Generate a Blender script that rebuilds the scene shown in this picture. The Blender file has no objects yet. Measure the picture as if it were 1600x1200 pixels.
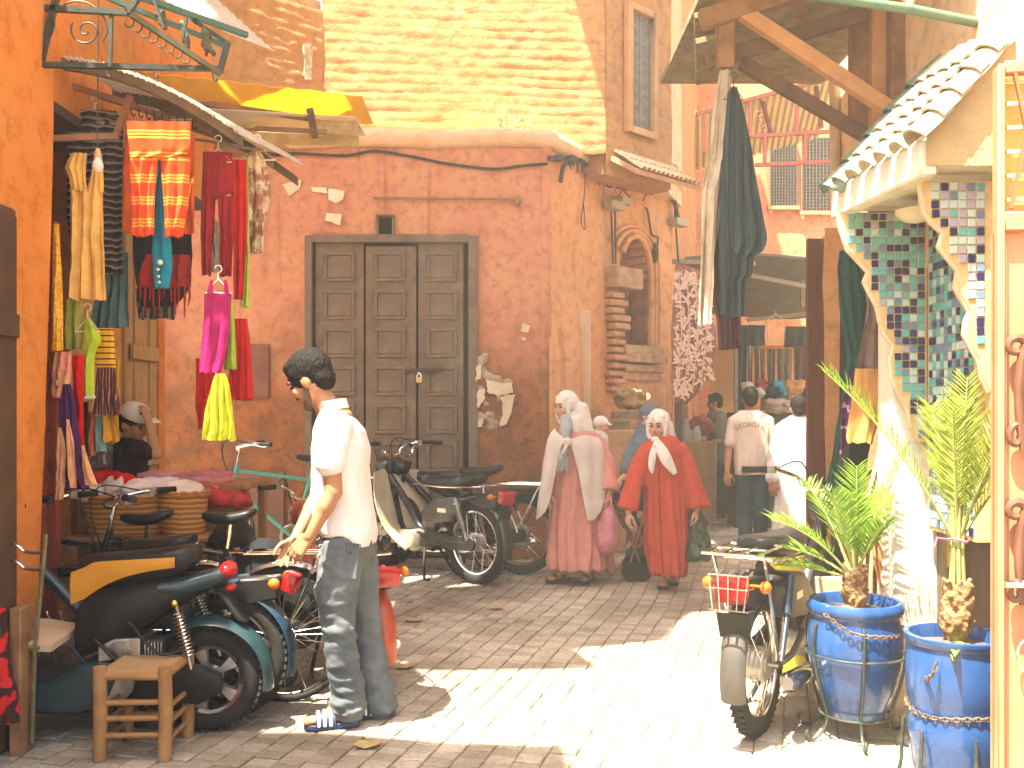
import bpy, bmesh, math, random
import numpy as np
from mathutils import Vector, Matrix, noise
random.seed(7)
SC = bpy.context.scene
COL = SC.collection
PI = math.pi
# ------------------------------------------------------------------ camera
FPX = 1500.0          # focal length in pixels of the 1600 px wide photograph
EYE = 1.44
HOR = 642.0
cam_d = bpy.data.cameras.new('camera')
cam_d.sensor_width = 36.0
cam_d.lens = 36.0 * FPX / 1600.0
cam_d.shift_y = (HOR - 600.0) / 1600.0
cam_d.clip_start = 0.05
cam_d.clip_end = 500.0
cam = bpy.data.objects.new('camera', cam_d)
COL.objects.link(cam)
cam.location = (0, 0, EYE)
cam.rotation_euler = (PI / 2, 0, 0)
SC.camera = cam
# ------------------------------------------------------------------ light
SUN_DIR = Vector((0.26, 0.25, -0.933)).normalized()   # the way the light travels
SUN_EL = math.asin(-SUN_DIR.z)
world = bpy.data.worlds.new('World')
SC.world = world
world.use_nodes = True
wn = world.node_tree
wn.nodes.clear()
w_out = wn.nodes.new('ShaderNodeOutputWorld')
w_bg = wn.nodes.new('ShaderNodeBackground')
w_sky = wn.nodes.new('ShaderNodeTexSky')
w_sky.sky_type = 'NISHITA'
w_sky.sun_disc = False
w_sky.sun_elevation = SUN_EL
w_sky.sun_rotation = math.atan2(-SUN_DIR.x, -SUN_DIR.y)
w_sky.air_density = 0.7
w_sky.dust_density = 6.0
w_sky.ozone_density = 0.3
w_bg.inputs['Strength'].default_value = 0.09
wn.links.new(w_sky.outputs[0], w_bg.inputs['Color'])
wn.links.new(w_bg.outputs[0], w_out.inputs['Surface'])
sun_d = bpy.data.lights.new('sun', 'SUN')
sun_d.energy = 5.0
sun_d.angle = math.radians(0.6)
sun_d.color = (1.0, 0.90, 0.72)
sun = bpy.data.objects.new('sun', sun_d)
COL.objects.link(sun)
sun.rotation_euler = SUN_DIR.to_track_quat('-Z', 'Y').to_euler()
sun.location = (-3, -2, 9)
SC.view_settings.view_transform = 'Standard'
SC.view_settings.look = 'None'
SC.view_settings.exposure = 2.75
SC.view_settings.gamma = 1.0
SC.render.engine = 'CYCLES'
SC.cycles.use_denoising = True
SC.cycles.max_bounces = 7
SC.cycles.diffuse_bounces = 5
SC.cycles.glossy_bounces = 3
SC.cycles.transmission_bounces = 4
SC.cycles.volume_bounces = 0
SC.cycles.sample_clamp_indirect = 6.0
SC.cycles.caustics_reflective = False
SC.cycles.caustics_refractive = False
def at(px, py, Y):
 """the point seen at photo pixel (px, py) when it stands Y metres away"""
 return Vector(((px - 800.0) / FPX * Y, Y, EYE + (HOR - py) * Y / FPX))
def gnd(px, py):
 Y = EYE * FPX / (py - HOR)
 return Vector(((px - 800.0) / FPX * Y, Y, 0.0))
# ------------------------------------------------------------------ naming
ORG = {}
def tag(o, label=None, cat=None, group=None, kind=None):
 if label: o['label'] = label
 if cat: o['category'] = cat
 if group: o['group'] = group
 if kind: o['kind'] = kind
 return o
def thing(name, label, cat, loc=(0, 0, 0), rz=0.0, local=False, group=None, scale=1.0):
 o = bpy.data.objects.new(name, None)
 o.empty_display_size = 0.1
 COL.objects.link(o)
 o.location = loc
 o.rotation_euler = (0, 0, rz)
 o.scale = (scale,) * 3
 ORG[o.name] = Vector((0, 0, 0)) if local else Vector(loc)
 return tag(o, label, cat, group)
def link_mesh(name, me, m=None, parent=None):
 o = bpy.data.objects.new(name, me)
 COL.objects.link(o)
 if m is not None:
  me.materials.clear()
  me.materials.append(m)
 if parent is not None:
  o.parent = parent
  ORG[o.name] = ORG.get(parent.name, Vector((0, 0, 0)))
 else:
  ORG[o.name] = Vector((0, 0, 0))
 return o
# ------------------------------------------------------------------ mesh builder
class MB:
 def __init__(self):
  self.v = []
  self.f = []
 def add(self, vs, fs):
  n = len(self.v)
  self.v.extend([Vector(p) for p in vs])
  self.f.extend([tuple(i + n for i in q) for q in fs])
  return self
 def box(self, a, b):
  x0, y0, z0 = a
  x1, y1, z1 = b
  return self.add([(x0, y0, z0), (x1, y0, z0), (x1, y1, z0), (x0, y1, z0),
      (x0, y0, z1), (x1, y0, z1), (x1, y1, z1), (x0, y1, z1)],
      [(0, 3, 2, 1), (4, 5, 6, 7), (0, 1, 5, 4), (1, 2, 6, 5), (2, 3, 7, 6), (3, 0, 4, 7)])
 def obox(self, c, ax, ay, az):
  """box from a centre and three half-axis vectors"""
  c, ax, ay, az = Vector(c), Vector(ax), Vector(ay), Vector(az)
  vs = [c + sx * ax + sy * ay + sz * az for sz in (-1, 1) for sx, sy in ((-1, -1), (1, -1), (1, 1), (-1, 1))]
  return self.add(vs, [(0, 3, 2, 1), (4, 5, 6, 7), (0, 1, 5, 4), (1, 2, 6, 5), (2, 3, 7, 6), (3, 0, 4, 7)])
 def beam(self, a, b, w, h, up=(0, 0, 1)):
  a, b = Vector(a), Vector(b)
  d = (b - a)
  L = d.length
  d.normalize()
  s = d.cross(Vector(up))
  if s.length < 1e-4:
   s = d.cross(Vector((0, 1, 0)))
  s.normalize()
  u = s.cross(d)
  return self.obox((a + b) / 2, d * L / 2, s * w / 2, u * h / 2)
 def tube(self, path, r, seg=8, closed=False, cap=True):
  path = [Vector(p) for p in path]
  n = len(path)
  rs = r if isinstance(r, (list, tuple)) else [r] * n
  vs, fs = [], []
  t0 = (path[1] - path[0]).normalized()
  ref = Vector((0, 0, 1)) if abs(t0.z) < 0.9 else Vector((1, 0, 0))
  u = t0.cross(ref).normalized()
  for i, p in enumerate(path):
   if closed:
    t = path[(i + 1) % n] - path[i - 1]
   else:
    t = path[min(i + 1, n - 1)] - path[max(i - 1, 0)]
   if t.length < 1e-9:
    t = t0
   t = t.normalized()
   u = (u - t * u.dot(t))
   if u.length < 1e-6:
    u = t.orthogonal()
   u.normalize()
   w = t.cross(u)
   for k in range(seg):
    a = 2 * PI * k / seg
    vs.append(p + rs[i] * (math.cos(a) * u + math.sin(a) * w))
  m = n if closed else n - 1
  for i in range(m):
   for k in range(seg):
    a, b = i * seg + k, i * seg + (k + 1) % seg
    c, d = ((i + 1) % n) * seg + (k + 1) % seg, ((i + 1) % n) * seg + k
    fs.append((a, b, c, d))
  if cap and not closed:
   fs.append(tuple(range(seg - 1, -1, -1)))
   fs.append(tuple((n - 1) * seg + k for k in range(seg)))
  return self.add(vs, fs)
 def lathe(self, prof, seg=24, origin=(0, 0, 0), axis='z', a0=0.0, a1=2 * PI):
  """prof: list of (radius, height)"""
  full = abs(a1 - a0 - 2 * PI) < 1e-6
  cols = seg if full else seg + 1
  vs, fs = [], []
  o = Vector(origin)
  for (r, h) in prof:
   for k in range(cols):
    a = a0 + (a1 - a0) * k / seg
    c, s = math.cos(a) * r, math.sin(a) * r
    if axis == 'z': p = (c, s, h)
    elif axis == 'y': p = (c, h, s)
    else: p = (h, c, s)
    vs.append(o + Vector(p))
  for i in range(len(prof) - 1):
   for k in range(seg):
    a, b = i * cols + k, i * cols + (k + 1) % cols
    c, d = (i + 1) * cols + (k + 1) % cols, (i + 1) * cols + k
    fs.append((a, b, c, d))
  return self.add(vs, fs)
 def ellipsoid(self, c, r, seg=14, rings=8, rot=None):
  c = Vector(c)
  vs, fs = [], []
  for i in range(rings + 1):
   th = PI * i / rings
   for k in range(seg):
    a = 2 * PI * k / seg
    p = Vector((r[0] * math.sin(th) * math.cos(a), r[1] * math.sin(th) * math.sin(a), r[2] * math.cos(th)))
    if rot is not None:
     p = rot @ p
    vs.append(c + p)
  for i in range(rings):
   for k in range(seg):
    fs.append((i * seg + k, (i + 1) * seg + k, (i + 1) * seg + (k + 1) % seg, i * seg + (k + 1) % seg))
  return self.add(vs, fs)
 def capsule(self, p0, r0, p1, r1, seg=12):
  p0, p1 = Vector(p0), Vector(p1)
  d = p1 - p0
  if d.length < 1e-6:
   return self.ellipsoid(p0, (r0,) * 3)
  t = d.normalized()
  path, rs = [], []
  for k in range(0, 4):
   a = PI / 2 * (1 - k / 4.0)
   path.append(p0 - t * r0 * math.sin(a)); rs.append(max(r0 * math.cos(a), r0 * 0.02))
  for k in range(0, 5):
   a = PI / 2 * k / 4.0
   path.append(p1 + t * r1 * math.sin(a)); rs.append(max(r1 * math.cos(a), r1 * 0.02))
  return self.tube(path, rs, seg)
 def chain(self, pts, seg=12):
  """pts: list of (point, radius)"""
  for (a, ra), (b, rb) in zip(pts[:-1], pts[1:]):
   self.capsule(a, ra, b, rb, seg)
  return self
 def loft(self, rings, cap=True):
  n = len(rings[0])
  vs = [p for r in rings for p in r]
  fs = []
  for i in range(len(rings) - 1):
   for k in range(n):
    fs.append((i * n + k, i * n + (k + 1) % n, (i + 1) * n + (k + 1) % n, (i + 1) * n + k))
  if cap:
   fs.append(tuple(range(n - 1, -1, -1)))
   fs.append(tuple((len(rings) - 1) * n + k for k in range(n)))
  return self.add(vs, fs)
 def grid(self, P, closed_u=False):
  """P[i][j] points"""
  nj = len(P[0])
  vs = [p for r in P for p in r]
  fs = [(i * nj + j, i * nj + j + 1, (i + 1) * nj + j + 1, (i + 1) * nj + j)
   for i in range(len(P) - 1) for j in range(nj - 1)]
  return self.add(vs, fs)
 def sheet(self, P, th):
  """a grid with a thickness th along the second side's normal, closed all round"""
  ni, nj = len(P), len(P[0])
  P = [[Vector(p) for p in r] for r in P]
  Q = []
  for i in range(ni):
   row = []
   for j in range(nj):
    du = P[min(i + 1, ni - 1)][j] - P[max(i - 1, 0)][j]
    dv = P[i][min(j + 1, nj - 1)] - P[i][max(j - 1, 0)]
    nrm = du.cross(dv)
    if nrm.length > 1e-12:
     nrm.normalize()
    row.append(P[i][j] + nrm * th)
   Q.append(row)
  n = ni * nj
  vs = [p for r in P for p in r] + [p for r in Q for p in r]
  I = lambda i, j: i * nj + j
  fs = []
  for i in range(ni - 1):
   for j in range(nj - 1):
    fs.append((I(i, j), I(i + 1, j), I(i + 1, j + 1), I(i, j + 1)))
    fs.append((n + I(i, j), n + I(i, j + 1), n + I(i + 1, j + 1), n + I(i + 1, j)))
  for i in range(ni - 1):
   fs.append((I(i, 0), n + I(i, 0), n + I(i + 1, 0), I(i + 1, 0)))
   fs.append((I(i, nj - 1), I(i + 1, nj - 1), n + I(i + 1, nj - 1), n + I(i, nj - 1)))
  for j in range(nj - 1):
   fs.append((I(0, j), I(0, j + 1), n + I(0, j + 1), n + I(0, j)))
   fs.append((I(ni - 1, j), n + I(ni - 1, j), n + I(ni - 1, j + 1), I(ni - 1, j + 1)))
  return self.add(vs, fs)
 def prism(self, prof, y0, y1, plane='xz'):
  """polygon prof in a plane, extruded along the third axis"""
  def P(a, b, h):
   return {'xz': (a, h, b), 'xy': (a, b, h), 'yz': (h, a, b)}[plane]
  n = len(prof)
  vs = [P(a, b, y0) for a, b in prof] + [P(a, b, y1) for a, b in prof]
  fs = [tuple(range(n)), tuple(range(2 * n - 1, n - 1, -1))]
  for k in range(n):
   fs.append((k, n + k, n + (k + 1) % n, (k + 1) % n))
  return self.add(vs, fs)
 def mesh(self, name, origin=(0, 0, 0), bevel=0.0, smooth=None, bsegs=1):
  me = bpy.data.meshes.new(name)
  o = Vector(origin)
  me.from_pydata([tuple(p - o) for p in self.v], [], self.f)
  bm = bmesh.new()
  bm.from_mesh(me)
  bmesh.ops.remove_doubles(bm, verts=bm.verts, dist=1e-6)
  bmesh.ops.recalc_face_normals(bm, faces=bm.faces)
  if bevel > 0:
   es = [e for e in bm.edges if len(e.link_faces) == 2 and e.calc_face_angle(0) > 0.5]
   bmesh.ops.bevel(bm, geom=es, offset=bevel, segments=bsegs, profile=0.6, affect='EDGES', clamp_overlap=True)
  if smooth is not None:
   lim = smooth
   for f in bm.faces: f.smooth = True
   for e in bm.edges:
    e.smooth = not (len(e.link_faces) == 2 and e.calc_face_angle(0) > lim)
  bm.to_mesh(me)
  bm.free()
  return me
 def build(self, name, m, parent=None, bevel=0.0, smooth=0.7, bsegs=1):
  org = ORG.get(parent.name, Vector((0, 0, 0))) if parent is not None else Vector((0, 0, 0))
  return link_mesh(name, self.mesh(name, org, bevel, smooth, bsegs), m, parent)
 def remesh(self, name, m, parent=None, voxel=0.012, smooth=4, disp=None):
  """union of the pieces as one continuous skin"""
  me = bpy.data.meshes.new('tmp')
  me.from_pydata([tuple(p) for p in self.v], [], self.f)
  t = bpy.data.objects.new('tmp', me)
  COL.objects.link(t)
  md = t.modifiers.new('r', 'REMESH')
  md.mode = 'VOXEL'
  md.voxel_size = voxel
  md.use_smooth_shade = True
  if smooth:
   ms = t.modifiers.new('s', 'SMOOTH')
   ms.factor = 0.5
   ms.iterations = smooth
  bpy.context.view_layer.update()
  dg = bpy.context.evaluated_depsgraph_get()
  out = bpy.data.meshes.new_from_object(t.evaluated_get(dg))
  bpy.data.objects.remove(t)
  bpy.data.meshes.remove(me)
  org = ORG.get(parent.name, Vector((0, 0, 0))) if parent is not None else Vector((0, 0, 0))
  if disp is not None:
   nv = [(v.co.copy(), v.normal.copy()) for v in out.vertices]
   for v, (c, nrm) in zip(out.vertices, nv):
    v.co = c + nrm * disp(c, nrm)
  for v in out.vertices:
   v.co = v.co - org
  out.name = name
  for p in out.polygons:
   p.use_smooth = True
  return link_mesh(name, out, m, parent)
def nz(p, s=1.0, o=0.0):
 return noise.noise(Vector((p[0] * s + o, p[1] * s + o * 0.7, p[2] * s - o)))
def smoothpath(pts, n=8, closed=False):
 """Catmull-Rom through the points"""
 P = [Vector(p) for p in pts]
 out = []
 m = len(P)
 rng = range(m) if closed else range(m - 1)
 for i in rng:
  if closed:
   a, b, c, d = P[i - 1], P[i], P[(i + 1) % m], P[(i + 2) % m]
  else:
   a, b, c, d = P[max(i - 1, 0)], P[i], P[i + 1], P[min(i + 2, m - 1)]
  for k in range(n):
   t = k / n
   out.append(0.5 * ((2 * b) + (c - a) * t + (2 * a - 5 * b + 4 * c - d) * t * t + (3 * b - a - 3 * c + d) * t ** 3))
 if not closed:
  out.append(P[-1])
 return out
# ------------------------------------------------------------------ materials
MATS = {}
def mat(name, c1, c2=None, scale=6.0, rough=0.8, metal=0.0, bump=0.0, bscale=60.0, detail=5.0,
  lo=0.35, hi=0.65, c3=None, trans=0.0, coat=0.0, spec=0.4, stretch=None, sheen=0.0, rvar=0.0, alpha=1.0):
 if name in MATS:
  return MATS[name]
 m = bpy.data.materials.new(name)
 m.use_nodes = True
 nt = m.node_tree
 N, L = nt.nodes, nt.links
 b = N['Principled BSDF']
 out = N['Material Output']
 b.inputs['Roughness'].default_value = rough
 b.inputs['Metallic'].default_value = metal
 b.inputs['Specular IOR Level'].default_value = spec
 b.inputs['Coat Weight'].default_value = coat
 b.inputs['Sheen Weight'].default_value = sheen
 b.inputs['Alpha'].default_value = alpha
 c1 = tuple(c1) + (1,)
 b.inputs['Base Color'].default_value = c1
 tc = N.new('ShaderNodeTexCoord')
 vec = tc.outputs['Object']
 if stretch:
  mp = N.new('ShaderNodeMapping')
  mp.inputs['Scale'].default_value = stretch
  L.new(vec, mp.inputs['Vector'])
  vec = mp.outputs['Vector']
 col = None
 if c2 is not None:
  no = N.new('ShaderNodeTexNoise')
  no.inputs['Scale'].default_value = scale
  no.inputs['Detail'].default_value = detail
  no.inputs['Roughness'].default_value = 0.62
  L.new(vec, no.inputs['Vector'])
  cr = N.new('ShaderNodeValToRGB')
  cr.color_ramp.elements[0].position = lo
  cr.color_ramp.elements[0].color = c1
  cr.color_ramp.elements[1].position = hi
  cr.color_ramp.elements[1].color = tuple(c2) + (1,)
  if c3 is not None:
   e = cr.color_ramp.elements.new(min(hi + 0.12, 0.99))
   e.color = tuple(c3) + (1,)
  L.new(no.outputs['Fac'], cr.inputs['Fac'])
  L.new(cr.outputs['Color'], b.inputs['Base Color'])
  col = cr.outputs['Color']
  if rvar:
   mr = N.new('ShaderNodeMapRange')
   mr.inputs['To Min'].default_value = max(0.02, rough - rvar)
   mr.inputs['To Max'].default_value = min(1.0, rough + rvar)
   L.new(no.outputs['Fac'], mr.inputs['Value'])
   L.new(mr.outputs[0], b.inputs['Roughness'])
 if bump > 0:
  nb = N.new('ShaderNodeTexNoise')
  nb.inputs['Scale'].default_value = bscale
  nb.inputs['Detail'].default_value = 5
  L.new(vec, nb.inputs['Vector'])
  bp = N.new('ShaderNodeBump')
  bp.inputs['Strength'].default_value = bump
  bp.inputs['Distance'].default_value = 0.01
  L.new(nb.outputs['Fac'], bp.inputs['Height'])
  L.new(bp.outputs['Normal'], b.inputs['Normal'])
 if trans > 0:
  tr = N.new('ShaderNodeBsdfTranslucent')
  tr.inputs['Color'].default_value = c1
  if col is not None:
   L.new(col, tr.inputs['Color'])
  mx = N.new('ShaderNodeMixShader')
  mx.inputs['Fac'].default_value = trans
  L.new(b.outputs[0], mx.inputs[1])
  L.new(tr.outputs[0], mx.inputs[2])
  L.new(mx.outputs[0], out.inputs['Surface'])
 MATS[name] = m
 return m
def stripes(name, axis, freq, stops, rough=0.9, bump=0.25, off=0.0, wob=0.0, trans=0.12):
 """repeating bands of cloth: stops = [(position, colour), ...] along one axis"""
 if name in MATS:
  return MATS[name]
 m = bpy.data.materials.new(name)
 m.use_nodes = True
 N, L = m.node_tree.nodes, m.node_tree.links
 b = N['Principled BSDF']
 b.inputs['Roughness'].default_value = rough
 b.inputs['Specular IOR Level'].default_value = 0.15
 tc = N.new('ShaderNodeTexCoord')
 sp = N.new('ShaderNodeSeparateXYZ')
 L.new(tc.outputs['Object'], sp.inputs[0])
 src = sp.outputs['XYZ'.index(axis)]
 if wob:
  no = N.new('ShaderNodeTexNoise')
  no.inputs['Scale'].default_value = 7
  L.new(tc.outputs['Object'], no.inputs['Vector'])
  ma = N.new('ShaderNodeMath'); ma.operation = 'MULTIPLY_ADD'
  ma.inputs[1].default_value = wob
  L.new(no.outputs['Fac'], ma.inputs[0])
  L.new(src, ma.inputs[2])
  src = ma.outputs[0]
 mu = N.new('ShaderNodeMath'); mu.operation = 'MULTIPLY_ADD'
 mu.inputs[1].default_value = freq
 mu.inputs[2].default_value = off
 L.new(src, mu.inputs[0])
 fr = N.new('ShaderNodeMath'); fr.operation = 'FRACT'
 L.new(mu.outputs[0], fr.inputs[0])
 cr = N.new('ShaderNodeValToRGB')
 cr.color_ramp.interpolation = 'CONSTANT'
 els = cr.color_ramp.elements
 els[0].position, els[0].color = stops[0][0], tuple(stops[0][1]) + (1,)
 els[1].position, els[1].color = stops[1][0], tuple(stops[1][1]) + (1,)
 for p, c in stops[2:]:
  e = els.new(p); e.color = tuple(c) + (1,)
 L.new(fr.outputs[0], cr.inputs['Fac'])
 L.new(cr.outputs['Color'], b.inputs['Base Color'])
 if bump:
  nb = N.new('ShaderNodeTexNoise'); nb.inputs['Scale'].default_value = 220
  L.new(tc.outputs['Object'], nb.inputs['Vector'])
  bp = N.new('ShaderNodeBump'); bp.inputs['Strength'].default_value = bump; bp.inputs['Distance'].default_value = 0.004
  L.new(nb.outputs['Fac'], bp.inputs['Height'])
  L.new(bp.outputs['Normal'], b.inputs['Normal'])
 if trans:
  tr = N.new('ShaderNodeBsdfTranslucent')
  L.new(cr.outputs['Color'], tr.inputs['Color'])
  mx = N.new('ShaderNodeMixShader'); mx.inputs['Fac'].default_value = trans
  L.new(b.outputs[0], mx.inputs[1]); L.new(tr.outputs[0], mx.inputs[2])
  L.new(mx.outputs[0], N['Material Output'].inputs['Surface'])
 MATS[name] = m
 return m
def cloth(name, c, k=0.72, trans=0.18, scale=14.0, rough=0.92):
 d = tuple(x * k for x in c)
 return mat(name, d, c, scale=scale, rough=rough, bump=0.25, bscale=160, trans=trans, spec=0.12, lo=0.3, hi=0.6)
# common materials
def metal(name, c, rough=0.3, c2=None):
 return mat(name, c, c2 or tuple(x * 0.55 for x in c), scale=18, rough=rough, metal=1.0, rvar=0.12, lo=0.4, hi=0.75)
CHROME = metal('chrome', (0.75, 0.74, 0.70), 0.16, (0.45, 0.42, 0.36))
STEEL = metal('dull_steel', (0.42, 0.40, 0.36), 0.42, (0.22, 0.17, 0.12))
ALLOY = metal('cast_alloy', (0.50, 0.48, 0.44), 0.5, (0.28, 0.25, 0.2))
RUBBER = mat('tyre_rubber', (0.009, 0.009, 0.008), (0.03, 0.025, 0.02), scale=12, rough=0.85, bump=0.3, bscale=90, lo=0.45, hi=0.8)
BLKPL = mat('black_plastic', (0.007, 0.008, 0.008), (0.017, 0.016, 0.015), scale=10, rough=0.42, rvar=0.15, spec=0.25)
LEATHER = mat('black_vinyl', (0.006, 0.0065, 0.007), (0.013, 0.013, 0.013), scale=9, rough=0.36, spec=0.3, bump=0.15, bscale=140, rvar=0.1)
BLKPAINT = mat('black_paint', (0.006, 0.008, 0.009), (0.014, 0.015, 0.015), scale=6, rough=0.3, coat=0.3, rvar=0.15)
BLUPAINT = mat('dark_blue_paint', (0.012, 0.035, 0.06), (0.03, 0.055, 0.075), scale=5, rough=0.3, coat=0.4, rvar=0.15)
TEALPAINT = mat('dark_teal_paint', (0.010, 0.034, 0.040), (0.02, 0.048, 0.052), scale=4, rough=0.33, coat=0.35, rvar=0.12)
GREENBIKE = mat('turquoise_paint', (0.03, 0.26, 0.22), (0.06, 0.32, 0.27), scale=9, rough=0.35, coat=0.3)
REDPAINT = mat('red_orange_paint', (0.45, 0.07, 0.02), (0.32, 0.05, 0.02), scale=9, rough=0.35, coat=0.3)
CREAMPL = mat('cream_plastic', (0.62, 0.52, 0.34), (0.48, 0.40, 0.27), scale=6, rough=0.4, coat=0.2)
REDLENS = mat('red_lens', (0.55, 0.01, 0.02), (0.42, 0.01, 0.01), scale=30, rough=0.15, coat=0.6, trans=0.25)
AMBLENS = mat('amber_lens', (0.75, 0.20, 0.01), (0.6, 0.15, 0.01), scale=30, rough=0.15, coat=0.6, trans=0.25)
GLASSY = mat('lamp_glass', (0.55, 0.56, 0.52), (0.40, 0.42, 0.40), scale=20, rough=0.08, coat=0.8)
IRON = mat('painted_iron_black', (0.018, 0.030, 0.024), (0.07, 0.06, 0.035), scale=22, rough=0.55, lo=0.45, hi=0.75, bump=0.2)
REDIRON = mat('red_brown_iron', (0.20, 0.035, 0.02), (0.12, 0.03, 0.02), scale=20, rough=0.55, bump=0.15)
WOOD = mat('old_brown_wood', (0.20, 0.095, 0.035), (0.34, 0.17, 0.065), scale=5, rough=0.75, bump=0.4, bscale=30, stretch=(6, 6, 1))
WOODH = mat('weathered_beam_wood', (0.17, 0.085, 0.035), (0.30, 0.16, 0.07), scale=7, rough=0.8, bump=0.5, bscale=40)
PLANK = mat('grey_plank_wood', (0.16, 0.12, 0.06), (0.28, 0.22, 0.12), scale=9, rough=0.85, bump=0.5, bscale=45)
SKIN = mat('skin_tan', (0.33, 0.155, 0.075), (0.40, 0.20, 0.105), scale=14, rough=0.55, spec=0.35, bump=0.05, bscale=200)
SKIN2 = mat('skin_fair', (0.50, 0.27, 0.16), (0.58, 0.33, 0.21), scale=14, rough=0.55, spec=0.35)
HAIR = mat('black_hair', (0.004, 0.0035, 0.003), (0.012, 0.009, 0.007), scale=60, rough=0.7, spec=0.15, bump=0.8, bscale=130, stretch=(1, 1, 0.4))
DARKEYE = mat('dark_eye', (0.01, 0.008, 0.006), rough=0.2)
LIPS = mat('lips', (0.34, 0.12, 0.09), rough=0.5)
# ================================================================== SETTING
def plaster(name, a, b, low_a, low_b, zline, soft=0.5, chips=(0.75, 0.62, 0.42), chip_t=0.74, streak=0.5, bump=0.35, grime=(0.16, 0.07, 0.03)):
 """old painted plaster: two paint tones, a damp dirty foot with its own ragged line, chips and runs"""
 m = bpy.data.materials.new(name)
 m.use_nodes = True
 N, L = m.node_tree.nodes, m.node_tree.links
 bs = N['Principled BSDF']
 bs.inputs['Roughness'].default_value = 0.9
 bs.inputs['Specular IOR Level'].default_value = 0.15
 tc = N.new('ShaderNodeTexCoord')
 P = tc.outputs['Object']
 def no(scale, detail=6, rough=0.6, vec=P):
  n = N.new('ShaderNodeTexNoise')
  n.inputs['Scale'].default_value = scale
  n.inputs['Detail'].default_value = detail
  n.inputs['Roughness'].default_value = rough
  L.new(vec, n.inputs['Vector'])
  return n.outputs['Fac']
 def ramp(f, p0, p1):
  r = N.new('ShaderNodeMapRange')
  r.interpolation_type = 'SMOOTHSTEP'
  r.inputs['From Min'].default_value = p0
  r.inputs['From Max'].default_value = p1
  L.new(f, r.inputs['Value'])
  return r.outputs[0]
 def mix(f, c0, c1):
  x = N.new('ShaderNodeMix')
  x.data_type = 'RGBA'
  L.new(f, x.inputs['Factor'])
  for c, k in ((c0, 'A'), (c1, 'B')):
   s = [i for i in x.inputs if i.name == k and i.type == 'RGBA'][0]
   if isinstance(c, tuple): s.default_value = c + (1,)
   else: L.new(c, s)
  return [o for o in x.outputs if o.type == 'RGBA'][0]
 top = mix(ramp(no(1.3), 0.35, 0.65), a, b)
 fine = mix(ramp(no(9.0, 8, 0.7), 0.45, 0.7), top, tuple(x * 0.72 for x in a))
 low = mix(ramp(no(3.2, 7), 0.38, 0.62), low_a, low_b)
 low = mix(ramp(no(11.0, 8, 0.72), 0.48, 0.66), low, grime)
 sp = N.new('ShaderNodeSeparateXYZ')
 L.new(P, sp.inputs[0])
 nn = no(1.7, 6, 0.65)
 ad = N.new('ShaderNodeMath'); ad.operation = 'MULTIPLY_ADD'
 ad.inputs[1].default_value = 2.2
 L.new(nn, ad.inputs[0]); L.new(sp.outputs['Z'], ad.inputs[2])
 colr = mix(ramp(ad.outputs[0], zline + 1.1 + soft, zline + 1.1 - soft), fine, low)
 # runs down the wall
 mp = N.new('ShaderNodeMapping')
 mp.inputs['Scale'].default_value = (7, 7, 0.5)
 L.new(P, mp.inputs['Vector'])
 run = ramp(no(1.0, 4, 0.6, mp.outputs[0]), 0.56, 0.75)
 ms = N.new('ShaderNodeMath'); ms.operation = 'MULTIPLY'; ms.inputs[1].default_value = streak
 L.new(run, ms.inputs[0])
 colr = mix(ms.outputs[0], colr, tuple(x * 0.6 + 0.02 for x in low_a))
 colr = mix(ramp(no(4.3, 9, 0.72), chip_t, chip_t + 0.015), colr, chips)
 L.new(colr, bs.inputs['Base Color'])
 bp = N.new('ShaderNodeBump')
 bp.inputs['Strength'].default_value = bump
 bp.inputs['Distance'].default_value = 0.03
 L.new(no(14, 8, 0.7), bp.inputs['Height'])
 L.new(bp.outputs['Normal'], bs.inputs['Normal'])
 MATS[name] = m
 return m
PINK = plaster('pink_plaster', (0.59, 0.245, 0.145), (0.63, 0.31, 0.16), (0.36, 0.125, 0.035), (0.20, 0.09, 0.04), 2.0, soft=0.6, bump=0.7, chip_t=0.70)
ORANGE = plaster('orange_plaster', (0.66, 0.31, 0.12), (0.66, 0.36, 0.17), (0.42, 0.20, 0.08), (0.34, 0.18, 0.08), 1.3, soft=0.7, chip_t=0.8)
LEFTW = plaster('deep_orange_plaster', (0.62, 0.21, 0.035), (0.58, 0.24, 0.06), (0.48, 0.15, 0.03), (0.30, 0.10, 0.03), 0.5, soft=0.6, chip_t=0.82, streak=0.4)
YELLOW = plaster('straw_earth_wall', (0.44, 0.225, 0.085), (0.47, 0.265, 0.115), (0.41, 0.20, 0.075), (0.38, 0.185, 0.07), 0.0, chip_t=0.85, streak=0.3, bump=0.6, grime=(0.27, 0.13, 0.05))
PALE = plaster('pale_plaster', (0.74, 0.52, 0.30), (0.76, 0.58, 0.38), (0.6, 0.36, 0.18), (0.5, 0.3, 0.15), 1.0, chip_t=0.85, streak=0.25)
FARORANGE = plaster('far_orange_plaster', (0.62, 0.26, 0.12), (0.66, 0.32, 0.16), (0.45, 0.2, 0.09), (0.4, 0.18, 0.08), 1.0, chip_t=0.85)
WHITEW = plaster('whitewash', (0.78, 0.72, 0.60), (0.74, 0.66, 0.52), (0.55, 0.46, 0.34), (0.45, 0.36, 0.25), 0.2, chip_t=0.8, chips=(0.45, 0.32, 0.2), grime=(0.35, 0.25, 0.16))
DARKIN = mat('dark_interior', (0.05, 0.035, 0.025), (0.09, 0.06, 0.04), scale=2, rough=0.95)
DOORP = mat('door_brown_paint', (0.135, 0.094, 0.058), (0.195, 0.14, 0.088), scale=5, rough=0.72, bump=0.45, bscale=45, c3=(0.24, 0.17, 0.11), hi=0.62)
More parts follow.
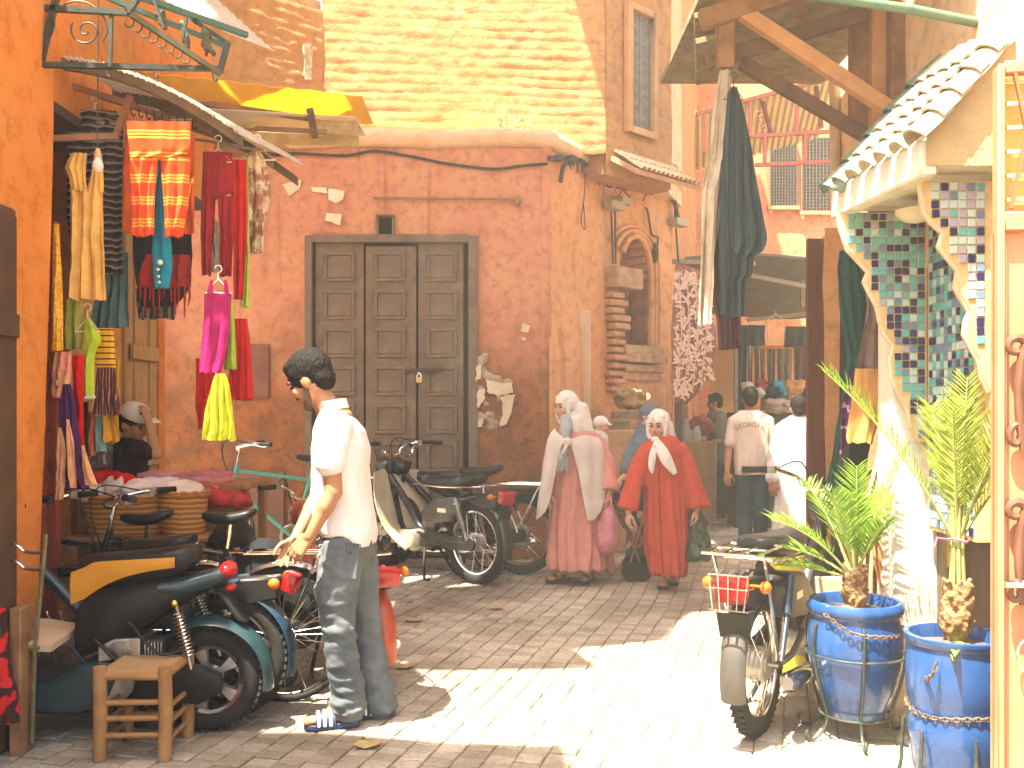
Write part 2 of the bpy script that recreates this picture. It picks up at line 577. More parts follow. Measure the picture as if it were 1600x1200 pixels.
STONE = mat('rubble_stone', (0.32, 0.24, 0.15), (0.45, 0.36, 0.25), scale=12, rough=0.95, bump=0.6, bscale=40)
FLAKE = mat('white_plaster_flake', (0.70, 0.58, 0.40), (0.60, 0.47, 0.30), scale=10, rough=0.95, bump=0.3)
BRICK = mat('old_brick', (0.42, 0.20, 0.09), (0.55, 0.32, 0.17), scale=9, rough=0.95, bump=0.5, bscale=50)
CABLE = mat('black_cable', (0.02, 0.022, 0.02), (0.06, 0.055, 0.045), scale=20, rough=0.6)
BOXGREY = mat('grey_box_plastic', (0.42, 0.36, 0.26), (0.34, 0.28, 0.2), scale=9, rough=0.6)
PAPER = mat('paper', (0.78, 0.70, 0.52), (0.68, 0.58, 0.40), scale=9, rough=0.9)
def onp(px, py, A, B, off=0.0):
 """photo pixel -> point on the vertical plane through ground points A, B (moved off metres towards the street)"""
 A, B = Vector((A[0], A[1], 0)), Vector((B[0], B[1], 0))
 d = (B - A).normalized()
 n = Vector((d.y, -d.x, 0))
 r = Vector(((px - 800) / FPX, 1.0, (HOR - py) / FPX))
 O = Vector((0, 0, EYE))
 t = ((A + n * off) - O).dot(n) / r.dot(n)
 return O + r * t
def wall_grid(mb, A, B, z0, z1, step=0.09, amp=0.02, holes=(), thick=0.25, extra=None, seed=0.0):
 """plaster surface from A to B with holes [(u0,u1,z0,z1)], uneven, with its thickness behind"""
 A, B = Vector((A[0], A[1], 0)), Vector((B[0], B[1], 0))
 d = (B - A)
 Lw = d.length
 d.normalize()
 n = Vector((d.y, -d.x, 0))
 def cuts(lo, hi, marks):
  ks = sorted(set([lo, hi] + [m for m in marks if lo < m < hi]))
  out = []
  for a, b in zip(ks[:-1], ks[1:]):
   k = max(1, int(round((b - a) / step)))
   out += [a + (b - a) * i / k for i in range(k)]
  return out + [hi]
 us = cuts(0, Lw, [x for h in holes for x in h[:2]])
 zs = cuts(z0, z1, [x for h in holes for x in h[2:]])
 idx = {}
 vs, fs = [], []
 def vid(i, j, back):
  k = (i, j, back)
  if k not in idx:
   p = A + d * us[i] + Vector((0, 0, zs[j]))
   if back:
    p = p - n * thick
   else:
    o = amp * (nz(p, 1.6, seed) + 0.5 * nz(p, 5.0, seed))
    if extra: o += extra(us[i], zs[j])
    p = p + n * o
   idx[k] = len(vs)
   vs.append(p)
  return idx[k]
 def solid(i, j):
  if i < 0 or j < 0 or i >= len(us) - 1 or j >= len(zs) - 1:
   return False
  u, z = (us[i] + us[i + 1]) / 2, (zs[j] + zs[j + 1]) / 2
  return not any(h[0] < u < h[1] and h[2] < z < h[3] for h in holes)
 for i in range(len(us) - 1):
  for j in range(len(zs) - 1):
   if not solid(i, j):
    continue
   fs.append((vid(i, j, 0), vid(i + 1, j, 0), vid(i + 1, j + 1, 0), vid(i, j + 1, 0)))
   for (di, dj, e0, e1) in ((-1, 0, (i, j + 1), (i, j)), (1, 0, (i + 1, j), (i + 1, j + 1)), (0, -1, (i, j), (i + 1, j)), (0, 1, (i + 1, j + 1), (i, j + 1))):
    if not solid(i + di, j + dj):
     fs.append((vid(*e0, 0), vid(*e0, 1), vid(*e1, 1), vid(*e1, 0)))
 mb.add(vs, fs)
 mb.add([A - n * thick + Vector((0, 0, z0)), B - n * thick + Vector((0, 0, z0)), B - n * thick + Vector((0, 0, z1)), A - n * thick + Vector((0, 0, z1))], [(0, 1, 2, 3)])
 return mb
def course_wall(mb, A, B, z0, z1, pitch=0.093, seed=0.0, thick=0.3, amp=0.0065):
 """coursed earth wall: every course stands proud and wavers"""
 A, B = Vector((A[0], A[1], 0)), Vector((B[0], B[1], 0))
 d = (B - A)
 Lw = d.length
 d.normalize()
 n = Vector((d.y, -d.x, 0))
 nu = int(Lw / 0.045)
 P = []
 prof = ((0.0, -0.1), (0.18, 0.75), (0.45, 1.0), (0.72, 0.85), (0.90, 0.25))
 nc = int((z1 - z0) / pitch)
 for c in range(nc):
  for (t, o) in prof:
   row = []
   for i in range(nu + 1):
    u = Lw * i / nu
    z = z0 + (c + t) * pitch
    p = A + d * u
    wav = 0.02 * noise.noise(Vector((u * 1.3 + seed, c * 0.37, seed))) + 0.010 * noise.noise(Vector((u * 6 + seed, c * 1.9, 3)))
    msk = 0.42 + 1.1 * max(0.0, noise.noise(Vector((u * 0.8 + seed, z * 0.9, 7.7))) + 0.25) * (1.0 if z < z0 + 1.3 else 0.35)
    off = amp * o * msk + 0.012 * noise.noise(Vector((u * 9, z * 9, seed))) + 0.02 * noise.noise(Vector((u, z, seed + 4)))
    row.append(p + n * off + Vector((0, 0, z + wav)))
   P.append(row)
 mb.grid(P)
 q = [A + Vector((0, 0, z0)), B + Vector((0, 0, z0)), B + Vector((0, 0, z1)), A + Vector((0, 0, z1))]
 mb.add([p - n * 0.03 for p in q] + [p - n * thick for p in q],
  [(0, 1, 2, 3), (7, 6, 5, 4), (0, 4, 5, 1), (2, 6, 7, 3), (1, 5, 6, 2), (0, 3, 7, 4)])
 return mb
# ------------------------------------------------------------------ ground and paving
gm = MB()
gm.grid([[Vector((x, y, -0.009)) for x in (-60, -8, 0, 8, 60)] for y in (-60, 0, 6, 20, 90)])
JOINT = mat('dusty_joint_soil', (0.20, 0.15, 0.09), (0.30, 0.23, 0.15), scale=3, rough=0.95, bump=0.3)
ground = gm.build('ground', JOINT)
tag(ground, kind='structure')
def paver_mat():
 m = bpy.data.materials.new('paver_concrete')
 m.use_nodes = True
 N, L = m.node_tree.nodes, m.node_tree.links
 b = N['Principled BSDF']
 b.inputs['Roughness'].default_value = 0.78
 b.inputs['Specular IOR Level'].default_value = 0.3
 at_ = N.new('ShaderNodeAttribute'); at_.attribute_name = 'tint'
 ge = N.new('ShaderNodeNewGeometry')
 n1 = N.new('ShaderNodeTexNoise'); n1.inputs['Scale'].default_value = 1.1; n1.inputs['Detail'].default_value = 6
 n2 = N.new('ShaderNodeTexNoise'); n2.inputs['Scale'].default_value = 45; n2.inputs['Detail'].default_value = 6
 L.new(ge.outputs['Position'], n1.inputs['Vector']); L.new(ge.outputs['Position'], n2.inputs['Vector'])
 r1 = N.new('ShaderNodeValToRGB')
 r1.color_ramp.elements[0].color = (0.34, 0.305, 0.235, 1)
 r1.color_ramp.elements[1].color = (0.50, 0.455, 0.375, 1)
 L.new(at_.outputs['Fac'], r1.inputs['Fac'])
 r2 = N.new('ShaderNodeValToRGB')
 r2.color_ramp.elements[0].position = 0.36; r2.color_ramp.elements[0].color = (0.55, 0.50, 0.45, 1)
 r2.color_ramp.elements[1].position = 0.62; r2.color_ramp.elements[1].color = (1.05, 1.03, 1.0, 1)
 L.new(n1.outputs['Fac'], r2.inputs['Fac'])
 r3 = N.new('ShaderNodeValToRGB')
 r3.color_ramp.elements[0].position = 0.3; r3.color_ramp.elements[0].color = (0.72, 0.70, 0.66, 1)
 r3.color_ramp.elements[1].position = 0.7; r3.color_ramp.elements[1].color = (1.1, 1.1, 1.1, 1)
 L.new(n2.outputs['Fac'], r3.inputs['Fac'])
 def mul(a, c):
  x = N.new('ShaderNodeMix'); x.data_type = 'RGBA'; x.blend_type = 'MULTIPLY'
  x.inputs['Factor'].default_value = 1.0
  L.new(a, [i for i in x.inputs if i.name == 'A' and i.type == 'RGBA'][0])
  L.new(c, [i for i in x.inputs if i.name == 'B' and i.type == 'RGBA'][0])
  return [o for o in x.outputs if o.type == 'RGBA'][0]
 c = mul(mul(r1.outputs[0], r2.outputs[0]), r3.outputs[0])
 L.new(c, b.inputs['Base Color'])
 bp = N.new('ShaderNodeBump'); bp.inputs['Strength'].default_value = 0.35; bp.inputs['Distance'].default_value = 0.006
 L.new(n2.outputs['Fac'], bp.inputs['Height']); L.new(bp.outputs['Normal'], b.inputs['Normal'])
 return m
PAVER = paver_mat()
PA = Vector((0.262, 0.965, 0)).normalized()     # courses run up the alley
PB = Vector((PA.y, -PA.x, 0))
PW, PL = 0.118, 0.088
rp = random.Random(3)
def paver_verts(w, l, h=0.05, bev=0.004):
 x, y = w / 2, l / 2
 xi, yi = x - bev, y - bev
 vs = [(-x, -y, -h), (x, -y, -h), (x, y, -h), (-x, y, -h),
  (-x, -y, -bev), (x, -y, -bev), (x, y, -bev), (-x, y, -bev),
  (-xi, -yi, 0), (xi, -yi, 0), (xi, yi, 0), (-xi, yi, 0)]
 fs = [(0, 1, 5, 4), (1, 2, 6, 5), (2, 3, 7, 6), (3, 0, 4, 7), (4, 5, 9, 8), (5, 6, 10, 9), (6, 7, 11, 10), (7, 4, 8, 11), (8, 9, 10, 11)]
 return vs, fs
pavers = []
for ti in range(-60, 70):
 off = (ti % 2) * 0.5 * PL + rp.uniform(-0.012, 0.012)
 for si in range(0, 215):
  s = 2.0 + si * PL + off
  t = ti * PW + 0.018 * math.sin(s * 1.1) + 0.01 * math.sin(s * 2.7 + 1)
  p = PA * s + PB * t
  if p.y < 2.9 or p.y > 17 or p.x < -4.4 or p.x > 5.5:
   continue
  px = 800 + FPX * p.x / p.y
  py = HOR + FPX * EYE / p.y
  if px < -120 or px > 1720:
   continue
  pavers.append((p, px, py))
# the 300 that show largest: nearest in frame, on open ground
def open_ground(px, py):
 return -20 < px < 1560 and 890 < py < 1205 and not (px < 470 and py < 1120) and not (px < 140) and not (1225 < px and py < 1110) and not (px < 600 and py < 1090)
near = sorted([q for q in pavers if open_ground(q[1], q[2])], key=lambda q: q[0].y)[:300]
near_ids = set(id(q) for q in near)
variants = []
for k in range(8):
 vs, fs = paver_verts(PW - 0.006 - 0.002 * (k % 3), PL - 0.006 - 0.002 * (k % 2))
 vs = [(x + rp.uniform(-.002, .002), y + rp.uniform(-.0015, .0015), z) for x, y, z in vs]
 me = bpy.data.meshes.new('paver')
 me.from_pydata(vs, [], fs)
 a = me.attributes.new('tint', 'FLOAT', 'POINT')
 tv = k / 7.0
 for d_ in a.data: d_.value = tv
 me.materials.append(PAVER)
 variants.append(me)
ang = math.atan2(PB.y, PB.x)
allv, allf, allt = [], [], []
for q in pavers:
 p = q[0]
 tilt = (rp.gauss(0, 0.010), rp.gauss(0, 0.012))
 dz = rp.gauss(0, 0.0022)
 rz = ang + rp.gauss(0, 0.012)
 if id(q) in near_ids:
  o = bpy.data.objects.new('paver', rp.choice(variants))
  COL.objects.link(o)
  o.parent = ground
  o.location = (p.x, p.y, dz)
  o.rotation_euler = (tilt[0], tilt[1], rz)
 else:
  vs, fs = paver_verts(PW - 0.006 - rp.uniform(0, 0.004), PL - 0.007)
  n = len(allv)
  c, s_ = math.cos(rz), math.sin(rz)
  tv = rp.random()
  for x, y, z in vs:
   allv.append((p.x + x * c - y * s_, p.y + x * s_ + y * c, z + dz + x * tilt[1] + y * tilt[0]))
   allt.append(tv)
  allf += [tuple(i + n for i in f) for f in fs]
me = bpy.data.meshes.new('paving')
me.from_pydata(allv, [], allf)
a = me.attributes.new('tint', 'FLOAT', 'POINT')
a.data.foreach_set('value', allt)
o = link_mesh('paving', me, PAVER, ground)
tag(o, kind='stuff')
# ------------------------------------------------------------------ corner building with the big door
WY = 9.3
cb = thing('corner_building', 'salmon pink plastered corner building with brown panelled door and straw coloured upper wall', 'building', (0, WY, 0))
WA, WB = (-4.6, WY), (0.34, WY)
S2B = (1.01, 10.49)
dx0, dx1, dz1 = at(480, 370, WY).x, at(745, 370, WY).x, at(745, 370, WY).z
hole = (dx0 - WA[0], dx1 - WA[0], 0.0, dz1)
v0, v1 = at(590, 338, WY), at(615, 368, WY)
vent = (v0.x - WA[0], v1.x - WA[0], v1.z + 0.012, v0.z)
w = MB()
wall_grid(w, WA, WB, 0, 4.02, 0.07, 0.018, [hole, vent], seed=1.0)
w.build('wall', PINK, cb, smooth=0.6)
w = MB()
def lump(u, z):
 # a rounded buttress swelling out low on the side wall
 return 0.16 * math.exp(-((u - 0.35) / 0.33) ** 2) / (1 + math.exp((z - 2.15 - 0.25 * math.sin(u * 3)) * 9)) + 0.03 / (1 + math.exp((z - 1.3) * 8))
wall_grid(w, WB, S2B, 0, 4.02, 0.06, 0.02, extra=lump, seed=3.0)
w.build('side_wall', ORANGE, cb, smooth=0.6)
# rounded corner
w = MB()
cpts = []
for k in range(46):
 z = 4.02 * k / 45
 cpts.append(Vector((0.325 + 0.012 * nz((0, 0, z), 2.0), WY + 0.03, z)))
w.tube(cpts, 0.055, 12)
w.build('corner_plaster', PINK, cb)
# ledge with its rounded nose
w = MB()
path = []
for (x, y) in ((-4.6, WY), (-3.4, WY), (-2.2, WY), (-1.2, WY), (-0.3, WY), (0.28, WY - 0.01), (0.42, WY + 0.13), (0.72, 9.97), (1.03, 10.52)):
 path.append((x, y, 4.075))
path = smoothpath(path, 8)
path = [p + Vector((0, 0.02 * nz(p, 2.1), 0.03 * nz(p, 1.5, 2))) for p in path]
w.tube(path, [0.095 + 0.02 * nz(p, 3.0) for p in path], 10)
w.build('ledge', mat('ledge_plaster', (0.62, 0.36, 0.20), (0.70, 0.50, 0.32), scale=6, rough=0.9, bump=0.4), cb)
w = MB()
w.add([Vector((-4.6, WY + 0.02, 4.10)), Vector((0.34, WY + 0.02, 4.10)), Vector((1.01, 10.49, 4.10)), Vector((0.9, 12, 4.10)), Vector((-4.6, 12, 4.10)),
 Vector((-4.6, WY + 0.02, 3.98)), Vector((0.34, WY + 0.02, 3.98)), Vector((1.01, 10.49, 3.98)), Vector((0.9, 12, 3.98)), Vector((-4.6, 12, 3.98))],
 [(0, 1, 2, 3, 4), (9, 8, 7, 6, 5), (0, 5, 6, 1), (1, 6, 7, 2), (2, 7, 8, 3), (3, 8, 9, 4), (4, 9, 5, 0)])
w.build('roof_slab', PALE, cb, smooth=None)
# upper storey
UA, UB, UC = (-1.88, 9.5), (0.95, 9.78), (1.75, 10.56)
w = MB(); course_wall(w, UA, UB, 4.06, 6.6, seed=1.3)
w.build('upper_wall', YELLOW, cb, smooth=1.2)
w = MB(); course_wall(w, UB, UC, 3.86, 6.6, seed=5.1, amp=0.006)
w.build('upper_side_wall', YELLOW, cb, smooth=1.2)
w = MB(); course_wall(w, (-5.6, 6.46), UA, 3.92, 5.5, seed=8.1)
w.build('upper_left_wall', YELLOW, cb, smooth=1.2)
w = MB()
w.add([Vector((-5.6, 6.5, 3.9)), Vector((-1.9, 9.56, 3.9)), Vector((-1.9, 11, 3.9)), Vector((-5.6, 11, 3.9))], [(0, 1, 2, 3)])
w.build('soffit', WOODH, cb)
# bare patch on the left upper wall
w = MB()
P = []
for i in range(9):
 row = []
 for j in range(4):
  q = onp(476 + 12 * j / 3 + random.uniform(-1.5, 1.5), 68 + 56 * i / 8, (-3.9, 7.85), UA, 0.035 + random.uniform(-.008, .008))
  row.append(q)
 P.append(row)
w.sheet(P, -0.03)
w.build('bare_stone_patch', STONE, cb)
# the door: jambs, three leaves, raised panels
w = MB()
jw = 0.05
w.box((dx0 - 0.02, WY - 0.03, 0), (dx0 + jw, WY + 0.14, dz1 + 0.01))
w.build('door_jamb', DOORP, cb, bevel=0.008)
w = MB(); w.box((dx1 - jw - 0.03, WY - 0.03, 0), (dx1 + 0.015, WY + 0.14, dz1 + 0.01))
w.build('door_jamb', DOORP, cb, bevel=0.008)
w = MB()
P = [[Vector((dx0 + jw + (dx1 - dx0 - 2 * jw - 0.03) * i / 12, WY - 0.028, z + 0.006 * nz((i, 0, z), 1.1))) for i in range(13)] for z in (dz1 - 0.055, dz1 + 0.02)]
w.sheet(P, 0.15)
w.build('door_lintel', DOORP, cb)
pm = MB()
pw, ph = 0.30, 0.285
for (a0, a1, b0, b1) in ((-pw / 2, pw / 2, -ph / 2, -ph / 2 + 0.03), (-pw / 2, pw / 2, ph / 2 - 0.03, ph / 2), (-pw / 2, -pw / 2 + 0.03, -ph / 2 + 0.03, ph / 2 - 0.03), (pw / 2 - 0.03, pw / 2, -ph / 2 + 0.03, ph / 2 - 0.03)):
 pm.box((a0, -0.015, b0), (a1, 0.0, b1))
pm.box((-pw / 2 + 0.036, -0.004, -ph / 2 + 0.036), (pw / 2 - 0.036, 0, ph / 2 - 0.036))
panel_me = pm.mesh('panel', bevel=0.008, smooth=0.5)
panel_me.materials.append(DOORP)
for k, (l0, l1, yo, top) in enumerate(((491, 568, 0.03, 378), (571, 650, 0.015, 384), (653, 724, 0.03, 372))):
 x0, x1 = at(l0, 0, WY).x, at(l1, 0, WY).x
 zt = at(0, top, WY).z
 w = MB()
 w.box((x0, WY + yo, 0.03), (x1, WY + yo + 0.045, zt))
 leaf = w.build('door_leaf', DOORP, cb, bevel=0.006)
 cx = (x0 + x1) / 2 + (0.0, -0.01, 0.01)[k]
 for r in range(8):
  zc = at(0, 416 + 59.6 * r, WY).z
  if zc - ph / 2 < 0.08:
   continue
  p = bpy.data.objects.new('panel', panel_me)
  COL.objects.link(p)
  p.parent = leaf
  p.location = (cx, yo - 0.001, zc)
  p.rotation_euler = (0, random.gauss(0, 0.006), 0)
  p.scale = (1 if k < 2 else 0.98, 1, 1)
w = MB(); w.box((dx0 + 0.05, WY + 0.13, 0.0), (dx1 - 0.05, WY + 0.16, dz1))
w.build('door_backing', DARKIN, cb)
w = MB()
w.beam(at(632, 580, WY - 0.0), at(690, 576, WY - 0.0), 0.02, 0.035)
w.build('door_bar', mat('bar_iron', (0.09, 0.07, 0.05), rough=0.6, metal=0.6), cb)
# padlock
pl = thing('padlock', 'small brass padlock hanging from the bar of the big brown door', 'padlock', at(655, 592, WY - 0.05))
c = at(655, 592, WY - 0.05)
w = MB(); w.box((c.x - 0.03, c.y - 0.012, c.z - 0.04), (c.x + 0.03, c.y + 0.012, c.z + 0.012))
w.build('lock_body', metal('brass', (0.75, 0.50, 0.12), 0.3), pl, bevel=0.006)
w = MB(); w.tube([c + Vector((0.02 * math.cos(a), 0, 0.012 + 0.045 * math.sin(a))) for a in [PI * k / 10 for k in range(11)]], 0.006, 6)
w.build('shackle', CHROME, pl)
# square hole over the door
w = MB()
for (a, b) in (((588, 336), (617, 340)), ((588, 340), (592, 369)), ((613, 340), (617, 369))):
 p, q = at(a[0], a[1], WY), at(b[0], b[1], WY)
 w.box((p.x, WY - 0.035, q.z), (q.x, WY + 0.05, p.z))
w.build('vent_frame', DOORP, cb, bevel=0.004)
w = MB(); w.box((v0.x - 0.02, WY + 0.16, v1.z), (v1.x + 0.02, WY + 0.2, v0.z + 0.02))
w.build('vent_back', DARKIN, cb)
# rod over the door
w = MB()
w.tube([at(583, 309, WY - 0.05), at(700, 310, WY - 0.05), at(806, 311, WY - 0.05)], 0.014, 8)
w.ellipsoid(at(809, 314, WY - 0.04), (0.035, 0.04, 0.06))
w.build('wall_rod', mat('rusty_pinkish_rod', (0.34, 0.17, 0.09), (0.24, 0.12, 0.07), scale=12, rough=0.8), cb)
# broken plaster beside the door: stones and flakes
w = MB()
for k in range(26):
 px, py = random.uniform(746, 766), random.uniform(548, 668)
 if py > 590: px = random.uniform(746, 796)
 if py > 640: px = random.uniform(746, 775)
 c = at(px, py, WY)
 w.ellipsoid(c, (random.uniform(.03, .07), 0.03, random.uniform(.025, .05)), 8, 5)
w.remesh('exposed_rubble', STONE, cb, voxel=0.014, smooth=1, disp=lambda c, n: 0.01 * nz(c, 30))
def flake(poly, y, th=0.014):
 pts = [at(a, b, y) for a, b in poly]
 n = len(pts)
 w = MB()
 w.add(pts + [p + Vector((0, th, 0)) for p in pts], [tuple(range(n)), tuple(range(2 * n - 1, n - 1, -1))] + [(k, (k + 1) % n, n + (k + 1) % n, n + k) for k in range(n)])
 return w
def ragged(poly, n=4, j=1.6):
 out = []
 for (a, b), (c, d) in zip(poly, poly[1:] + poly[:1]):
  for k in range(n):
   t = k / n
   out.append((a + (c - a) * t + random.uniform(-j, j), b + (d - b) * t + random.uniform(-j, j)))
 return out
for poly in ([(760, 594), (800, 598), (803, 612), (778, 620), (762, 612)], [(782, 618), (804, 616), (800, 640), (790, 664), (780, 668), (786, 640)], [(746, 612), (758, 606), (757, 626), (746, 638)], [(748, 655), (756, 652), (753, 668), (746, 668)], [(744, 572), (752, 570), (751, 592), (744, 596)]):
 flake(ragged(poly), WY - 0.045, 0.05).build('plaster_flake', FLAKE, cb, smooth=None)
for poly in ([(818, 505), (828, 508), (826, 520), (815, 518)], [(812, 528), (822, 526), (820, 532)], [(440, 288), (470, 280), (468, 296), (452, 306)]):
 flake(ragged(poly, 3, 1.2), WY - 0.022, 0.02).build('plaster_flake', FLAKE, cb, smooth=None)
# torn papers
for poly, lab in (([(486, 292), (510, 294), (511, 302), (488, 299)], 'narrow torn strip of paper pasted on the pink wall'),
    ([(513, 295), (538, 298), (536, 312), (524, 317), (514, 312)], 'larger torn white paper pasted on the pink wall'),
    ([(509, 333), (534, 334), (532, 353), (520, 347), (508, 345)], 'torn white paper nearest the top of the brown door')):
 p = flake(ragged(poly, 3, 0.8), WY - 0.03, 0.004).build('paper_scrap', PAPER, None, smooth=None)
 tag(p, lab, 'paper')
# dark hatch left of the door
w = MB()
a, b = at(381, 538, WY), at(421, 622, WY)
w.box((a.x, WY - 0.03, b.z), (b.x, WY + 0.02, a.z))
w.build('wall_hatch', mat('dark_red_hatch', (0.16, 0.06, 0.035), (0.22, 0.09, 0.05), scale=6, rough=0.8), cb, bevel=0.004)
a, b = at(300, 735, WY), at(445, 845, WY)
w = MB(); w.box((a.x, WY - 0.04, 0.02), (b.x, WY + 0.02, a.z))
w.build('low_boarding', mat('dark_low_board', (0.13, 0.06, 0.035), (0.2, 0.09, 0.05), scale=5, rough=0.8), cb, bevel=0.004)
# window of the upper side wall
wq = [onp(983, 14, UB, UC, 0.03), onp(1016, 38, UB, UC, 0.03), onp(1013, 208, UB, UC, 0.03), onp(981, 196, UB, UC, 0.03)]
du = (wq[1] - wq[0]); du.z = 0; du.normalize()
nn = Vector((du.y, -du.x, 0))
u1 = (wq[1] - wq[0]).dot(du)
zt, zb = (wq[0].z + wq[1].z) / 2 + 0.02, (wq[2].z + wq[3].z) / 2
o0 = Vector((wq[0].x, wq[0].y, 0))
win = MB()
for (a0, a1, b0, b1) in ((-0.07, 0.0, zb - 0.07, zt + 0.07), (u1, u1 + 0.07, zb - 0.07, zt + 0.07), (0, u1, zt, zt + 0.07), (0, u1, zb - 0.07, zb)):
 c = o0 + du * (a0 + a1) / 2 + Vector((0, 0, (b0 + b1) / 2)) + nn * 0.02
 win.obox(c, du * (a1 - a0) / 2, nn * 0.04, Vector((0, 0, (b1 - b0) / 2)))
wino = win.build('window', mat('window_frame_tan', (0.52, 0.30, 0.14), (0.44, 0.24, 0.11), scale=8, rough=0.8), cb, bevel=0.006)
w = MB(); w.obox(o0 + du * u1 / 2 + Vector((0, 0, (zb + zt) / 2)) - nn * 0.015, du * u1 / 2, nn * 0.008, Vector((0, 0, (zt - zb) / 2)))
w.build('pane', mat('dusty_dark_glass', (0.16, 0.17, 0.15), (0.24, 0.22, 0.17), scale=20, rough=0.5), wino)
w = MB()
for k in range(9):
 zc = zb + (zt - zb) * (k + 0.5) / 9
 for s in (-1, 1):
  cc = o0 + du * (u1 / 2 + s * u1 * 0.24) + Vector((0, 0, zc)) + nn * 0.005
  w.tube([cc + du * (0.045 * math.cos(a)) * (1 - a / 14) + Vector((0, 0, 0.06 * math.sin(a) * (1 - a / 14))) for a in [k2 * 0.55 for k2 in range(16)]], 0.004, 5)
for s in (0.02, 0.5, 0.98):
 w.tube([o0 + du * u1 * s + Vector((0, 0, zb)) + nn * 0.005, o0 + du * u1 * s + Vector((0, 0, zt)) + nn * 0.005], 0.006, 6)
w.build('grille', mat('grille_grey', (0.22, 0.19, 0.14), (0.3, 0.25, 0.17), scale=10, rough=0.6), wino)
# small tiled eave under the window
eA, eB = onp(958, 262, UB, UC, 0.0), onp(1050, 290, UB, UC, 0.0)
eA.z = eB.z = 4.06
ed = (eB - eA).normalized()
en = Vector((ed.y, -ed.x, 0))
eL = (eB - eA).length
eave = MB()
eave.add([eA - ed * .05, eB + ed * .08, eB + ed * .08 + en * .34 + Vector((0, 0, -.2)), eA - ed * .05 + en * .34 + Vector((0, 0, -.2))] +
  [p + Vector((0, 0, -.05)) for p in (eA - ed * .05, eB + ed * .08, eB + ed * .08 + en * .34 + Vector((0, 0, -.2)), eA - ed * .05 + en * .34 + Vector((0, 0, -.2)))],
  [(0, 1, 2, 3), (7, 6, 5, 4), (0, 3, 7, 4), (3, 2, 6, 7), (2, 1, 5, 6), (1, 0, 4, 5)])
eo = eave.build('eave', mat('eave_board', (0.45, 0.26, 0.13), (0.36, 0.2, 0.1), scale=8, rough=0.85), cb, smooth=None)
TILEC = mat('weathered_roof_tile', (0.50, 0.36, 0.20), (0.62, 0.48, 0.30), scale=14, rough=0.85, bump=0.4)
nt = 13
for k in range(nt):
 for r in range(2):
  c0 = eA + ed * (eL * (k + 0.5) / nt) + en * (0.0 + 0.17 * r) + Vector((0, 0, 0.035 - 0.10 * r + 0.02 * (1 - r)))
  c1 = c0 + en * 0.20 + Vector((0, 0, -0.13))
  t = MB()
  ax = (c1 - c0).normalized(); up = ed.cross(ax)
  if up.z < 0: up = -up
  P = []
  for tt in (0, 1):
   cc = c0 + (c1 - c0) * tt
   rr = 0.030 + 0.006 * tt
   P.append([cc + ed * rr * math.cos(a) + up * rr * math.sin(a) for a in [PI * q / 6 for q in range(7)]])
  t.sheet(P, 0.008)
  t.build('roof_tile', TILEC, eo)
# ------------------------------------------------------------------ portal with the broken niche (side street wall)
PA_, PB_ = S2B, (1.89, 11.33)
por = thing('fountain_portal', 'crumbling orange wall with a pointed arch niche and broken bricks', 'wall', (1.01, 10.49, 0))
pd = Vector((PB_[0] - PA_[0], PB_[1] - PA_[1], 0)); pLn = pd.length; pd.normalize()
pn = Vector((pd.y, -pd.x, 0))
def pu(px, py):
 q = onp(px, py, PA_, PB_)
 return (q - Vector((PA_[0], PA_[1], 0))).dot(pd), q.z
uL, zS = pu(968, 440)
uR, _ = pu(1012, 440)
_, zB = pu(985, 592)
uM, zT = pu(992, 372)
arch = []
for k in range(9):
 t = k / 8
 arch.append((uL + (uM - uL) * (1 - math.cos(t * PI / 2)) , zS + (zT - zS) * math.sin(t * PI / 2) ** 0.9))
archR = [(2 * uM - u if False else uR - (uR - uM) * (1 - math.cos(k / 8 * PI / 2)), zS + (zT - zS) * math.sin(k / 8 * PI / 2) ** 0.9) for k in range(9)]
outline = [(uL, zB)] + arch + archR[::-1][1:] + [(uR, zB)]
Pw = lambda u, z, o=0.0: Vector((PA_[0], PA_[1], 0)) + pd * u + pn * o + Vector((0, 0, z))
w = MB()
hs = [(uL + 0.0, uR, zB, zS)]
nstep = 6
for k in range(nstep):
 za, zb2 = zS + (zT - zS) * k / nstep, zS + (zT - zS) * (k + 1) / nstep
 sfrac = math.cos(math.asin(min(1, (k + 0.5) / nstep)))
 hs.append((uM - (uM - uL) * sfrac, uM + (uR - uM) * sfrac, za, zb2))
wall_grid(w, PA_, PB_, 0, 4.0, 0.06, 0.02, hs, thick=0.3, seed=9)
w.build('wall', ORANGE, por, smooth=0.6)
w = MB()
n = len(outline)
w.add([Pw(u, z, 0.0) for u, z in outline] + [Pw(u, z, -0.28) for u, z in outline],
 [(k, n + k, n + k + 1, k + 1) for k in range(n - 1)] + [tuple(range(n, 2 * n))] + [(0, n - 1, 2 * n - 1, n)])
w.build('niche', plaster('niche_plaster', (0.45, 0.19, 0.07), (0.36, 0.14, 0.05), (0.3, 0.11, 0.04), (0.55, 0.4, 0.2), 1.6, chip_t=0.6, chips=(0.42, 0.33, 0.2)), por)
for k, (o, r) in enumerate(((0.02, 0.035), (0.085, 0.028), (0.145, 0.022))):
 pts = []
 for (u, z) in (archR[::-1] + [(uR, zB + 0.35)]):
  s = 1 + o / 0.16
  pts.append(Pw(uM + (u - uM) * s + (0.0), z + o * 0.9 * (1 if z > zS else (z - zB) / max(zS - zB, .01)), 0.03 - 0.01 * k))
 MB().tube(smoothpath(pts, 3), r, 8).build('arch_moulding', ORANGE, por)
 pts = [Pw(uM + (u - uM) * (1 + o / 0.16), z + o * 0.9, 0.03 - 0.01 * k) for (u, z) in arch[3:]]
 MB().tube(smoothpath(pts, 3), r, 8).build('arch_moulding', ORANGE, por)
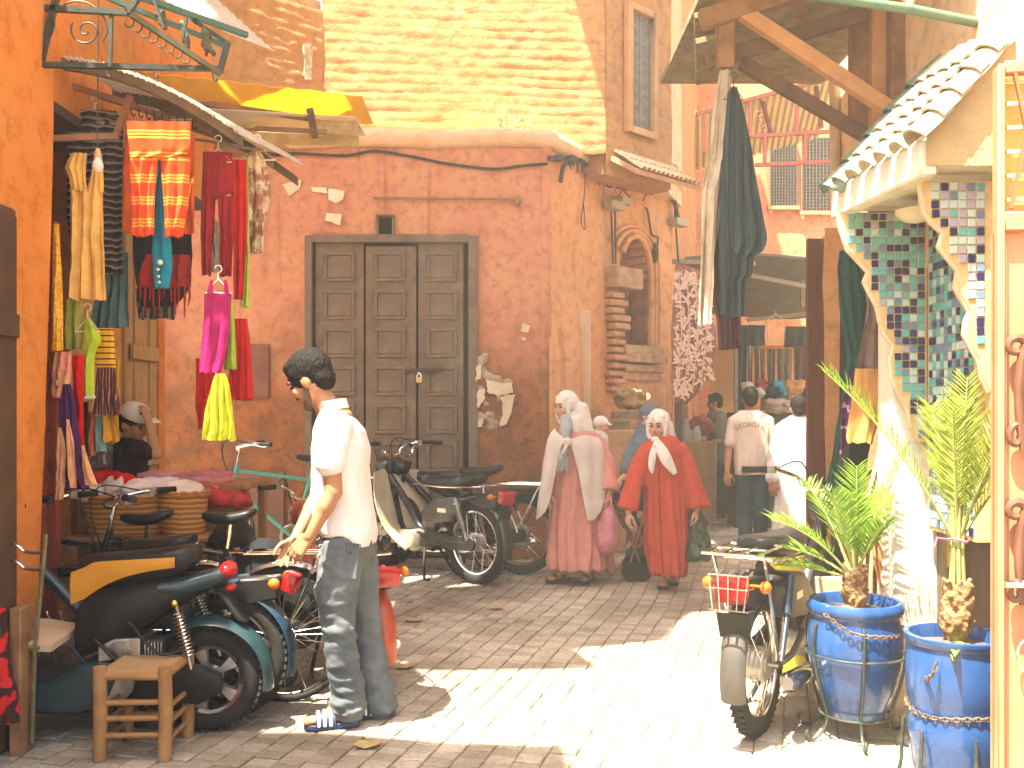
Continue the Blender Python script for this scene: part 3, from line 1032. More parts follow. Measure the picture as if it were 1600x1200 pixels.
for k, (za, zb2, ov) in enumerate(((543, 553, 0.10), (556, 566, 0.15), (572, 580, 0.10), (582, 594, 0.06))):
 u0, z0 = pu(966, zb2); u1_, z1 = pu(1028, za)
 w = MB(); w.obox(Pw((u0 + u1_) / 2, (z0 + z1) / 2, ov / 2 - 0.05), pd * (u1_ - u0) / 2, pn * (0.05 + ov / 2), Vector((0, 0, abs(z1 - z0) / 2)))
 w.build('basin_moulding', mat('basin_stone', (0.36, 0.19, 0.09), (0.5, 0.33, 0.18), scale=8, rough=0.9, bump=0.5), por, bevel=0.01)
u0, z0 = pu(944, 450); u1_, z1 = pu(985, 424)
w = MB(); w.obox(Pw((u0 + u1_) / 2, (z0 + z1) / 2, 0.09), pd * (u1_ - u0) / 2, pn * 0.10, Vector((0, 0, (z1 - z0) / 2)))
w.build('impost_slab', mat('basin_stone', (0.36, 0.19, 0.09)), por, bevel=0.012)
for k in range(13):
 yy = 458 + 12.2 * k
 a_, z_ = pu(945 + random.uniform(-2, 2), yy + 8)
 b_, z2 = pu(967 + random.uniform(-5, 4), yy)
 w = MB(); w.obox(Pw((a_ + b_) / 2, (z_ + z2) / 2, 0.05 + random.uniform(-.02, .03)), pd * (b_ - a_) / 2 + pn * random.uniform(-.01, .01), pn * 0.07, Vector((0, 0, (z2 - z_) / 2 * 0.9)))
 w.build('brick', BRICK, por, bevel=0.012)
# far side of the street beyond the portal
fs_ = thing('side_street_wall', 'tall orange wall receding up the alley beyond the niche', 'wall', (1.89, 11.33, 0))
w = MB(); wall_grid(w, (1.76, 10.75), (2.05, 11.6), 3.9, 8.5, 0.25, 0.02, thick=0.2); w.build('upper_wall', PALE, fs_)
w = MB(); wall_grid(w, (1.89, 11.33), (3.0, 15.6), 0, 8.5, 0.2, 0.03, [(0.35, 2.6, 0, 2.9)], thick=0.3); w.build('wall', ORANGE, fs_)
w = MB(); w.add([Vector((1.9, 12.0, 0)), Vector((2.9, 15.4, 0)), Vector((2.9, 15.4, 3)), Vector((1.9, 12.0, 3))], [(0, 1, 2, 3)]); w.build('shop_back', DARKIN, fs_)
w = MB(); w.tube([(1.8, 10.8, 4.15), (2.03, 11.6, 4.15)], 0.08, 8); w.build('ledge', PALE, fs_)
# ------------------------------------------------------------------ end of the alley
EY = 15.6
eb = thing('alley_end_building', 'orange building closing the alley with two lattice shuttered windows', 'building', (4, EY, 0))
w = MB(); wall_grid(w, (2.4, EY), (9.0, EY), 2.75, 9.5, 0.3, 0.03, thick=0.3); w.build('wall', FARORANGE, eb)
w = MB(); wall_grid(w, (2.4, EY + 0.0), (9.0, EY), 0, 2.75, 0.3, 0.02, [(0.6, 3.6, 0, 2.5)], thick=0.3); w.build('lower_wall', FARORANGE, eb)
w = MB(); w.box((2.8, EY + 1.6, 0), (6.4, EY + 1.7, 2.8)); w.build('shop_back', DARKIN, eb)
LATT = mat('lattice_grey', (0.07, 0.06, 0.045), (0.11, 0.085, 0.06), scale=14, rough=0.8)
for (x0, y0, x1, y1) in ((1204, 214, 1244, 322), (1254, 216, 1302, 330)):
 a, b = at(x0, y0, EY - 0.06), at(x1, y1, EY - 0.06)
 w = MB(); w.box((a.x, EY - 0.06, b.z), (b.x, EY - 0.03, a.z))
 f = w.build('window', mat('dark_shutter', (0.03, 0.03, 0.028), (0.05, 0.045, 0.035), scale=6, rough=0.8), eb)
 w = MB()
 nx_, nz_ = 9, 22
 for i in range(nx_ + 1):
  x = a.x + (b.x - a.x) * i / nx_
  w.box((x - 0.008, EY - 0.085, b.z), (x + 0.008, EY - 0.075, a.z))
 for j in range(nz_ + 1):
  z = b.z + (a.z - b.z) * j / nz_
  w.box((a.x, EY - 0.074, z - 0.008), (b.x, EY - 0.064, z + 0.008))
 w.build('lattice', LATT, f, smooth=None)
 w = MB(); w.box((a.x - 0.05, EY - 0.1, b.z - 0.06), (b.x + 0.05, EY - 0.02, b.z)); w.build('sill', FARORANGE, f)
# ------------------------------------------------------------------ right hand building
RX = 2.06
rb = thing('right_building', 'sunlit pale building over the tiled canopy on the right', 'building', (RX, 5, 0))
w = MB(); wall_grid(w, (RX + 0.05, 6.3), (RX - 0.02, 2.2), 2.75, 6.5, 0.12, 0.02, thick=0.3, seed=4); w.build('upper_wall', PALE, rb)
w = MB(); wall_grid(w, (3.6, 10.5), (RX + 0.10, 6.62), 0, 2.7, 0.2, 0.02, thick=0.2, seed=4); w.build('end_wall', ORANGE, rb)
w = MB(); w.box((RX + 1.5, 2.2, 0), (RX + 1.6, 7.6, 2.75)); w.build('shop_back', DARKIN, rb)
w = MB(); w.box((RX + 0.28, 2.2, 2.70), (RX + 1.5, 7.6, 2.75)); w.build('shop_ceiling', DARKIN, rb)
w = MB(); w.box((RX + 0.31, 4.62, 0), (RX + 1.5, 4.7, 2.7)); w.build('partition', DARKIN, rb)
w = MB(); wall_grid(w, (1.77, 4.44), (1.985, 4.44), 0, 2.1, 0.06, 0.012, thick=0.2, seed=6); w.box((1.985, 4.46, 0), (RX + 0.3, 4.62, 2.69)); w.build('pier', WHITEW, rb)
w = MB(); wall_grid(w, (1.765, 4.62), (1.765, 4.445), 0, 2.1, 0.06, 0.01, thick=0.01, seed=6); w.build('pier_face', WHITEW, rb)
# unseen sheets added above the view to shade the lane
BLOCKER = mat('shade_blocker_tan', (0.34, 0.25, 0.12), (0.45, 0.34, 0.18), scale=9, rough=0.9, stretch=(1, 12, 1))
def shade_blocker(poly, z, lab):
 w = MB()
 n = len(poly)
 w.add([Vector((x, y, z)) for x, y in poly] + [Vector((x, y, z + 0.02)) for x, y in poly],
  [tuple(range(n - 1, -1, -1)), tuple(range(n, 2 * n))] + [(k, (k + 1) % n, n + (k + 1) % n, n + k) for k in range(n)])
 return tag(w.build('shade_blocker', BLOCKER, None, smooth=None), lab, 'shade mat', 'unseen shade blockers above the lane')
def shade(pts, z):
 k = z / -SUN_DIR.z
 return [(x - SUN_DIR.x * k, y - SUN_DIR.y * k) for x, y in pts]
zC = 6.2
gp = [(-0.62, 5.32), (0.5, 5.36), (0.42, 5.62), (0.38, 5.80), (0.95, 6.02), (1.10, 6.45), (1.30, 6.88), (1.75, 7.0), (2.9, 7.0), (2.9, 10.4), (-2.6, 10.4), (-2.6, 8.6), (-0.2, 8.6), (-0.2, 7.95), (-0.9, 7.7), (-0.9, 6.5), (-0.62, 6.3)]
shade_blocker(shade(gp, zC), zC, 'unseen sheet added to shade the middle of the lane, above the walking women')
zD = 8.6
shade_blocker(shade([(2.2, 10.4), (5.5, 10.4), (5.5, 17), (2.2, 17)], zD), zD, 'unseen sheet added to shade the far end of the lane')
zB_ = 5.2
shade_blocker(shade([(-0.42, 4.20), (-0.30, 4.165), (0.0, 4.14), (0.215, 4.13), (0.24, 3.7), (0.30, 0.5), (-2.2, 0.5), (-2.2, 4.25), (-0.9, 4.3)], zB_), zB_, 'unseen sheet added to shade the near end of the lane')
# ================================================================== RIGHT SIDE
# ------------------------------------------------------------------ tiled canopy over the shop door
YN, YF = 3.78, 4.40
tcn = thing('tiled_canopy', 'small projecting canopy with barrel tiles and zigzag brackets of blue mosaic', 'canopy', (1.8, 4.1, 0))
rt = random.Random(11)
TILEMATS = [mat('mosaic_navy', (0.012, 0.014, 0.07), (0.02, 0.02, 0.10), scale=20, rough=0.12, coat=0.5),
   mat('mosaic_turquoise', (0.09, 0.40, 0.38), (0.13, 0.46, 0.44), scale=20, rough=0.12, coat=0.5),
   mat('mosaic_slate', (0.12, 0.20, 0.30), (0.16, 0.25, 0.34), scale=20, rough=0.12, coat=0.5),
   mat('mosaic_pale', (0.42, 0.60, 0.54), (0.5, 0.66, 0.6), scale=20, rough=0.12, coat=0.5),
   mat('mosaic_lilac', (0.36, 0.33, 0.42), (0.42, 0.4, 0.48), scale=20, rough=0.12, coat=0.5)]
GROUT = mat('ochre_grout', (0.60, 0.40, 0.16), (0.70, 0.52, 0.26), scale=12, rough=0.9, bump=0.3)
CHIPW = mat('canopy_whitewash', (0.74, 0.70, 0.58), (0.62, 0.56, 0.42), scale=7, rough=0.9, bump=0.35)
TP = 0.0355
def inside(poly, x, z):
 c = False
 for (x0, z0), (x1, z1) in zip(poly, poly[1:] + poly[:1]):
  if (z0 > z) != (z1 > z) and x < (x1 - x0) * (z - z0) / (z1 - z0) + x0:
   c = not c
 return c
tile_meshes = {}
TILES = []
def tile_mesh(k):
 if k not in tile_meshes:
  w = MB(); h = TP / 2 - 0.0025
  w.box((-h, -0.006, -h), (h, 0.0, h))
  me = w.mesh('mosaic_tile', bevel=0.0018, smooth=0.6)
  me.materials.append(TILEMATS[k])
  tile_meshes[k] = me
 return tile_meshes[k]
def bracket(pix, Y, wts, th, lab):
 poly = [(at(a, b, Y).x, at(a, b, Y).z) for a, b in pix]
 w = MB(); w.prism(poly, Y, Y + th)
 br = w.build('bracket', GROUT, tcn, smooth=None)
 br['label'] = lab
 xs = [p[0] for p in poly]; zs = [p[1] for p in poly]
 i = 0
 x = min(xs) + TP / 2
 while x < max(xs):
  z = max(zs) - TP / 2 - 0.004
  while z > min(zs):
   h = TP * 0.46
   if all(inside(poly, x + sx * h, z + sz * h) for sx in (-1, 1) for sz in (-1, 1)):
    TILES.append((br, x, Y, z, rt.choices(range(5), wts)[0]))
   z -= TP
  x += TP
 return br
farp = [(1312, 332), (1448, 332), (1448, 690), (1436, 690), (1424, 668), (1420, 640), (1404, 612), (1395, 590), (1392, 560), (1398, 540), (1384, 522), (1376, 500), (1372, 478), (1358, 452), (1352, 440), (1358, 424), (1338, 402), (1326, 390), (1320, 372), (1314, 352)]
nearp = [(1440, 283), (1551, 283), (1551, 640), (1548, 612), (1536, 588), (1531, 560), (1520, 542), (1510, 522), (1512, 504), (1518, 486), (1504, 462), (1496, 448), (1500, 422), (1486, 404), (1470, 384), (1476, 362), (1458, 346), (1446, 330)]
b1 = bracket(farp, YF, (3, 4.2, 2.2, 1.4, 0.2), 0.05, 'turquoise and navy mosaic bracket, shaded by the tiles')
b2 = bracket(nearp, YN, (3, 1.2, 1.0, 2.6, 2.6), 0.05, 'pale mosaic bracket nearest the orange door')  # sunlight on this bracket is put into a paler tile mix
# plastered zigzag edges
for pts, Y in ((farp[4:] + farp[:1], YF), (nearp[3:] + nearp[:1], YN)):
 w = MB()
 w.tube([at(a, b, Y) + Vector((0, 0.015, 0)) for a, b in pts], 0.013, 6)
 w.build('bracket_edge', mat('edge_plaster', (0.66, 0.56, 0.40), (0.55, 0.40, 0.22), scale=12, rough=0.9), tcn)
TILES.sort(key=lambda t: t[2])
stuff_tiles = MB()
nb = [t for t in TILES if t[0] is b2]; fb = [t for t in TILES if t[0] is b1]
shown = (nb + fb)[:300]
for (br, x, Y, z, k) in shown:
 o = bpy.data.objects.new('mosaic_tile', tile_mesh(k))
 COL.objects.link(o); o.parent = br
 o.location = Vector((x + rt.gauss(0, .0006), Y - 0.0005, z + rt.gauss(0, .0006))) - ORG[br.name]
 o.rotation_euler = (rt.gauss(0, .02), rt.gauss(0, .02), rt.gauss(0, .02))
for k in range(5):
 w = MB(); h = TP / 2 - 0.0025
 for (br, x, Y, z, kk) in (nb + fb)[300:]:
  if kk == k:
   w.box((x - h, Y - 0.006, z - h), (x + h, Y - 0.0005, z + h))
 if w.v:
  tag(w.build('mosaic_tiles', TILEMATS[k], b1, smooth=None), kind='stuff')
# reveal beside the door, clad in small tiles, side on
w = MB(); w.box((1.905, YF - 0.46, 0.9), (1.985, YF - 0.002, 2.36)); w.build('door_reveal', GROUT, tcn)
for k in range(4):
 w = MB()
 for i in range(11):
  for j in range(38):
   if (i * 7 + j * 3 + (i * j) % 5) % 4 == k:
    y, z = YF - 0.44 + i * 0.038, 0.92 + j * 0.0372
    w.box((1.899, y, z), (1.906, y + 0.033, z + 0.032))
 tag(w.build('reveal_tiles', TILEMATS[k], tcn, smooth=None), kind='stuff')
# soffit, fascia and sloping bed
E0, E1 = Vector((1.585, YN - 0.10, 2.40)), Vector((1.52, YF + 0.12, 2.40))
R0, R1 = Vector((1.93, YN - 0.10, 2.86)), Vector((2.02, YF + 0.12, 3.04))
w = MB()
w.add([E0 + Vector((-.02, 0, -.06)), E1 + Vector((-.02, 0, -.06)), E1 + Vector((-.02, 0, .08)), E0 + Vector((-.02, 0, .08)),
 E0 + Vector((.05, 0, -.06)), E1 + Vector((.05, 0, -.06)), E1 + Vector((.05, 0, .08)), E0 + Vector((.05, 0, .08))],
 [(0, 1, 2, 3), (7, 6, 5, 4), (0, 4, 5, 1), (3, 2, 6, 7), (0, 3, 7, 4), (1, 5, 6, 2)])
w.build('fascia', CHIPW, tcn, bevel=0.01)
w = MB()
w.add([E0 + Vector((.05, 0, .06)), E1 + Vector((.05, 0, .06)), R1, R0] + [E0 + Vector((.05, 0, -.02)), E1 + Vector((.05, 0, -.02)), Vector((2.03, YF + .12, 2.38)), Vector((1.95, YN - .10, 2.38))],
 [(0, 1, 2, 3), (7, 6, 5, 4), (0, 3, 7, 4), (1, 5, 6, 2), (0, 4, 5, 1), (3, 2, 6, 7)])
w.build('roof_bed', CHIPW, tcn, smooth=None)
w = MB()
for i in range(16):
 for j in range(2):
  x, z = E0.x + 0.045 + i * TP * 0.62, 2.375 + j * 0.0
  if j == 0:
   w.box((1.60 + i * 0.022, YN - 0.108, 2.325 + 0), (1.618 + i * 0.022, YN - 0.1, 2.36))
ROOFT = mat('glazed_cream_tile', (0.46, 0.40, 0.27), (0.33, 0.28, 0.18), scale=10, rough=0.35, coat=0.3, c3=(0.30, 0.36, 0.24), hi=0.6, bump=0.25, bscale=30)
ROOFG = mat('glazed_green_tile', (0.06, 0.13, 0.095), (0.14, 0.22, 0.16), scale=12, rough=0.3, coat=0.4, c3=(0.5, 0.5, 0.38), hi=0.62, bump=0.25, bscale=30)
ncol, nrow = 7, 5
for c in range(ncol):
 f = (c + 0.0) / (ncol - 1)
 e = E0.lerp(E1, f) + Vector((0.0, 0, 0.085)); r_ = R0.lerp(R1, f) + Vector((0.0, 0, 0.03))
 d = (r_ - e); Lr = d.length; d.normalize()
 side = (E1 - E0).normalized()
 up = d.cross(side)
 if up.z < 0: up = -up
 for r in range(nrow):
  a0 = e + d * (Lr * r / nrow - 0.03); a1 = e + d * (Lr * (r + 1) / nrow + 0.02)
  big = 1.25 if c == 0 else 1.0
  P = []
  for tt in (0, 0.5, 1):
   cc = a0.lerp(a1, tt) + up * (0.012 * (1 - tt) * 1.4)
   rr = big * (0.052 - 0.008 * tt)
   P.append([cc + side * rr * math.cos(a) + up * rr * math.sin(a) + Vector((0, 0, 0.002 * rt.gauss(0, 1))) for a in [PI * q / 8 for q in range(9)]])
  w = MB(); w.sheet(P, 0.010)
  w.build('roof_tile', ROOFG if c == ncol - 1 else ROOFT, tcn)
w = MB()
for k in range(18):
 w.ellipsoid(at(1326 + rt.uniform(-16, 18), 290 + rt.uniform(-10, 8), YF - 0.02), (rt.uniform(.02, .04), .04, rt.uniform(.015, .03)), 8, 5)
w.remesh('mortar_lump', ROOFG, tcn, voxel=0.012, smooth=1, disp=lambda c, n: 0.012 * nz(c, 28))
# verge face toward the camera with its own tiles row
w = MB()
w.add([E0 + Vector((.0, -0.004, -.02)), Vector((1.94, YN - .104, 2.38)), R0 + Vector((0, -.004, 0)), E0 + Vector((.0, -.004, .1))] , [(0, 1, 2, 3)])
w.build('verge_face', mat('verge_plaster', (0.50, 0.36, 0.18), (0.38, 0.30, 0.16), scale=8, rough=0.9, bump=0.5), tcn)
# lamp bowl under the soffit
w = MB(); w.lathe([(0.001, -0.06), (0.05, -0.05), (0.085, -0.02), (0.09, 0.0), (0.001, 0.002)], 20, at(1432, 328, 4.2)); w.build('lamp_bowl', mat('cream_glass', (0.7, 0.62, 0.42), rough=0.3), tcn)
# ------------------------------------------------------------------ shop door behind, with wrought grille
sd = thing('shop_door', 'dark wooden shop door with a cream scrollwork grille above it, under the mosaic canopy', 'door', (2.0, 4.0, 0))
w = MB(); w.box((2.02, 3.2, 0.0), (2.06, 4.46, 2.36)); w.build('door_leaf', mat('dark_door_wood', (0.07, 0.035, 0.02), (0.12, 0.06, 0.03), scale=5, rough=0.6, stretch=(8, 8, 1)), sd)
GOLD = mat('cream_gold_paint', (0.62, 0.52, 0.24), (0.5, 0.4, 0.18), scale=15, rough=0.5)
w = MB()
gy0, gy1, gz0, gz1 = 3.93, 4.29, 1.80, 2.22
gx = 1.985
w.tube([(gx, gy0, gz0), (gx, gy1, gz0), (gx, gy1, gz1), (gx, gy0, gz1)], 0.008, 6, closed=True)
for cy, cz, s, r0 in ((4.2, 2.1, 1, .08), (4.05, 2.1, -1, .08), (4.2, 1.93, -1, .08), (4.05, 1.93, 1, .08)):
 w.tube([Vector((gx, cy + s * r0 * (1 - k / 22) * math.cos(k * .5), cz + r0 * (1 - k / 22) * math.sin(k * .5))) for k in range(18)], 0.007, 6)
w.tube([(gx, gy0, gz0), (gx, (gy0 + gy1) / 2, 2.0), (gx, gy1, gz1)], 0.006, 6)
w.tube([(gx, gy1, gz0), (gx, (gy0 + gy1) / 2, 2.02), (gx, gy0, gz1)], 0.006, 6)
w.build('grille', GOLD, sd)
w = MB(); w.box((2.0, 3.3, 1.64), (2.03, 4.44, 1.72)); w.build('door_rail', mat('dark_door_rail', (0.12, 0.075, 0.04), rough=0.6), sd)
w = MB(); c = Vector((2.0, 3.95, 1.53)); w.box((2.0, 3.92, 1.47), (2.022, 3.99, 1.60)); w.build('lock_plate', mat('blue_lock', (0.10, 0.24, 0.42), (0.2, 0.35, 0.5), scale=20, rough=0.4), sd, bevel=0.006)
w = MB(); w.tube([(1.99, 3.955, 1.46), (1.99, 3.955, 1.30)], 0.012, 8); w.ellipsoid((1.98, 3.955, 1.24), (0.04, 0.05, 0.07)); w.build('door_knocker', metal('old_bronze', (0.25, 0.18, 0.08), 0.45), sd)
w = MB(); w.box((1.965, 4.33, 0), (2.015, 4.44, 1.75)); w.build('door_jamb', mat('dark_door_rail', (0.12, 0.075, 0.04)), sd)
w = MB(); w.box((1.93, 3.36, 0.0), (2.01, 3.75, 1.25)); w.build('door_panel', mat('pale_panel', (0.62, 0.42, 0.22), (0.52, 0.33, 0.16), scale=6, rough=0.7), sd)
w = MB(); w.tube([(1.93, 4.25, 0.75), (1.93, 4.25, 1.02)], 0.014, 8); w.build('door_handle', metal('brass', (0.75, 0.5, 0.12)), sd)
# ------------------------------------------------------------------ orange door leaf at the right edge
od = thing('open_door', 'orange painted door leaf with wrought iron scrolls at the right edge', 'door', at(1575, 1300, 3.0))
A = at(1554, 0, 3.02); A.z = 0
Bd = Vector((0.985, -0.17, 0)).normalized()
Nd = Vector((Bd.y, -Bd.x, 0))
ODM = mat('orange_door_paint', (0.44, 0.20, 0.09), (0.50, 0.25, 0.13), scale=4, rough=0.5, coat=0.1)
ODE = mat('red_door_edge', (0.42, 0.14, 0.10), (0.5, 0.2, 0.12), scale=6, rough=0.5)
D = lambda u, o, z: A + Bd * u + Nd * o + Vector((0, 0, z))
w = MB(); w.obox(D(0.45, -0.02, 1.0), Bd * 0.45, Nd * 0.02, Vector((0, 0, 1.0))); w.build('door_panel', ODM, od)
w = MB(); w.obox(D(0.010, 0.006, 1.26), Bd * 0.010, Nd * 0.03, Vector((0, 0, 1.26))); w.build('door_stile', ODM, od, bevel=0.004)
w = MB(); w.obox(D(0.026, 0.004, 1.0), Bd * 0.005, Nd * 0.012, Vector((0, 0, 1.0))); w.build('moulding', ODE, od, bevel=0.002)
w = MB(); w.obox(D(0.46, 0.012, 2.03), Bd * 0.44, Nd * 0.02, Vector((0, 0, 0.03))); w.build('door_rail', ODE, od, bevel=0.004)
w = MB(); w.obox(D(0.46, -0.03, 2.28), Bd * 0.44, Nd * 0.006, Vector((0, 0, 0.24))); w.build('pane', mat('amber_glass', (0.65, 0.36, 0.08), (0.75, 0.45, 0.12), scale=5, rough=0.3), od)
w = MB(); w.obox(D(0.46, 0.012, 2.51), Bd * 0.44, Nd * 0.02, Vector((0, 0, 0.02))); w.build('door_rail', ODE, od, bevel=0.004)
for k in range(6):
 w = MB(); w.beam(D(0.03, 0.01, 2.10 + 0.075 * k), D(0.9, 0.01, 2.10 + 0.075 * k), 0.012, 0.012); w.build('grille_bar', mat('pale_bar', (0.6, 0.46, 0.26), rough=0.5), od)
for (u0, u1_) in ((0.04, 0.12), (0.13, 0.05), (0.17, 0.25)):
 w = MB(); w.beam(D(u0, 0.024, 2.07), D(u1_, 0.024, 2.5), 0.014, 0.01); w.build('grille_bar', mat('brown_bar', (0.25, 0.1, 0.04), rough=0.5), od)
IRB = mat('brown_wrought_iron', (0.10, 0.04, 0.02), (0.15, 0.065, 0.035), scale=14, rough=0.45)
for zc, s in ((1.52, 1.0), (1.02, 0.9)):
 for side in (-1, 1):
  w = MB()
  pts = []
  for k in range(46):
   t = k / 45
   if t < 0.4:
    a = 3.6 * PI * (0.4 - t) / 0.4 * 0.45
    r = 0.018 + 0.03 * t
    pts.append(D(0.083 + side * (0.030 - r * math.cos(a)), 0.035, zc + 0.10 * s + r * math.sin(a) + 0.02))
   else:
    q = (t - 0.4) / 0.6
    pts.append(D(0.083 + side * (0.012 + 0.012 * math.sin(q * PI)), 0.035, zc + 0.10 * s - 0.30 * s * q))
  w.tube(pts, [0.010 + 0.005 * math.sin(PI * k / 45) for k in range(46)], 8)
  w.build('iron_scroll', IRB, od)
  w = MB()
  w.tube([D(0.083 + side * (0.03 - (0.028 - 0.0012 * k) * math.cos(k * .42)), 0.035, zc - 0.16 * s + (0.045 - .002 * k) * math.sin(k * .42)) for k in range(18)], 0.011, 8)
  w.build('iron_scroll', IRB, od)
w = MB(); w.tube([D(0.083, 0.03, 0.62), D(0.083, 0.03, 1.75)], 0.006, 7); w.build('iron_rod', IRB, od)
w = MB(); w.tube([D(0.012, 0.06, 0.905), D(0.06, 0.06, 0.905)], 0.011, 8); w.tube([D(0.06, 0.06, 0.908), D(0.15, 0.06, 0.912)], [0.014, 0.017], 10); w.build('door_handle', CHROME, od)
w = MB(); w.tube([D(0.085 + 0.028 * math.cos(a), 0.03, 0.68 + 0.05 * math.sin(a)) for a in [2 * PI * k / 20 for k in range(20)]], 0.004, 6, closed=True); w.build('pull_ring', CHROME, od)
# ------------------------------------------------------------------ timber bracket canopy
TY = 5.0
tb = thing('timber_canopy', 'rough timber lean-to with diagonal struts high on the right', 'canopy', (2.0, TY, 0))
def tbeam(a, b, w_, h, y0, y1=None, m=WOODH, name='beam'):
 p, q = at(a[0], a[1], y0), at(b[0], b[1], y1 or y0)
 w = MB(); w.beam(p, q, w_, h)
 return w.build(name, m, tb, bevel=0.006)
tbeam((1158, 18), (1392, 172), 0.06, 0.075, TY - 0.05, name='strut', m=mat('orange_timber', (0.42, 0.21, 0.085), (0.52, 0.29, 0.13), scale=7, rough=0.8, bump=0.4))
tbeam((1104, 98), (1352, 22), 0.05, 0.075, TY + 0.05, m=mat('dark_timber', (0.09, 0.05, 0.025), (0.15, 0.085, 0.04), scale=7, rough=0.8, bump=0.4))
tbeam((1158, 98), (1352, 212), 0.05, 0.07, TY + 0.12, m=mat('dark_timber', (0.09, 0.05, 0.025)), name='strut')
tbeam((1095, 32), (1240, -12), 0.07, 0.10, TY - 0.05)
tbeam((1133, 0), (1133, 108), 0.09, 0.07, TY, name='post')
tbeam((1240, -20), (1262, 42), 0.05, 0.05, TY + 0.2, name='post')
for x0, x1, yy in ((1334, 1362, 5.25), (1364, 1392, 5.18), (1394, 1432, 5.1)):
 a, b = at(x0, -60, yy), at(x1, 205, yy)
 w = MB(); w.box((a.x, yy, b.z), (b.x, yy + 0.1, a.z)); w.build('post', WOODH if x0 != 1364 else mat('orange_timber', (0.42, 0.21, 0.085)), tb, bevel=0.008)
for k, (xa, ya, xb, yb) in enumerate(((1086, -30, 1240, 25), (1084, 20, 1140, 62), (1086, 60, 1130, 88))):
 p0, p1 = at(xa, ya, TY + 0.15), at(xb, ya - 10, TY + 0.15)
 q0, q1 = at(xa, yb, TY + 0.75), at(xb, yb - 12, TY + 0.75)
 q0.z = p0.z - 0.02; q1.z = p1.z - 0.02
 w = MB(); w.sheet([[p0, p1], [q0, q1]], 0.03); w.build('roof_plank', PLANK, tb, smooth=None)
w = MB(); w.box((0.99, TY - 0.1, 3.62), (RX, TY + 1.4, 3.66)); w.build('roof_plank', PLANK, tb, smooth=None)
w = MB(); w.box((0.55, TY - 0.8, 3.62), (RX, TY - 0.104, 3.66)); w.build('roof_plank', PLANK, tb, smooth=None)  # unseen extra plank, added to shade the hanging robes
# green pole across
gpole = MB(); gpole.tube([at(1180, -20, 4.3), at(1420, 14, 4.3), at(1640, 58, 4.3)], 0.022, 10)
tag(gpole.build('awning_pole', mat('green_pole', (0.05, 0.13, 0.09), (0.10, 0.16, 0.09), scale=12, rough=0.5), None), 'long green awning pole crossing the top right corner', 'pole')
wp = MB(); wp.tube([at(1303, 20, 6.2), at(1306, 330, 6.2)], 0.035, 10)
tag(wp.build('drain_pipe', mat('cream_pipe', (0.62, 0.50, 0.34), (0.5, 0.36, 0.22), scale=8, rough=0.6), None), 'cream vertical pipe behind the timber struts', 'pipe')
# ------------------------------------------------------------------ red awning frame further back
RY = 9.2
ra = thing('red_awning', 'red iron awning frame with corrugated cream sheet in the alley', 'awning', at(1190, 642, RY))
rr_ = lambda x, y, dy=0.0: at(x, y, RY + dy)
for (a, b, dy) in (((1088, 178), (1296, 122), 0), ((1160, 214), (1308, 205), 0), ((1180, 258), (1305, 252), 0), ((1172, 160), (1172, 214), 0), ((1245, 165), (1245, 210), 0), ((1258, 200), (1258, 254), 0),
     ((1195, 210), (1195, 256), 0), ((1100, 180), (1100, 240), 0), ((1190, 155), (1206, 212), .1), ((1275, 135), (1284, 200), .1)):
 w = MB(); w.beam(rr_(*a, dy), rr_(*b, dy), 0.03, 0.035); w.build('frame_bar', REDIRON, ra)
P = []
for i in range(2):
 row = []
 for j in range(61):
  t = j / 60
  p = rr_(1085 + 220 * t, 176 - 58 * t)
  if i: p = p + Vector((0.25, 1.3, -0.22))
  p.z += 0.018 * math.sin(j * PI / 1.5)
  row.append(p)
 P.append(row)
w = MB(); w.sheet(P, 0.006)
w.build('corrugated_sheet', mat('cream_fibreglass', (0.70, 0.58, 0.36), (0.6, 0.5, 0.3), scale=5, rough=0.6, trans=0.45), ra)
for k in range(5):
 c = rr_(1186 + 2.5 * k, 178 + 8 * k)
 w = MB(); w.tube([c + Vector((0.02 * math.cos(a), 0, 0.025 * math.sin(a))) for a in [PI * 1.6 * q / 10 - 2.6 for q in range(11)]], 0.005, 5); w.build('hook', REDIRON, ra)
# ------------------------------------------------------------------ tall brown shutter leaf
sh = thing('shutter_door', 'tall dark red-brown wooden shutter leaf standing open beside the white robe', 'shutter', (2.08, 6.7, 0))
SHM = mat('red_brown_shutter', (0.10, 0.028, 0.014), (0.15, 0.045, 0.02), scale=4, rough=0.55, stretch=(8, 8, 1))
a, b = at(1262, 372, 6.7), at(1290, 372, 6.7)
w = MB(); w.box((a.x, 6.7, 0.02), (b.x - 0.004, 6.745, a.z)); w.build('shutter_board', SHM, sh, bevel=0.005)
c2, d2 = at(1290, 380, 6.7), at(1312, 380, 6.7)
w = MB(); w.box((c2.x, 6.70, 0.02), (d2.x, 6.76, a.z - 0.02)); w.build('shutter_board', mat('darker_shutter', (0.06, 0.02, 0.012), (0.09, 0.03, 0.015), scale=4, rough=0.55), sh, bevel=0.005)
w = MB(); w.box((a.x + 0.04, 6.685, 0.9), (a.x + 0.07, 6.70, 1.0)); w.build('latch', STEEL, sh)
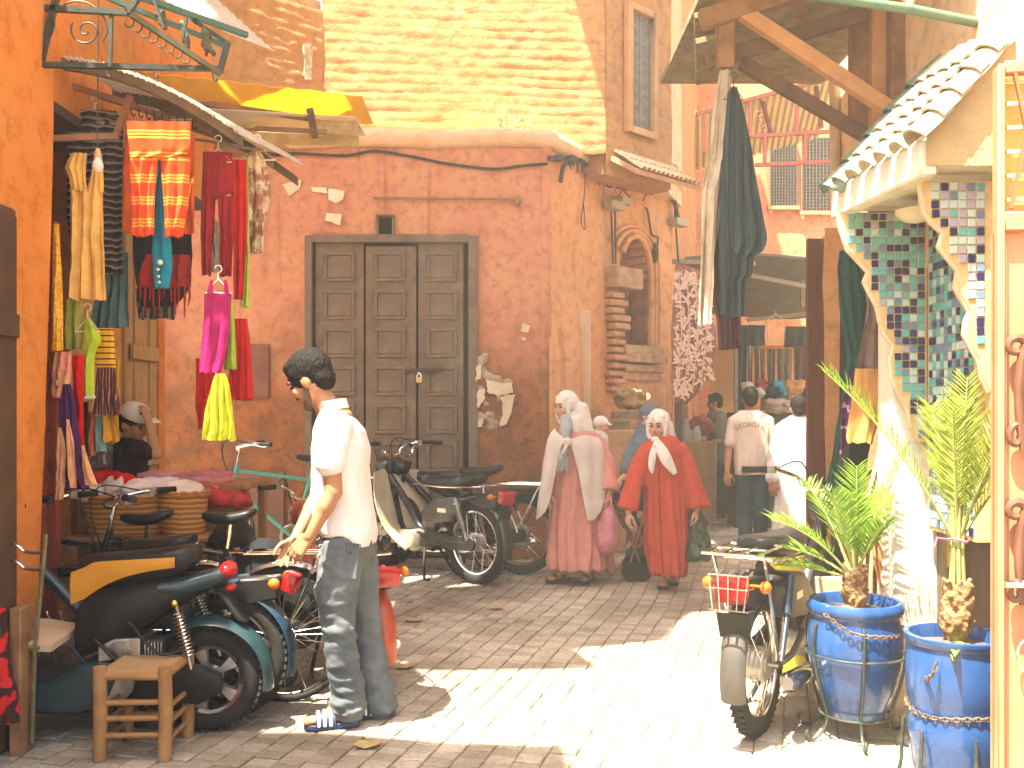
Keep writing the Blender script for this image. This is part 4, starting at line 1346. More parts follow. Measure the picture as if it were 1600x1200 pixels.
# ------------------------------------------------------------------ pots and palms
BLUEG = mat('blue_glaze', (0.012, 0.055, 0.19), (0.024, 0.085, 0.25), scale=4, rough=0.28, coat=0.5, rvar=0.12, c3=(0.16, 0.22, 0.30), hi=0.70, bump=0.12, bscale=12)
SOIL = mat('soil', (0.09, 0.055, 0.03), (0.2, 0.13, 0.08), scale=30, rough=0.95, bump=0.8)
FIBRE = mat('palm_fibre', (0.16, 0.085, 0.035), (0.30, 0.18, 0.08), scale=25, rough=0.95, bump=0.8, bscale=80)
LEAF = mat('palm_leaf', (0.14, 0.27, 0.02), (0.24, 0.38, 0.04), scale=5, rough=0.45, trans=0.35, spec=0.4)
LEAF2 = mat('palm_leaf_yellow', (0.24, 0.32, 0.03), (0.36, 0.42, 0.06), scale=5, rough=0.45, trans=0.35, spec=0.4)
RACHIS = mat('palm_rachis', (0.26, 0.30, 0.08), (0.32, 0.34, 0.12), scale=9, rough=0.6)
def pot(name, lab, c, prof, stand=True):
 t = thing(name, lab, 'pot', c)
 w = MB(); w.lathe(prof, 40, c)
 w.build('pot_body', BLUEG, t, smooth=0.9)
 top = max(h for r, h in prof)
 rin = [r for r, h in prof if h == top][0] - 0.02
 w = MB()
 P = []
 for i in range(7):
  r = 0.002 + rin * i / 6 * 0.98
  P.append([Vector((c.x + r * math.cos(a), c.y + r * math.sin(a), top - 0.05 + 0.03 * (1 - i / 6) + 0.012 * nz((r * math.cos(a) * 9, r * math.sin(a) * 9, 1)))) for a in [2 * PI * k / 28 for k in range(29)]])
 w.grid(P)
 w.build('soil', SOIL, t)
 return t
p1c = gnd(1336, 1150); p1c.z = 0.0
prof1 = [(0.001, 0.10), (0.115, 0.10), (0.135, 0.13), (0.168, 0.22), (0.195, 0.33), (0.205, 0.42), (0.200, 0.49), (0.188, 0.535), (0.192, 0.545), (0.205, 0.56), (0.207, 0.585), (0.195, 0.605), (0.178, 0.603), (0.170, 0.58), (0.168, 0.52)]
pot1 = pot('blue_pot', 'blue glazed urn shaped pot in a wrought iron stand beside the moped', p1c, prof1)
w = MB()
for k in range(6):
 a = 2 * PI * k / 6 + 0.35
 pts = []
 for (r, z) in ((0.205, 0.52), (0.222, 0.47), (0.218, 0.40), (0.205, 0.30), (0.178, 0.20), (0.150, 0.11), (0.165, 0.05), (0.215, 0.012), (0.25, 0.012), (0.262, 0.035), (0.25, 0.055)):
  pts.append((p1c.x + r * math.cos(a), p1c.y + r * math.sin(a), z))
 w = MB(); w.tube(smoothpath(pts, 4), 0.0065, 7); w.build('stand_leg', IRON, pot1)
for (r, z) in ((0.212, 0.375), (0.150, 0.105)):
 w = MB(); w.tube([(p1c.x + r * math.cos(a), p1c.y + r * math.sin(a), z) for a in [2 * PI * k / 36 for k in range(36)]], 0.006, 6, closed=True); w.build('stand_ring', IRON, pot1)
p2c = Vector((1.68, 3.62, 0.0))
prof2 = [(0.001, 0.03), (0.13, 0.03), (0.145, 0.06), (0.165, 0.10), (0.172, 0.20), (0.176, 0.215), (0.178, 0.30), (0.168, 0.33), (0.178, 0.355), (0.184, 0.45), (0.180, 0.55), (0.178, 0.565), (0.190, 0.575), (0.190, 0.60), (0.172, 0.602), (0.162, 0.57), (0.16, 0.5)]
pot2 = pot('blue_pot', 'blue banded pot half hidden behind the orange door, wound with a rusty chain', p2c, prof2)
for (a0,) in ((3.6,), (4.6,), (2.7,)):
 pts = [(p2c.x + r * math.cos(a0), p2c.y + r * math.sin(a0), z) for (r, z) in ((0.19, 0.26), (0.195, 0.16), (0.20, 0.08), (0.225, 0.012))]
 w = MB(); w.tube(smoothpath(pts, 4), 0.007, 7); w.build('stand_leg', IRON, pot2)
def chain_mesh(pts, r=0.011, wire=0.003):
 w = MB()
 P = smoothpath(pts, 10)
 L_ = [0]
 for a, b in zip(P[:-1], P[1:]): L_.append(L_[-1] + (b - a).length)
 pitch = r * 1.7
 n_ = int(L_[-1] / pitch)
 j = 0
 for k in range(n_):
  s = k * pitch
  while j < len(L_) - 2 and L_[j + 1] < s: j += 1
  t = (P[j + 1] - P[j]).normalized()
  c = P[j].lerp(P[j + 1], (s - L_[j]) / max(L_[j + 1] - L_[j], 1e-6))
  o = t.orthogonal().normalized()
  if k % 2: o = t.cross(o)
  w.tube([c + t * r * 1.25 * math.cos(a) + o * r * 0.7 * math.sin(a) for a in [2 * PI * q / 8 for q in range(8)]], wire, 4, closed=True)
 return w
RUSTC = mat('rusty_chain', (0.22, 0.14, 0.08), (0.14, 0.10, 0.07), scale=30, rough=0.6, metal=0.6)
ch = chain_mesh([(p1c.x - 0.17, p1c.y - 0.13, 0.56), (p1c.x - 0.08, p1c.y - 0.205, 0.50), (p1c.x + 0.06, p1c.y - 0.205, 0.485), (p1c.x + 0.2, p1c.y - 0.12, 0.47), (p2c.x - 0.16, p2c.y - 0.10, 0.46), (p2c.x - 0.13, p2c.y - 0.14, 0.55)])
tag(ch.build('chain', RUSTC, None), 'rusty chain slung between the two blue pots', 'chain')
ch = chain_mesh([(p2c.x + 0.18 * math.cos(a), p2c.y + 0.18 * math.sin(a), 0.325 + 0.008 * math.sin(3 * a)) for a in [2.6 + k * 0.25 for k in range(14)]])
tag(ch.build('chain', RUSTC, None), 'rusty chain wound round the belly of the banded pot', 'chain')
def frond(base, tip_dir, length, droop, n=34, leafl=0.17, m=LEAF, parent=None, twist=0.0, rr=None, start=0.25):
 rr = rr or random
 base = Vector(base); d = Vector(tip_dir).normalized()
 pts = []
 p = base.copy(); steps = 18
 for k in range(steps + 1):
  pts.append(p.copy())
  p = p + d * length / steps
  d = (d + Vector((0, 0, -droop / steps))).normalized()
 w = MB()
 w.tube(pts, [0.0075 * (1 - 0.8 * k / steps) for k in range(steps + 1)], 5)
 fr = w.build('frond', RACHIS, parent)
 w = MB()
 for k in range(n):
  t = start + (1 - start) * k / n
  f = t * steps; i = min(int(f), steps - 1)
  c = pts[i].lerp(pts[i + 1], f - i)
  ax = (pts[i + 1] - pts[i]).normalized()
  sd_ = ax.cross(Vector((0, 0, 1)))
  if sd_.length < 0.1: sd_ = ax.cross(Vector((0, 1, 0)))
  sd_.normalize(); up = sd_.cross(ax)
  ll = leafl * (0.45 + 0.75 * math.sin(PI * (0.15 + 0.8 * (t - start) / (1 - start)))) * rr.uniform(0.8, 1.15)
  for s in (-1, 1):
   out = (ax * rr.uniform(0.65, 0.95) + sd_ * s * 0.75 + up * rr.uniform(0.15, 0.5)).normalized()
   tip = c + out * ll + Vector((0, 0, -ll * rr.uniform(0.0, 0.15)))
   wd = 0.0042
   mid = c.lerp(tip, 0.45) + up * 0.004
   q = out.cross(up).normalized() * wd
   w.add([c - q * .5, c + q * .5, mid + q, tip, mid - q, mid + up * 0.003], [(0, 1, 2, 5), (0, 5, 4), (5, 2, 3), (4, 5, 3)])
 w.build('leaflets', m, fr)
 return fr
rf = random.Random(5)
pt = thing('palm_plant', 'bushy bright green date palm in the urn shaped pot', 'palm', p1c + Vector((0, 0, 0.58)))
w = MB(); w.ellipsoid(p1c + Vector((0, 0, .64)), (.045, .045, .1))
for k in range(90):
 a = rf.uniform(0, 2 * PI); z = rf.uniform(0.56, 0.72)
 w.capsule((p1c.x + 0.03 * math.cos(a), p1c.y + 0.03 * math.sin(a), z), 0.014, (p1c.x + 0.055 * math.cos(a + .3), p1c.y + 0.055 * math.sin(a + .3), z + 0.045), 0.006, 6)
w.remesh('trunk', FIBRE, pt, voxel=0.007, smooth=0, disp=lambda c, n: 0.006 * nz(c, 60))
b0 = p1c + Vector((0, 0, 0.70))
for (dx, dy, dz, L_, dr) in ((0.28, -0.05, 1.0, 0.62, .55), (0.05, 0.1, 1.0, 0.50, .3), (-0.55, -0.05, 0.75, 0.46, 0.9), (-0.25, -0.25, 0.95, 0.45, .7), (-0.7, 0.2, 0.6, 0.40, 0.9), (0.35, 0.35, 0.9, 0.5, .8),
       (-0.2, 0.4, 0.9, 0.5, .6), (0.12, -0.35, 0.9, 0.32, .9), (-0.8, 0.1, 0.25, 0.30, .3), (-0.1, -0.1, 1, .38, .4)):
 frond(b0 + Vector((dx, dy, 0)) * 0.03, (dx, dy, dz), L_, dr, 30, 0.125, LEAF, pt, rr=rf, start=0.3)
pt2 = thing('palm_plant', 'taller yellow-green date palm tied with pink string in the banded pot', 'palm', p2c + Vector((0, 0, 0.58)))
w = MB(); w.ellipsoid(p2c + Vector((0, 0, .66)), (.04, .04, .13))
for k in range(130):
 a = rf.uniform(0, 2 * PI); z = rf.uniform(0.57, 0.76)
 r = 0.032 * (1 - 0.5 * (z - 0.57) / 0.2)
 w.capsule((p2c.x + r * math.cos(a), p2c.y + r * math.sin(a), z), 0.013, (p2c.x + (r + .03) * math.cos(a + .3), p2c.y + (r + .03) * math.sin(a + .3), z + 0.05), 0.007, 6)
w.remesh('trunk', FIBRE, pt2, voxel=0.008, smooth=0, disp=lambda c, n: 0.008 * nz(c, 50))
for k in range(7):
 a = 2 * PI * k / 7
 w = MB(); w.tube([p2c + Vector((0.025 * math.cos(a), 0.025 * math.sin(a), 0.74)), p2c + Vector((0.018 * math.cos(a), 0.018 * math.sin(a), 0.93)), p2c + Vector((0.028 * math.cos(a), 0.028 * math.sin(a), 1.12))], 0.008, 6); w.build('frond_stalk', RACHIS, pt2)
w = MB(); w.tube([p2c + Vector((0.034 * math.cos(a), 0.034 * math.sin(a), 0.955 + 0.006 * math.sin(2 * a))) for a in [2 * PI * k / 20 for k in range(20)]], 0.005, 6, closed=True)
w.tube([p2c + Vector((-.034, -.01, .955)), p2c + Vector((-.09, -.03, .965)), p2c + Vector((-.10, -.03, .93))], 0.004, 5); w.build('pink_string', cloth('string_pink', (0.75, 0.2, 0.35)), pt2)
b2_ = p2c + Vector((0, 0, 1.08))
for (dx, dy, dz, L_, dr) in ((-0.52, 0.05, 1.0, 0.80, 0.62), (0.28, -0.1, 1.0, 0.66, .3), (0.10, 0.1, 1.0, 0.62, .25), (-0.12, -0.2, 1, 0.50, .4), (0.4, 0.1, 0.9, 0.6, .5), (0.15, -0.35, 1.0, 0.5, .6), (0.0, 0.3, 0.9, 0.55, .5), (0.42, -0.2, 0.9, .45, .6), (.05, 0, 1, .52, .2)):
 frond(b2_ + Vector((dx, dy, 0)) * 0.03 - Vector((0, 0, .12)), (dx, dy, dz), L_, dr, 34, 0.13, LEAF2 if dx > -0.5 else LEAF, pt2, rr=rf, start=0.22)
wd = thing('small_plant', 'small broad leaved plant at the foot of the taller palm', 'plant', p2c + Vector((-0.05, -0.08, 0.57)))
for k in range(16):
 a = rf.uniform(0, 2 * PI); L_ = rf.uniform(0.07, 0.13); c = p2c + Vector((-0.02 + 0.05 * rf.uniform(-1, 1), -0.09 + .03 * rf.uniform(-1, 1), 0.565))
 o_ = Vector((math.cos(a), math.sin(a), rf.uniform(0.3, 1.0))).normalized()
 q = o_.cross(Vector((0, 0, 1))).normalized()
 P = []
 for i in range(6):
  t = i / 5
  cc = c + o_ * L_ * t + Vector((0, 0, -0.06 * t * t))
  ww = 0.014 * math.sin(PI * (0.08 + 0.9 * t)) + 0.001
  P.append([cc - q * ww, cc - Vector((0, 0, 0.004)), cc + q * ww])
 w = MB(); w.sheet(P, 0.0012); w.build('leaf', mat('fresh_leaf', (0.20, 0.34, 0.05), (0.28, 0.42, 0.08), scale=9, rough=0.5, trans=0.3), wd)
# ================================================================== LEFT SIDE
lb = thing('left_building', 'deep orange building at the left edge of the lane', 'building', (-2.3, 4.3, 0))
def left_edge(z):
 return 4.50 - 0.16 * (1 - min(max((z - 0.4) / 2.4, 0), 1)) ** 1.2
# near wall: street face and rounded end, edge leaning in toward its foot
w = MB()
P = []
for j in range(60):
 z = 3.7 * j / 59
 ye = left_edge(z)
 row = []
 for i in range(16):
  y = 2.6 + (ye - 2.6) * i / 15
  p = Vector((-2.155 - 0.02 * (z < 0.5), y, z))
  row.append(p + Vector((0.02 * nz(p, 2.0) + 0.008 * nz(p, 8), 0, 0)))
 for k in range(1, 7):
  a = PI / 2 * k / 6
  row.append(Vector((-2.155 - 0.06 * (1 - math.cos(a)) - 0.0, ye + 0.06 * math.sin(a), z)))
 row.append(Vector((-3.4, ye + 0.06, z)))
 P.append(row)
w.grid(P)
w.build('near_wall', LEFTW, lb, smooth=0.8)
w = MB(); a = at(16, 330, 4.16)
w.box((-2.20, 3.3, 0.0), (-2.128, 4.125, a.z)); w.build('doorway', mat('dark_doorway_wood', (0.05, 0.028, 0.015), (0.09, 0.045, 0.02), scale=5, rough=0.8), lb, bevel=0.01)
for k in range(5):
 w = MB(); w.box((-2.128, 3.315 + .16 * k, .03), (-2.117 + .003 * (k % 2), 3.468 + .16 * k, 2.27)); w.build('door_plank', mat('dark_doorway_wood', (0.05, 0.028, 0.015)), lb, bevel=.004)
for z in (.45, 1.75):
 w = MB(); w.box((-2.113, 3.34, z), (-2.095, 4.09, z + .1)); w.build('door_rail', mat('dark_doorway_wood', (0.05, 0.028, 0.015)), lb, bevel=.004)
# far part: upper wall over the shop and the old plank door
w = MB(); wall_grid(w, (-2.22, 4.55), (-2.22, 7.1), 2.95, 4.65, 0.12, 0.025, thick=0.3, seed=2)
w.build('upper_wall', LEFTW, lb)
w = MB(); w.box((-3.5, 4.56, 0), (-3.4, 6.1, 2.95)); w.build('shop_back', mat('shop_grey_wall', (0.12, 0.13, 0.13), (0.17, 0.16, 0.14), scale=2, rough=0.9), lb)
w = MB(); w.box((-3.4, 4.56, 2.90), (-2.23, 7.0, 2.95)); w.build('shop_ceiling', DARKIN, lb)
w = MB(); wall_grid(w, (-2.46, 5.35), (-2.30, 5.66), 0, 2.9, 0.07, 0.025, thick=0.2, seed=5); w.build('pier', ORANGE, lb)
w = MB(); wall_grid(w, (-2.28, 6.2), (-3.9, 6.25), 0, 4.2, 0.15, 0.02, thick=-0.1); w.build('return_wall', LEFTW, lb)
OLDW = mat('old_tan_wood', (0.34, 0.20, 0.08), (0.46, 0.29, 0.13), scale=6, rough=0.85, bump=0.5, bscale=40, stretch=(5, 5, 1))
dr_ = thing('plank_door', 'old tan plank door behind the boy in the cap', 'door', (-2.3, 5.9, 0))
for k in range(4):
 y0 = 5.66 + 0.12 * k
 w = MB(); w.box((-2.32 + 0.01 * (k % 2), y0 + 0.004, 0.02), (-2.28 + 0.01 * (k % 2), y0 + 0.116, 2.6)); w.build('plank', OLDW, dr_, bevel=0.004)
for z in (0.5, 1.1, 1.75):
 w = MB(); w.box((-2.27, 5.70, z), (-2.245, 6.12, z + 0.09)); w.build('cross_rail', OLDW, dr_, bevel=0.004)
# red slatted shutter
rs = thing('slatted_shutter', 'dark red wooden shutter frame at the mouth of the clothes shop', 'shutter', (-2.2, 4.6, 0))
for (x0, x1, yy) in ((50, 66, 4.64), (74, 88, 4.70)):
 a, b = at(x0, 345, yy), at(x1, 345, yy)
 w = MB(); w.box((a.x, yy, 0.0), (b.x, yy + 0.05, a.z)); w.build('stile', mat('oxblood_wood', (0.26, 0.05, 0.025), (0.18, 0.035, 0.02), scale=5, rough=0.6), rs, bevel=0.004)
for k in range(7):
 a, b = at(64, 372 + 62 * k, 4.69), at(76, 372 + 62 * k, 4.69)
 w = MB(); w.box((a.x, 4.68, a.z - 0.02), (b.x, 4.72, a.z + 0.02)); w.build('rung', mat('oxblood_wood', (0.26, 0.05, 0.025)), rs)
a, b = at(30, 345, 4.66), at(50, 345, 4.66)
w = MB(); w.box((a.x, 4.66, 0), (b.x, 4.68, a.z)); w.build('shutter_board', mat('dark_red_board', (0.10, 0.02, 0.012), (0.14, 0.03, 0.02), scale=5, rough=0.6), rs)
# ------------------------------------------------------------------ wrought iron awning frame (upper)
ia = thing('iron_awning', 'dark wrought iron awning frame with hanging hooks and white sheet, top left', 'awning', at(200, 100, 4.5))
IY = 4.42
def ibar(pts, y0, y1=None, r=0.012, name='bar', m=IRON, sq=True):
 y1 = y1 if y1 is not None else y0
 P = [at(p[0], p[1], y0 + (y1 - y0) * k / max(len(pts) - 1, 1)) for k, p in enumerate(pts)]
 w = MB()
 if sq and len(P) == 2: w.beam(P[0], P[1], r * 2, r * 2)
 else: w.tube(P, r, 7)
 return w.build(name, m, ia)
ibar([(-20, 8), (200, 20)], IY, r=0.013)
ibar([(62, 101), (345, 108)], IY, IY + 0.2, r=0.012)
ibar([(92, -20), (64, 95)], IY, r=0.013)
ibar([(200, 20), (222, -15)], IY, r=0.013)
ibar([(204, 22), (345, 116)], IY, IY + 0.2, r=0.012, m=mat('rust_green_iron', (0.10, 0.08, 0.035), (0.06, 0.07, 0.04), scale=15, rough=0.7))
ibar([(210, -8), (386, 55)], IY + 0.05, IY + 0.5, r=0.013, m=mat('green_iron', (0.025, 0.09, 0.07), (0.05, 0.11, 0.08), scale=15, rough=0.5))
ibar([(140, -15), (352, 72)], IY + 0.3, IY + 0.6, r=0.011, m=mat('green_iron', (0.025, 0.09, 0.07)))
ibar([(356, 66), (343, 114)], IY + 0.2, r=0.012)
ibar([(174, 20), (172, 105)], IY, r=0.008)
ibar([(300, 30), (356, 68)], IY + 0.3, IY + 0.2, r=0.010)
ibar([(240, 0), (256, 44)], IY + 0.1, r=0.006); ibar([(292, 28), (284, 66)], IY + 0.15, r=0.006); ibar([(330, 50), (322, 88)], IY + 0.2, r=0.006)
for (x, y) in ((254, 22), (290, 52), (324, 62)):
 w = MB()
 for k in range(5):
  c = at(x - 5 + k * 2, y - 16 + 7 * k, IY + 0.18)
  w.capsule(c, 0.018, c + Vector((0.02 * random.uniform(-1, 1), 0, -0.03)), 0.014, 7)
 w.remesh('tied_rag', mat('dirty_green_rag', (0.05, 0.06, 0.035), (0.10, 0.09, 0.05), scale=15, rough=0.95), ia, voxel=0.009, smooth=1, disp=lambda c, n: 0.006 * nz(c, 60))
spir = [at(135 + (3 + 22 * (1 - k / 40)) * math.cos(k * 0.24 + 2.6), 48 - (3 + 22 * (1 - k / 40)) * math.sin(k * 0.24 + 2.6) * 0.95, IY) for k in range(40)]
w = MB(); w.tube(spir, 0.004, 6); w.build('iron_scroll', IRON, ia)
w = MB(); w.tube([at(x, y, IY) for x, y in smoothpath([(96, 20, 0), (100, 8, 0), (118, 2, 0), (140, 6, 0), (160, 24, 0), (168, 46, 0), (160, 66, 0)], 5) for x, y in [(x, y)]] if False else [at(p.x, p.y, IY) for p in smoothpath([(96, 20, 0), (100, 8, 0), (118, 2, 0), (140, 6, 0), (160, 24, 0), (168, 46, 0), (160, 66, 0)], 5)], 0.004, 6); w.build('iron_scroll', IRON, ia)
w = MB(); w.tube([at(p.x, p.y, IY) for p in smoothpath([(68, 66, 0), (78, 58, 0), (85, 40, 0), (84, 25, 0)], 5)], 0.004, 6); w.build('iron_scroll', IRON, ia)
for k in range(9):
 t = k / 8
 c = at(202 + 100 * t, 34 + 65 * t, IY + 0.02 + 0.15 * t)
 r = 0.022
 w = MB(); w.tube([c + Vector((r * math.cos(a), 0, r * 1.15 * math.sin(a))) for a in [-2.9 + 3.9 * q / 12 for q in range(13)]], 0.004, 6)
 w.build('hook', mat('rust_green_iron', (0.1, 0.08, 0.035)), ia)
for (x, y) in ((166, 106), (240, 107), (332, 112)):
 c = at(x, y, IY + 0.1)
 w = MB(); w.tube(smoothpath([c, c + Vector((0.004, 0, -0.03)), c + Vector((0.018, 0, -0.045)), c + Vector((0.02, 0, -0.03))], 4), 0.005, 6); w.build('hook', IRON, ia)
WSHEET = mat('white_fibreglass', (0.78, 0.76, 0.70), (0.68, 0.64, 0.55), scale=5, rough=0.5, trans=0.5)
P = []
for i in range(2):
 row = []
 for j in range(25):
  t = j / 24
  if i == 0: p = at(205 + 150 * t, -12 + 76 * t, 4.75 + 0.2 * t)
  else: p = at(300 + 130 * t, -22 + 116 * t, 5.5 + 0.2 * t)
  p.z += 0.012 * math.sin(j * PI / 1.0 + 0.5) + 0.05
  row.append(p)
 P.append(row)
w = MB(); w.sheet(P, 0.005); w.build('roof_sheet', WSHEET, ia)
# ------------------------------------------------------------------ corrugated shop awning
ca = thing('corrugated_awning', 'corrugated white awning sloping down over the hanging clothes', 'awning', at(240, 150, 5.0))
P = []
for i in range(2):
 row = []
 for j in range(81):
  t = j / 80
  y0 = 4.62 + 0.15 * t
  p = at(98 + 280 * t, 88 + 30 * t + 92 * t * t, y0)
  if i: p = p + Vector((0.05, 1.15, 0.05 + 0.10 * t))
  p.z += 0.010 * math.sin(j * PI / 1.25)
  row.append(p)
 P.append(row)
w = MB(); w.sheet(P, 0.005); w.build('roof_sheet', WSHEET, ca)
for (dy, nm) in ((0.0, 'edge_board'), (0.55, 'purlin'), (1.1, 'purlin')):
 pts = [at(98 + 280 * t, 94 + 30 * t + 92 * t * t, 4.66 + 0.15 * t) + Vector((0.03 * dy, dy, -0.02 + 0.06 * dy)) for t in [k / 12 for k in range(13)]]
 w = MB(); w.loft([[p + Vector((0, sx * 0.02, sz * 0.026)) for sx, sz in ((-1, -1), (1, -1), (1, 1), (-1, 1))] for p in pts])
 w.build(nm, mat('dark_awning_wood', (0.10, 0.06, 0.025), (0.16, 0.10, 0.045), scale=8, rough=0.8), ca)
BR = mat('bracket_brown', (0.20, 0.085, 0.035), (0.28, 0.13, 0.05), scale=9, rough=0.65)
for a, b, y0, y1 in (((66, 217), (184, 213), 4.66, 4.8), ((180, 216), (204, 150), 4.8, 4.8), ((150, 148), (330, 205), 5.0, 5.2), ((250, 170), (400, 215), 5.4, 5.5), ((60, 118), (210, 165), 4.85, 4.9)):
 w = MB(); w.beam(at(*a, y0), at(*b, y1), 0.022, 0.03); w.build('bracket_bar', BR, ca)
for a, b, y in (((108, 192), (300, 188), 4.98), ((295, 215), (415, 236), 5.15), ((90, 330), (160, 335), 5.0)):
 w = MB(); w.tube([at(*a, y), at(*b, y)], 0.009, 7); w.build('hanging_rail', STEEL, ca)
# rows of dark hooks and pegs under the eave
for k in range(9):
 c = at(205 + 12 * k, 176 + 2.5 * k, 4.95)
 w = MB(); w.tube(smoothpath([c + Vector((0, 0, .03)), c, c + Vector((0.012, 0, -0.02)), c + Vector((0.022, 0, -0.005))], 3), 0.004, 5); w.build('hook', BLKPL, ca)
# ------------------------------------------------------------------ yellow and white sheets beyond
ya = thing('yellow_awning', 'translucent yellow fibreglass awning with white sheet and ragged boards beneath', 'awning', at(420, 180, 7.0))
YEL = mat('yellow_fibreglass', (0.85, 0.62, 0.08), (0.80, 0.55, 0.05), scale=4, rough=0.5, trans=0.55)
w = MB()
P = []
for i in range(2):
 row = []
 for j in range(31):
  t = j / 30
  p = at(222 + 343 * t, 112 + 38 * t, 5.7 + 1.7 * t)
  if i: p = p + Vector((0.0, 0.62, -0.03))
  p.z += 0.006 * math.sin(j * 1.7)
  row.append(p)
 P.append(row)
w.sheet(P, 0.006); w.build('yellow_sheet', YEL, ya)
w = MB()
P = [[at(305 + 250 * t, 168 + 14 * t, 6.3 + 1.1 * t) + Vector((0, 0.5 * i, 0.0)) for t in [k / 10 for k in range(11)]] for i in range(2)]
w.sheet(P, 0.006); w.build('white_sheet', WSHEET, ya)
w = MB(); w.beam(at(306, 160, 6.4), at(490, 186, 7.2), 0.035, 0.035); w.build('batten', WOODH, ya)
w = MB(); w.beam(at(380, 200, 6.9), at(510, 206, 7.2), 0.03, 0.03); w.build('batten', WOODH, ya)
w = MB(); w.beam(at(484, 170, 7.1), at(492, 215, 7.1), 0.035, 0.05); w.build('batten', mat('dark_timber', (0.09, 0.05, 0.025)), ya)
for (x0, x1, y0, y1, yy) in ((366, 560, 196, 222, 7.3), (486, 558, 186, 204, 7.2), (300, 400, 176, 198, 6.6)):
 P = []
 for i in range(3):
  row = []
  for j in range(13):
   t = j / 12
   p = at(x0 + (x1 - x0) * t, y0 + (y1 - y0) * i / 2 + 4 * nz((t * 5, i, x0)) + 6 * t, yy + 0.3 * t + 0.04 * i)
   row.append(p)
  P.append(row)
 w = MB(); w.sheet(P, 0.02); w.build('ragged_board', mat('straw_board', (0.42, 0.30, 0.12), (0.55, 0.42, 0.2), scale=12, rough=0.9, bump=0.6, bscale=60), ya, smooth=None)
# ------------------------------------------------------------------ bare bulb
bu = thing('light_bulb', 'bare white light bulb hanging on a wire among the clothes', 'light bulb', at(153, 255, 4.5))
w = MB(); w.tube([at(154, -30, 4.5), at(153, 120, 4.5), at(152, 235, 4.5)], 0.003, 5); w.build('wire', CABLE, bu)
c = at(153, 256, 4.5)
w = MB(); w.lathe([(0.001, -0.042), (0.012, -0.040), (0.022, -0.028), (0.026, -0.012), (0.022, 0.006), (0.012, 0.022), (0.010, 0.03), (0.001, 0.031)], 16, c); w.build('bulb', mat('opal_glass', (0.78, 0.76, 0.70), rough=0.15, coat=0.5, trans=0.3), bu)
w = MB(); w.lathe([(0.012, 0.03), (0.014, 0.035), (0.013, 0.06), (0.006, 0.072), (0.001, 0.073)], 12, c); w.build('socket', mat('tan_socket', (0.5, 0.35, 0.2), rough=0.5), bu)
# ------------------------------------------------------------------ cables
w = MB(); w.tube(smoothpath([at(x, y, WY - 0.03) for x, y in ((395, 232), (425, 240), (470, 240), (540, 243), (585, 236), (640, 244), (700, 256), (772, 264), (815, 259), (856, 256))], 6), 0.014, 6)
tag(w.build('wall_cable', CABLE, None), 'black cable sagging along the top of the pink wall', 'cable')
cbl = [onp(x, y, WB, S2B, 0.06) for x, y in ((858, 247), (885, 248), (905, 250), (928, 265))] + [onp(x, y, PA_, PB_, 0.08) for x, y in ((952, 280), (975, 292), (1005, 296), (1040, 306), (1054, 316), (1058, 345))]
w = MB(); P = smoothpath(cbl, 8)
w.tube(P, [0.030 + 0.02 * nz(p, 9) for p in P], 8)
for k in range(22):
 i = random.randrange(8, 52) if len(P) > 52 else random.randrange(2, len(P) - 2)
 c = P[i]; w.tube(smoothpath([c, c + Vector((random.uniform(-.06, .06), -0.05, random.uniform(-.08, .05))), c + Vector((random.uniform(-.05, .05), -0.03, -random.uniform(.02, .16)))], 3), 0.008, 5)
tag(w.build('cable_bundle', CABLE, None), 'thick tangle of black cables under the ledge on the side wall', 'cable')
w = MB(); w.tube(smoothpath([onp(x, y, WB, S2B, 0.09) for x, y in ((876, 284), (880, 262), (890, 250), (900, 252))], 5), 0.022, 7)
tag(w.build('cut_pipe_stub', CABLE, None), 'bent black pipe stub poking from the corner by the cables', 'pipe')
w = MB(); w.tube(smoothpath([onp(x, y, WB, S2B, 0.07) for x, y in ((915, 270), (912, 315), (908, 345), (914, 358), (912, 320))], 5), 0.006, 5)
tag(w.build('loose_wire', CABLE, None), 'thin loose wire dangling on the orange side wall', 'wire')
for px0, py0, px1, py1, lab in ((950, 312, 972, 330, 'left grey junction box of the pair under the cables'), (966, 307, 982, 322, 'right grey junction box of the pair under the cables'), (1052, 340, 1070, 356, 'grey junction box above the leaf patterned cloth')):
 a, b = onp(px0, py0, PA_, PB_, 0.1), onp(px1, py1, PA_, PB_, 0.1)
 w = MB(); w.obox((a + b) / 2, (Vector((b.x - a.x, b.y - a.y, 0))) / 2, pn * 0.06, Vector((0, 0, (a.z - b.z) / 2)))
 bx_ = w.build('junction_box', BOXGREY, None, bevel=0.008); tag(bx_, lab, 'junction box', 'junction boxes')
for xs, lab in (((955, 330, 958, 412), 'left conduit running down from the junction boxes'), ((961, 330, 962, 412), 'right conduit running down from the junction boxes'), ((1056, 356, 1060, 410), 'conduit below the single junction box')):
 w = MB(); w.tube([onp(xs[0], xs[1], PA_, PB_, 0.06), onp(xs[2], xs[3], PA_, PB_, 0.06)], 0.012, 6)
 tag(w.build('conduit', CABLE, None), lab, 'conduit', 'wall conduits')
w = MB(); w.tube(smoothpath([onp(x, y, PA_, PB_, 0.05) for x, y in ((1008, 325), (1012, 330), (1018, 365), (1028, 372), (1024, 400))], 4), 0.012, 6); w.ellipsoid(onp(1024, 395, PA_, PB_, 0.06), (0.04, 0.04, 0.12), 8, 6)
tag(w.build('hanging_cable', CABLE, None), 'dark cable end drooping beside the pointed arch', 'cable')
